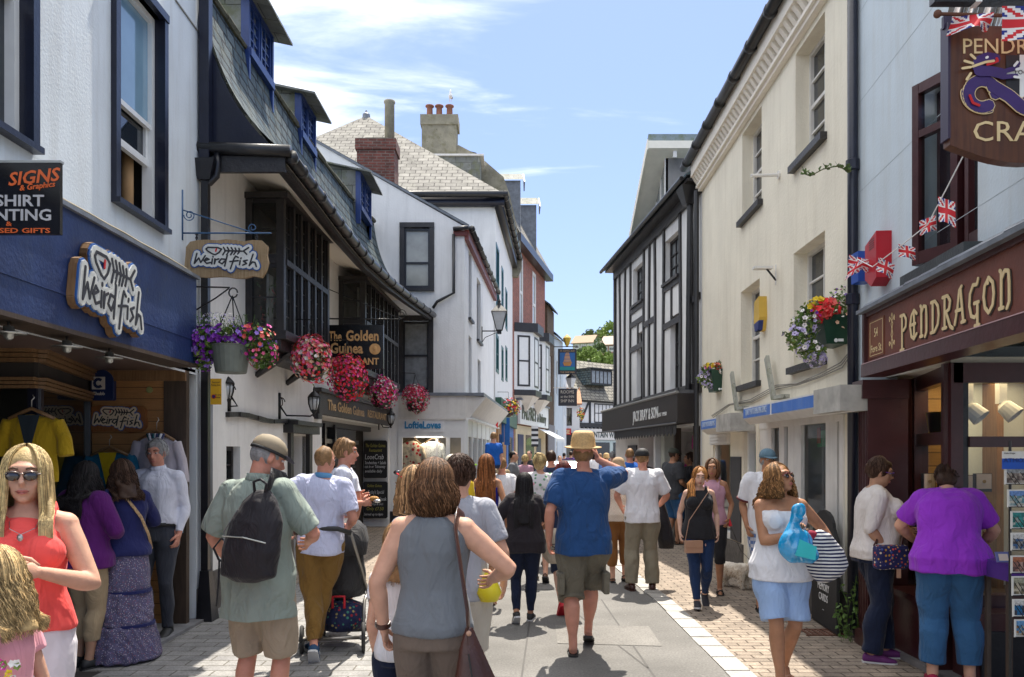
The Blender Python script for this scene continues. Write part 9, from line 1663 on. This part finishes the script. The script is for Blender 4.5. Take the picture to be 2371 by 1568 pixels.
J20 = person('person in black cap, plain white T-shirt and khaki trousers seen from behind', 1487, 9.7, 1.73, 0, g=1.1, skin='pink', vox=.009, detail=True, L=((.06,.2,-.40),(.8,-.8,0)), Rr=((.06,.2,-.40),(.8,-.8,0)), legs=((-.13,0,.075,0),(.13,.03,.075,0)), top=dict(mat=WTE, e=.022, loose=.025, hem=-.16, sleeve=.85, se=.034, amp=.006), bottom=dict(mat=KHK, len=1.97, e=.03, flare=.006, amp=.008), shoe=dict(kind='shoe', mat=LEA), hair=dict(c='sandy', style='buzz'), hat=dict(t='cap', mat=BCAP))
mb = MB(); c = V3((W(1543,9.9),9.9,.95)); mb.rings([(c+V3((-.1,0,.25)), X3, Y3, .02,.02),(c+V3((-.07,0,.1)), X3, Y3, .05,.05),(c+V3((0,0,-.35)), X3, Y3, .11,.08),(c+V3((0,0,-.46)), X3, Y3, .09,.06)], BPM, 14); tag(mb.build('black_holdall', loc=c, smooth=True), 'long black bag hanging at the right side of the white T-shirt', 'bag')
person('person in cobalt blue T-shirt ahead of the black cap', 1458, 14, 1.76, 0, skin='pink', g=1.1, vox=.016, top=dict(mat=BLU_T, sleeve=.8, loose=.02), bottom=dict(mat=JNS), shoe=dict(kind='shoe', mat=BLS), hair=dict(c='sandy', style='buzz'))
person('person in purple check shirt far up the street by the stone pillar', 1418, 19, 1.72, 10, skin='fair', vox=.018, top=dict(mat=PLD, sleeve=.8, loose=.02), bottom=dict(mat=JNS), shoe=dict(kind='shoe', mat=BLS), hair=dict(c='grey', style='buzz'))
J23 = person('person in dark cap, charcoal T-shirt and denim shorts at the dark shop door', 1560, 14.6, 1.76, 60, g=1.15, belly=.02, skin='tan', vox=.012, head=(-10,-5,0), L=((.0,.24,-.3),(.5,-.8,-.3)), Rr=((.0,.2,-.38),(.4,-1,0)), x=2.95, top=dict(mat=CHR, sleeve=.85, se=.03, loose=.03, hem=-.2), bottom=dict(mat=JNM, len=1.05, e=.03, name='shorts'), shoe=dict(kind='sandal', mat=BLS), hair=dict(c='darkbrown', style='buzz'), hat=dict(t='cap', mat=M('olive_cap', (.05,.055,.04), .8)), glasses=(DARKL, BLS))
person('person in dark top eating in the shade of the dark shop doorway', 1598, 15.0, 1.68, 262, sex='f', skin='tan', vox=.014, x=3.35, Rr=((-.02,.2,.02),(.5,-.5,-.8)), L=((-.05,.22,-.3),(.5,-.8,-.3)), top=dict(mat=BLT, sleeve=.3), bottom=dict(mat=JND), shoe=dict(kind='shoe', mat=BLS), hair=dict(c='darkbrown', style='short', n=100))
J24 = person('teenager with long gingery side ponytail in black vest and jeans walking forward', 1618, 8.7, 1.52, 186, sex='f', g=1.06, bust=.9, skin='pale', detail=True, vox=.0085, head=(0,-6,-4), Rr=((.08,.0,-.49),(.4,-1,0)), L=((.08,.02,-.49),(.4,-1,0)), legs=((-.09,-.14,.13,30,-4),(.04,.16,.085,-8,4)), top=dict(mat=BLT, e=.012, loose=.03, hem=-.14, u1=.98, narrow=.32, straps=.085, sw=.014, amp=.004, name='vest'), bottom=dict(mat=JNS, len=1.93, e=.012), shoe=dict(kind='shoe', mat=M('black_canvas', (.02,.02,.03), .7), sole=WSO), hair=dict(c='ginger', style='pony', at=(.05,-.05,-.05), dx=.02, n=320, r=.004))
mb = MB(); hpp = J24['hp']
for i in range(150):
 a = random.uniform(-.035,.035); ph = random.uniform(0,6); q = [hpp(.06+random.uniform(-.01,.02), -.03+random.uniform(-.02,.03), -.02)]
 for t in (.25,.5,.75,1.): q.append(q[0]+V3((-.045-a*t+.012*math.sin(ph+t*5), -.06*min(1,t*2), -.27*t*random.uniform(.9,1.05)))+V3((0,.0+a*.5,0)))
 mb.tube(q, [.004,.006,.006,.005,.002], random.choice(HR['ginger']), 5, caps=False)
o = mb.build('ponytail', None, loc=(0,0,0), smooth=True, uv=False); o.parent = J24['body']; o.matrix_parent_inverse = J24['MW'].inverted()
hg = thing('crossbody_bag', 'small beige crossbody bag on the black vest of the teenager', 'bag', (W(1606,8.5),8.5,zy(1285,8.5))); c = V3((W(1606,8.5),8.5,zy(1266,8.5))); mb = MB(); fbox(mb, c, .19,.06,.13, TANL, rz=R(8)); fbox(mb, c+V3((0,-.032,.03)), .192,.01,.075, TANL, rz=R(8)); mb.build('bag_body', hg, bevel=.02); mb = MB(); mb.tube([c+V3((-.09,0,.06)), J24['C'](.3,.12,.14), J24['C'](.7,.0,.165), J24['C'](.95,-.09,.085), J24['C'](1.0,-.1,0)+V3((0,0,.03))], .005, TANL, 5); mb.build('strap', hg, smooth=True)
J25 = person('person in pink vest holding a red lead, hidden behind the teenager', 1650, 9.5, 1.60, 200, sex='f', g=1.0, skin='tan', vox=.012, L=((.06,.06,-.44),(.4,-1,0)), top=dict(mat=PKV, e=.014, narrow=.4, straps=.09, sw=.01), bottom=dict(mat=BLT, len=1.2), shoe=dict(kind='sandal', mat=BLS), hair=dict(c='brown', style='bob', len=.15, n=150))
J26 = person('person in faded blue cap, white T-shirt and check shorts against the cream shop', 1776, 8.5, 1.72, 178, g=1.15, belly=.02, skin='tan', detail=True, vox=.0085, head=(0,-3,0), Rr=((.06,.04,-.49),(.4,-1,0)), L=((.06,.04,-.49),(.4,-1,0)), top=dict(mat=WTE, e=.02, loose=.025, hem=-.15, sleeve=.85, se=.032, amp=.006, trim=M('maroon_cuff', (.10,.015,.02), .8)), bottom=dict(mat=CHK, len=1.1, e=.032, name='shorts'), shoe=dict(kind='sandal', mat=BLS), hair=dict(c='grey', style='fringe'), hat=dict(t='cap', mat=F('faded_denim_cap', (.12,.20,.26), .4)))
hand_dirs['person with curly bronze hair, white strapless top and pale blue shorts looking up', 1] = ((.35,.1,.6), (0,-1,0), 55)
J27 = person('person with curly bronze hair, white strapless top and pale blue shorts looking up', 1808, 5.75, 1.60, 180, sex='f', g=1.12, bust=.8, skin='tan', detail=True, vox=.007, armg=1.15, head=(38,16,0), twist=0, Rr=((-.18,.24,-.20),(.6,-.2,-1)), L=((.30,-.02,-.40),(.7,-.9,.1)), legs=((-.08,-.16,.13,26,-4),(.05,.14,.085,-6,5)), top=dict(mat=WTE, e=.016, loose=.042, hem=-.17, u1=.84, amp=.003, name='strapless_top'), bottom=dict(mat=SBS, len=.92, e=.028, flare=.03, top=.1, amp=.009, name='shorts'), shoe=dict(kind='sandal', mat=TANL), hair=dict(c='bronze', style='curly', len=.25, w=.095, n=620, curl=.014, freq=24, r=.0048, spread=.05, front_ang=52), glasses=(DARKL, M('maroon_rim', (.18,.02,.03), .3)))
ir = thing('inflatable_ring', 'folded translucent blue inflatable held at the chest of the curly-haired person', 'inflatable', (W(1845,5.4),5.4,zy(1260,5.4))); INF = M('blue_vinyl', (.01,.30,.62), .12, coat=.5, var=.25, vs=12, spec=.8); c = V3((W(1843,5.42),5.42,zy(1263,5.42))); mb = MB(); mb.ell(c, (.11,.07,.12), INF, 18, 12, Matrix.Rotation(R(30),3,'Y')); mb.ell(c+V3((.05,-.02,-.04)), (.10,.06,.07), INF, 16, 10, Matrix.Rotation(R(30),3,'Y')); mb.tube([c+V3((-.01,.02,.06)), c+V3((.0,.03,.15)), c+V3((.02,.02,.2))], [.07,.03,.04], INF, 10); mb.ell(c+V3((.03,.02,.235)), (.045,.03,.05), INF, 12, 8, Matrix.Rotation(R(35),3,'Y')); (co, no), fs = remesh(mb, .008, 2); co = folds(co, no, .012, 7, 26); finish('ring_body', co-np.array(ir.location), fs, [INF], None, ir); mb = MB(); mb.prism([c+V3((-.03,-.075,-.06)), c+V3((.1,-.085,-.09)), c+V3((.11,-.085,.0)), c+V3((.0,-.08,.05))], (0,.01,0), M('aqua_panel', (.05,.5,.55), .15)); mb.build('clear_panel', ir)
tb = thing('beach_bag', 'navy and white striped slouchy bag with red lining under the bare arm', 'bag', (W(1900,5.65),5.65,zy(1310,5.65))); c = V3((W(1903,5.62),5.62,zy(1282,5.62))); STR = F('navy_white_stripe', (.015,.02,.07), .4, kind='stripes', sc=13, col2=(.66,.66,.66)); mb = MB(); q3 = Matrix.Rotation(R(-28),3,'Y'); xq = q3@V3((1,0,0)); mb.rings([(c+q3@V3((0,0,.16)), xq, Y3, .07,.03),(c+q3@V3((0,0,.1)), xq, Y3, .12,.06),(c+q3@V3((0,0,-.05)), xq, Y3, .15,.085),(c+q3@V3((.0,0,-.15)), xq, Y3, .13,.08),(c+q3@V3((0,0,-.19)), xq, Y3, .08,.05)], STR, 22); (co, no), fs = remesh(mb, .008, 2); co = folds(co, no, .005, 4, 18); finish('bag_body', co-np.array(tb.location), fs, [STR], None, tb); mb = MB(); mb.ell(c+q3@V3((-.02,-.02,.15)), (.06,.03,.045), M('red_lining', (.30,.01,.04), .8), 10, 6); mb.build('lining', tb, smooth=True); mb = MB(); mb.tube([c+q3@V3((-.06,0,.14)), c+V3((-.12,0,.3)), J27['sh'][0]+V3((.0,.02,.05))], .008, WPNT, 6); mb.build('strap', tb, smooth=True)
w = J27['w'][0]; mb = MB(); mb.lathe([(.026,-.008),(.029,0),(.026,.008)], w-J27['hd'][0]*.02, SILV, 16, ax=J27['hd'][0]); tag(mb.build('bracelet', loc=w), 'silver bracelet on the wrist above the striped bag', 'bracelet')
J28 = person('person in ivory top and dark flared jeans with purple sunglasses at the craft shop', 2026, 6.45, 1.64, 100, sex='f', g=1.30, bust=.95, belly=.04, hips=1.05, skin='olive', detail=True, vox=.0085, armg=1.1, head=(-8,-14,0), Rr=((.0,.06,-.47),(.3,-1,0)), L=((-.04,.26,-.30),(.4,-1,-.2)), legs=((-.08,.10,.075,0),(.10,-.06,.075,0)), top=dict(mat=IVY, e=.014, loose=.012, hem=-.08, sleeve=1.05, se=.014, flare=0, amp=.006), bottom=dict(mat=JND, len=1.96, e=.014, flare=.014), shoe=dict(kind='low', mat=PSH, sole=WSO), hair=dict(c='darkbrown', style='short', n=500, r=.0035, amp=.003), glasses=(DARKL, M('violet_rim', (.12,.03,.35), .3)))
fb_ = thing('flowered_bag', 'navy crossbody bag printed with small flowers on the ivory top', 'bag', (W(2068,6.25),6.25,zy(1320,6.25))); c = V3((W(2062,6.2),6.2,zy(1290,6.2))); FLB = F('flowered_canvas', (.02,.022,.09), .4, kind='floral', sc=38, col2=[(.55,.08,.05),(.6,.5,.35),(.05,.09,.3),(.5,.28,.05)], la=.3); mb = MB(); fbox(mb, c, .27,.1,.19, FLB, rz=R(10)); mb.build('bag_body', fb_, bevel=.03); mb = MB(); mb.tube([c+V3((-.13,0,.09)), J28['C'](.4,.18,-.02)+V3((0,0,-.05)), c+V3((-.1,.02,.1))], .007, LEA, 6); mb.tube([c+V3((.08,0,.09)), J28['C'](.5,-.02,.24), J28['C'](.9,-.06,.12), J28['C'](1.0,-.09,0)+V3((0,0,.04))], .010, LEA, 6); mb.build('strap', fb_, smooth=True); mb = MB(); fbox(mb, c+V3((.04,-.05,-.12)), .03,.01,.07, TANL); mb.build('tab', fb_)
J29 = person('person bending over in violet T-shirt and blue cropped jeans at the shop table', 2200, 5.75, 1.68, 22, sex='f', g=1.36, hips=1.0, skin='fair', detail=True, vox=.0085, armg=1.15, lean=36, head=(-14,-40,0), L=((.04,.30,-.34),(.9,-.3,-.2)), Rr=((.08,.26,-.38),(.9,-.5,-.1)), legs=((-.12,-.02,.075,0,0),(.13,.0,.075,0,0)), top=dict(mat=PUR, e=.022, loose=.03, hem=-.14, sleeve=.75, se=.03, amp=.008), bottom=dict(mat=JNM, len=1.78, e=.022, flare=.012, amp=.007), shoe=dict(kind='low', mat=M('crimson_suede', (.32,.01,.05), .9)), hair=dict(c='darkbrown', style='bun', n=260, r=.0045))
def dog(px, Y, label):
 x = W(px,Y); t = MB(); sk = M('dog_white_fur', (.80,.74,.64), .9, var=.2, vs=14); X_, Y_, Z_ = V3((1,0,0)), V3((0,1,0)), V3((0,0,1))
 P = lambda a, b, c: V3((a, b, c))
 t.rings([(P(-.20,0,.235), Y_, Z_, .05,.06),(P(-.15,0,.235), Y_, Z_, .085,.085),(P(0,0,.225), Y_, Z_, .085,.08),(P(.1,0,.225), Y_, Z_, .09,.095),(P(.17,0,.24), Y_, Z_, .07,.08),(P(.21,0,.26), Y_, Z_, .05,.05)], sk, 14)
 for a, b in ((-.15,-.055),(-.15,.055),(.13,-.05),(.13,.05)):
  f = a < 0; t.tube([P(a,b,.2), P(a+(.03 if f else 0),b,.13), P(a-(.03 if f else 0),b,.07), P(a,b,.02), P(a+.03,b,.015)], [.05,.038,.028,.026,.018], sk, 10)
 t.tube([P(.17,0,.26), P(.23,0,.29)], [.06,.055], sk, 12); t.ell(P(.26,-.01,.295), (.06,.055,.055), sk, 14, 8); t.ell(P(.315,-.015,.27), (.035,.028,.024), sk, 12, 8); t.ell(P(.29,-.01,.25), (.035,.03,.03), sk)
 for b in (-.035,.03): t.tube([P(.245,b,.335), P(.24,b*1.2,.375)], [.02,.004], sk, 8)
 t.tube([P(-.2,0,.26), P(-.24,0,.31), P(-.25,0,.37)], [.022,.018,.006], sk, 8)
 (co, no), fs = remesh(t, .009, 3); co = folds(co, no, .004, 4, 60); o = finish('dog', co, fs, [sk], None, None); o.location = (x,Y,0); o.rotation_euler = (0,0,R(-48)); tag(o, label, 'dog')
 S = MB(); rr = random.Random(5); idx = [i for i in range(0, len(co), max(1, len(co)//1500))]
 for i in idx:
  p = V3(co[i]); n = V3(no[i]); d = unit(n+V3((-.5,0,-1.2))); l = rr.uniform(.02,.045); e = unit(d.cross(n)+V3((.01,0,0)))*.004; S.add([p-n*.004-e, p-n*.004+e, p+n*.006+d*l], [(0,1,2)], rr.choice((sk, M('dog_cream_fur', (.50,.38,.24), .9), sk)))
 local(S, 'fur', o, False); E = MB()
 for b in (-.045,.02): E.ell(P(.305,b,.305), (.008,.008,.008), EYED, 8, 6)
 E.ell(P(.348,-.017,.278), (.011,.014,.01), EYED, 8, 6); local(E, 'eyes_and_nose', o); return o
dog(1702, 9.9, 'small shaggy white terrier walking on the shaded brick pavement')
a = V3(J25['w'][0]); mb = MB(); mb.tube([a, a+V3((.02,-.02,-.08))], .022, REDS, 8); mb.tube([a+V3((.02,-.02,-.08)), a.lerp(V3((2.95,9.95,.3)),.6)+V3((0,0,-.05)), (2.98,9.95,.33)], .004, BLS, 4); tag(mb.build('dog_lead', loc=a), 'red handled lead running down to the white terrier', 'dog lead')
def far(px, Y, H, face, topm, botm, hc, label, **k): return person(label, px, Y, H, face, vox=.02, top=dict(mat=topm, sleeve=.8, loose=.02), bottom=dict(mat=botm, len=k.pop('ln', 1.9), e=.02), shoe=dict(kind='shoe', mat=BLS), hair=dict(c=hc, style=k.pop('st', 'buzz')), **k)
far(1188,17,1.72,100,GRT,JND,'black','person in grey T-shirt leaning by the bakery window'); far(1216,19,1.62,10,PKV,BLT,'blonde','person in pale pink vest with black strap near the bakery', sex='f', st='short'); far(1226,21,1.74,200,CHR,JND,'darkbrown','bearded person in dark clothes facing the pink vest')
person('small child in red cap, black top and denim shorts by the bakery', 1184, 14.5, 1.15, 10, child=True, vox=.016, top=dict(mat=BLT, sleeve=.8), bottom=dict(mat=JNM, len=1.0, e=.03), shoe=dict(kind='low', mat=BLS), hair=dict(c='brown', style='fringe'), hat=dict(t='cap', mat=RED))
far(1322,30,1.74,0,F('indigo_top', (.06,.02,.12), .4),JND,'darkbrown','person in indigo top far ahead beyond the parked car'); far(1306,33,1.68,20,F('indigo_top', (.06,.02,.12), .4),JND,'black','person in dark top farthest up the street at left'); far(1346,34,1.70,0,NAT,JND,'grey','person in white sun hat and navy far up the street', hat=dict(t='cloche', mat=WPNT)); far(1404,22,1.66,10,F('blue_white_print', (.1,.2,.5), .4),BEI,'sandy','person in floral blue and straw sun hat beside the stone pillar', sex='f', hat=dict(t='cloche', mat=STRAW)); far(1470,17.5,1.58,150,F('hot_pink_wrap', (.6,.03,.3), .4),JND,'darkbrown','person in hot pink wrap inside the shade of the dark shop', sex='f'); far(1494,16.5,1.62,170,CHR,JND,'brown','person in dark top at the shop door left of the white post', sex='f'); far(1376,26,1.70,5,WTE,BEI,'grey','person in white top beyond the straw trilby'); far(1390,28,1.66,350,GRT,JNS,'sandy','person in grey top far up the right side'); far(1243,25,1.7,5,BTE,JND,'black','person in blue top beyond the top knot'); far(1158,15.5,1.6,0,BEI,JND,'sandy','person in beige top near the corner shop side door', sex='f'); far(1440,24,1.68,0,BLC,BEI,'brown','person in royal blue top near the far shops'); far(1296,24,1.6,170,WTE,JNS,'brown','person in white top facing the camera past the red hair', sex='f')
cy, cx0, cx1 = 27., W(1266,27), W(1345,27); car = thing('parked_car', 'grey-green car parked far up the street, mostly hidden by walkers', 'car', ((cx0+cx1)/2, cy, 0)); CP = M('car_paint', (.10,.13,.12), .3, metal=.4, coat=.6); Q = lambda a, b, c: V3(((cx0+cx1)/2+a*.8, cy+b, c))
mb = MB(); prof = [(-2.0,.35),(-2.0,.75),(-1.1,.92),(-.4,1.40),(1.1,1.42),(1.75,.95),(2.0,.85),(2.0,.35)]
sec = [(-.85,1),(-.78,1.),(.78,1.),(.85,1)]; mb.prism([Q(-.84,b,c) for b, c in prof], Q(.84,0,0)-Q(-.84,0,0), CP); mb.build('body', car, bevel=.06)
mb = MB(); mb.quad(Q(-.7,-1.08,.97), Q(.7,-1.08,.97), Q(.6,-.44,1.37), Q(-.6,-.44,1.37), PANEC); mb.build('windscreen', car); mb = MB(); mb.box(Q(-.75,0,0).x,Q(-.5,0,0).x,cy-2.03,cy-1.98,.55,.7,WPNT); mb.build('headlight', car); mb = MB(); mb.box(Q(.5,0,0).x,Q(.75,0,0).x,cy-2.03,cy-1.98,.55,.7,WPNT); mb.build('headlight', car)
for a in (-.84,.84):
 for b in (-1.3,1.3): mb = MB(); mb.lathe([(.3,-.09),(.31,.09)], Q(a,b,.31), TYR, 18, ax=(1,0,0)); mb.build('wheel', car)
# ================================================================ clothes on display
def garment(label, c, w, h, mat, sleeve=.5, hang=True, face=(0,-1,0), vneck=None, hanger=True, grp=None, long=1., name='hanging_shirt'):
 """shirt on a hanger: flat loft, thin front to back"""
 t = thing(name, label, 'garment', c, grp); n = unit(face); u = unit(V3((0,0,1)).cross(n)) ; c = V3(c); mb = MB(); X_, N_ = u, n
 P = lambda a, z, o=0: c+u*a*w+V3((0,0,-z*h))+n*o
 mb.rings([(P(0,0,0),X_,N_,w*.16,.02),(P(0,.04),X_,N_,w*.45,.035),(P(0,.12),X_,N_,w*.5,.05),(P(0,.5),X_,N_,w*.43,.055),(P(0,1),X_,N_,w*.5,.05)], mat, 24)
 for sg in (-1,1): mb.tube([P(sg*.44,.08), P(sg*.58,.35), P(sg*.62,.35+.5*sleeve)], [.05,.05,.055], mat, 10)
 (co, no), fs = remesh(mb, .010, 2); co = folds(co, no, .009, int(w*100), 16, .1); finish('cloth', co-np.array(t.location), fs, [mat], None, t)
 if vneck:
  mb = MB(); mb.prism([P(-.2,.0,.056), P(.2,.0,.056), P(0,.62,.066)], N_*.004, vneck); mb.build('neck_lining', t)
 if hanger:
  mb = MB(); mb.tube([P(-.42,.05,.02), P(-.15,-.05,.02), P(0,-.1,.02), P(.15,-.05,.02), P(.42,.05,.02)], .014, OAKM, 8); mb.tube([P(0,-.1,.02), P(0,-.22,.02), P(.05,-.26,.02), P(.02,-.3,.02)], .004, SILV, 6); mb.build('hanger', t, smooth=True)
 return t
garment('mustard cardigan on a wooden hanger in front of the porch window', V3((W(77,5.9),5.9,zy(962,5.9))), .40, .50, F('mustard_knit', (.36,.235,.01), .5), sleeve=.5, vneck=F('slate_lining', (.02,.03,.04), .3))
garment('teal top on a hanger against the boarded porch wall', V3((W(256,7.55),7.55,zy(1048,7.55))), .42, .55, F('teal_jersey', (.01,.12,.22), .4), sleeve=.2, vneck=F('yellow_lining', (.5,.36,.01), .3))
garment('white blouse with striped scarf on a hanger behind the grey-haired person', V3((W(365,7.6),7.6,zy(1012,7.6))), .40, .62, F('blush_blouse', (.50,.46,.50), .4), sleeve=.7)
mb = MB(); c = V3((W(404,7.5),7.5,zy(1180,7.5))); mb.prism([c+V3((-.05,0,.1)), c+V3((.05,0,.1)), c+V3((.075,0,-.22)), c+V3((-.06,0,-.22))], (0,.02,0), F('teal_skirt', (.02,.2,.32), .6)); tag(mb.build('hanging_skirt', loc=c), 'teal skirt hem hanging beside the porch jamb', 'garment')
mb = MB(); c = V3((W(365,7.5),7.5,zy(1012,7.5)));
for k in range(9): mb.tube([c+V3((-.09+.02*k,-.02-.01*(k%2),.03)), c+V3((-.045+.011*k,-.05,-.05)), c+V3((.02*(k%3)-.02,-.05,-.1))], .012, [M('scarf_teal', (.01,.1,.12), .7), WTE, M('scarf_navy', (.02,.03,.1), .7)][k%3], 6)
tag(mb.build('striped_scarf', loc=c, smooth=True), 'teal, navy and white striped scarf around the white blouse neck', 'scarf')
garment('red and cream floral dress in the corner shop window', V3((W(953,18.5),18.5,zy(1022,18.5))), .52, 1.15, F('red_floral', (.80,.66,.50), .4, kind='floral', sc=13, col2=[(.55,.02,.02),(.62,.5,.36),(.55,.03,.03),(.6,.5,.4)], la=.42), sleeve=.4)
garment('white and grey printed blouse in the corner shop window', V3((W(1003,18.55),18.55,zy(1022,18.55))), .46, .75, F('grey_print', (.80,.80,.80), .4, kind='floral', sc=40, col2=[(.2,.22,.25),(.55,.55,.55),(.3,.3,.32),(.6,.6,.6)], la=.3), sleeve=.4)
sbg = thing('paper_bag', 'white printed carrier bag standing on the porch step behind the floral skirt', 'bag', (W(222,6.7),6.7,0)); c = V3((W(224,6.75),6.75,.32)); mb = MB(); fbox(mb, c, .26,.12,.5, M('print_cream', (.5,.5,.42), .7, kind='floral', sc=22, col2=[(.02,.05,.15),(.5,.5,.42),(.3,.3,.05),(.05,.25,.3)], la=.35), rz=R(10)); mb.build('bag_body', sbg);
pk = thing('postcard_rack', 'black wire rack of picture postcards at the right edge of the craft shop', 'postcard rack', (3.06,4.75,.3)); Y = 4.75; RK = Fr((W(2312,Y),Y),(W(2312,Y)+.42,Y)); mb = MB()
x0 = RK.a.x
for a in (.1,.3): mb.tube([(x0+a,Y+.05,0),(x0+a,Y+.05,1.75)], .008, IRON, 6)
for i in range(9): z = zy(1130+46*i, Y)
mb.build('frame', pk)
def postcard(i, px, py, w, h, cols, label):
 z = zy(py, Y); x = W(px, Y); tcd = thing('postcard', label, 'postcard', (x, Y-.02, z-h), 'picture postcards on the wire rack'); f = Fr((x,Y-.03-.01*(i%2)),(x+w,Y-.03)); mb = MB(); z0 = z-h
 f.box(mb, 0, w, z0, z, 0, .004, M('card_white', (.7,.7,.68), .4)); mb.build('card', tcd); mb = MB(); rr = random.Random(i+3); n = 9
 for a in range(n):
  for b in range(6):
   cc = cols[0] if b > 3 else cols[1+rr.randrange(len(cols)-1)]; j = rr.uniform(.0,.003); f.box(mb, .012+(w-.02)*a/n, .012+(w-.02)*(a+1)/n, z0+.01+(h-.018)*b/6, z0+.01+(h-.018)*(b+1)/6, .004, .005+.0001*((a*7+b*3)%9), M('pc_%d_%d_%d' % tuple(int(q*99) for q in cc), cc, .3, var=.5, vs=90))
 mb.build('picture', tcd); mb = MB();
 for q in (.03, w*.35, w*.7): mb.tube([f.p(q-.02,z0+h*.7,.012), f.p(q+.03,z0,.016)], .0022, IRON, 4)
 mb.tube([f.p(0,z0+.003,.014), f.p(w,z0+.003,.014)], .0025, IRON, 4); mb.build('wire_pocket', tcd)
for i, (px, py, h, cols, lb) in enumerate(((2318,1096,.105,[(.3,.32,.34),(.1,.07,.06),(.25,.2,.18),(.4,.35,.3)],'top postcard of a crowded harbour'),(2322,1148,.105,[(.12,.25,.55),(.3,.4,.42),(.1,.25,.3),(.5,.5,.45)],'second postcard down with blue sky over a white town'),(2332,1198,.105,[(.02,.2,.2),(.03,.28,.28),(.35,.4,.38),(.02,.15,.15)],'third postcard down of turquoise sea'),(2330,1247,.105,[(.55,.55,.55),(.05,.05,.07),(.03,.1,.25),(.3,.3,.3)],'fourth postcard down made of small views'),(2332,1300,.105,[(.35,.12,.06),(.3,.15,.12),(.1,.05,.05),(.45,.3,.25)],'fifth postcard down with a sunset harbour'),(2332,1347,.115,[(.3,.3,.22),(.1,.09,.06),(.5,.45,.35),(.2,.17,.1)],'sixth postcard down of a sandy cove'),(2336,1400,.105,[(.55,.55,.55),(.03,.1,.25),(.05,.05,.07),(.02,.15,.35)],'seventh postcard down with four small blue views'),(2338,1446,.105,[(.12,.3,.55),(.05,.2,.4),(.35,.2,.1),(.4,.4,.35)],'lowest postcard of a blue bay'))): postcard(i, px, py-15, .155, h, cols, lb)
as_ = thing('rack_sign', 'blue and white header card lettered above the postcards', 'sign', (W(2320,Y),Y,zy(1080,Y))); f = Fr((W(2320,Y-.04),Y-.04),(W(2320,Y-.04)+.3,Y-.04)); z0, z1 = zy(1086,Y), zy(1045,Y); mb = MB(); f.box(mb, 0, .3, z0, (z0+z1)/2+.01, 0, .004, M('card_blue', (.01,.08,.45), .3)); f.box(mb, 0, .3, (z0+z1)/2+.01, z1, 0, .0042, M('card_white', (.7,.7,.68), .4)); mb.build('card', as_); text(f, as_, 'ATMOSPHERE', .006, z0+.04, .036, NB, .006, .001, align='LEFT', width=.25); text(f, as_, 'Keith Wright', .01, z1-.016, .012, INK, .006, .001, align='LEFT')
tbl = thing('display_table', 'small table under a purple cloth with trinkets beside the bending person', 'table', (3.5,5.4,0)); mb = MB(); mb.box(3.31,3.8,5.32,5.62,.92,.94,M('purple_cloth', (.07,.02,.22), .8)); mb.box(3.305,3.81,5.31,5.63,.82,.92,MATS['purple_cloth']); mb.build('cloth', tbl); mb = MB()
for a, b in ((3.34,5.35),(3.77,5.35),(3.34,5.59),(3.77,5.59)): mb = MB(); mb.box(a-.015,a+.015,b-.015,b+.015,.05,.82,OAKD); mb.build('leg', tbl)
mb = MB(); c = V3((W(2307,5.35)+.03,5.33,.95)); fbox(mb, c+V3((0,0,.03)), .09,.012,.07, M('trinket_blue', (.12,.14,.35), .5), rx=R(-20)); fbox(mb, c+V3((0,-.008,.03)), .06,.004,.045, M('jewel_card', (.62,.52,.46), .6), rx=R(-20)); tag(mb.build('trinket_box', loc=c), 'small boxed brooch card on the purple table cloth', 'trinket')
t = thing('pompom_toys', 'dark fluffy toys with pink trim hanging by the shop pilaster', 'toy', (W(2112,6.6),6.6,1.0));
for (px, py, r, m) in ((2122,1190,.055,BLT),(2108,1222,.06,BLT),(2135,1212,.05,F('pink_fluff', (.6,.05,.12), .5))):
 mb = MB(); mb.ell(V3((W(px,6.6),6.6,zy(py,6.6))), (r,r,r), m, 12, 8); (co, no), fs = remesh(mb, .009, 1); co = folds(co, no, .01, 3, 60); finish('fluffy_ball', co-np.array(t.location), fs, [m], None, t)
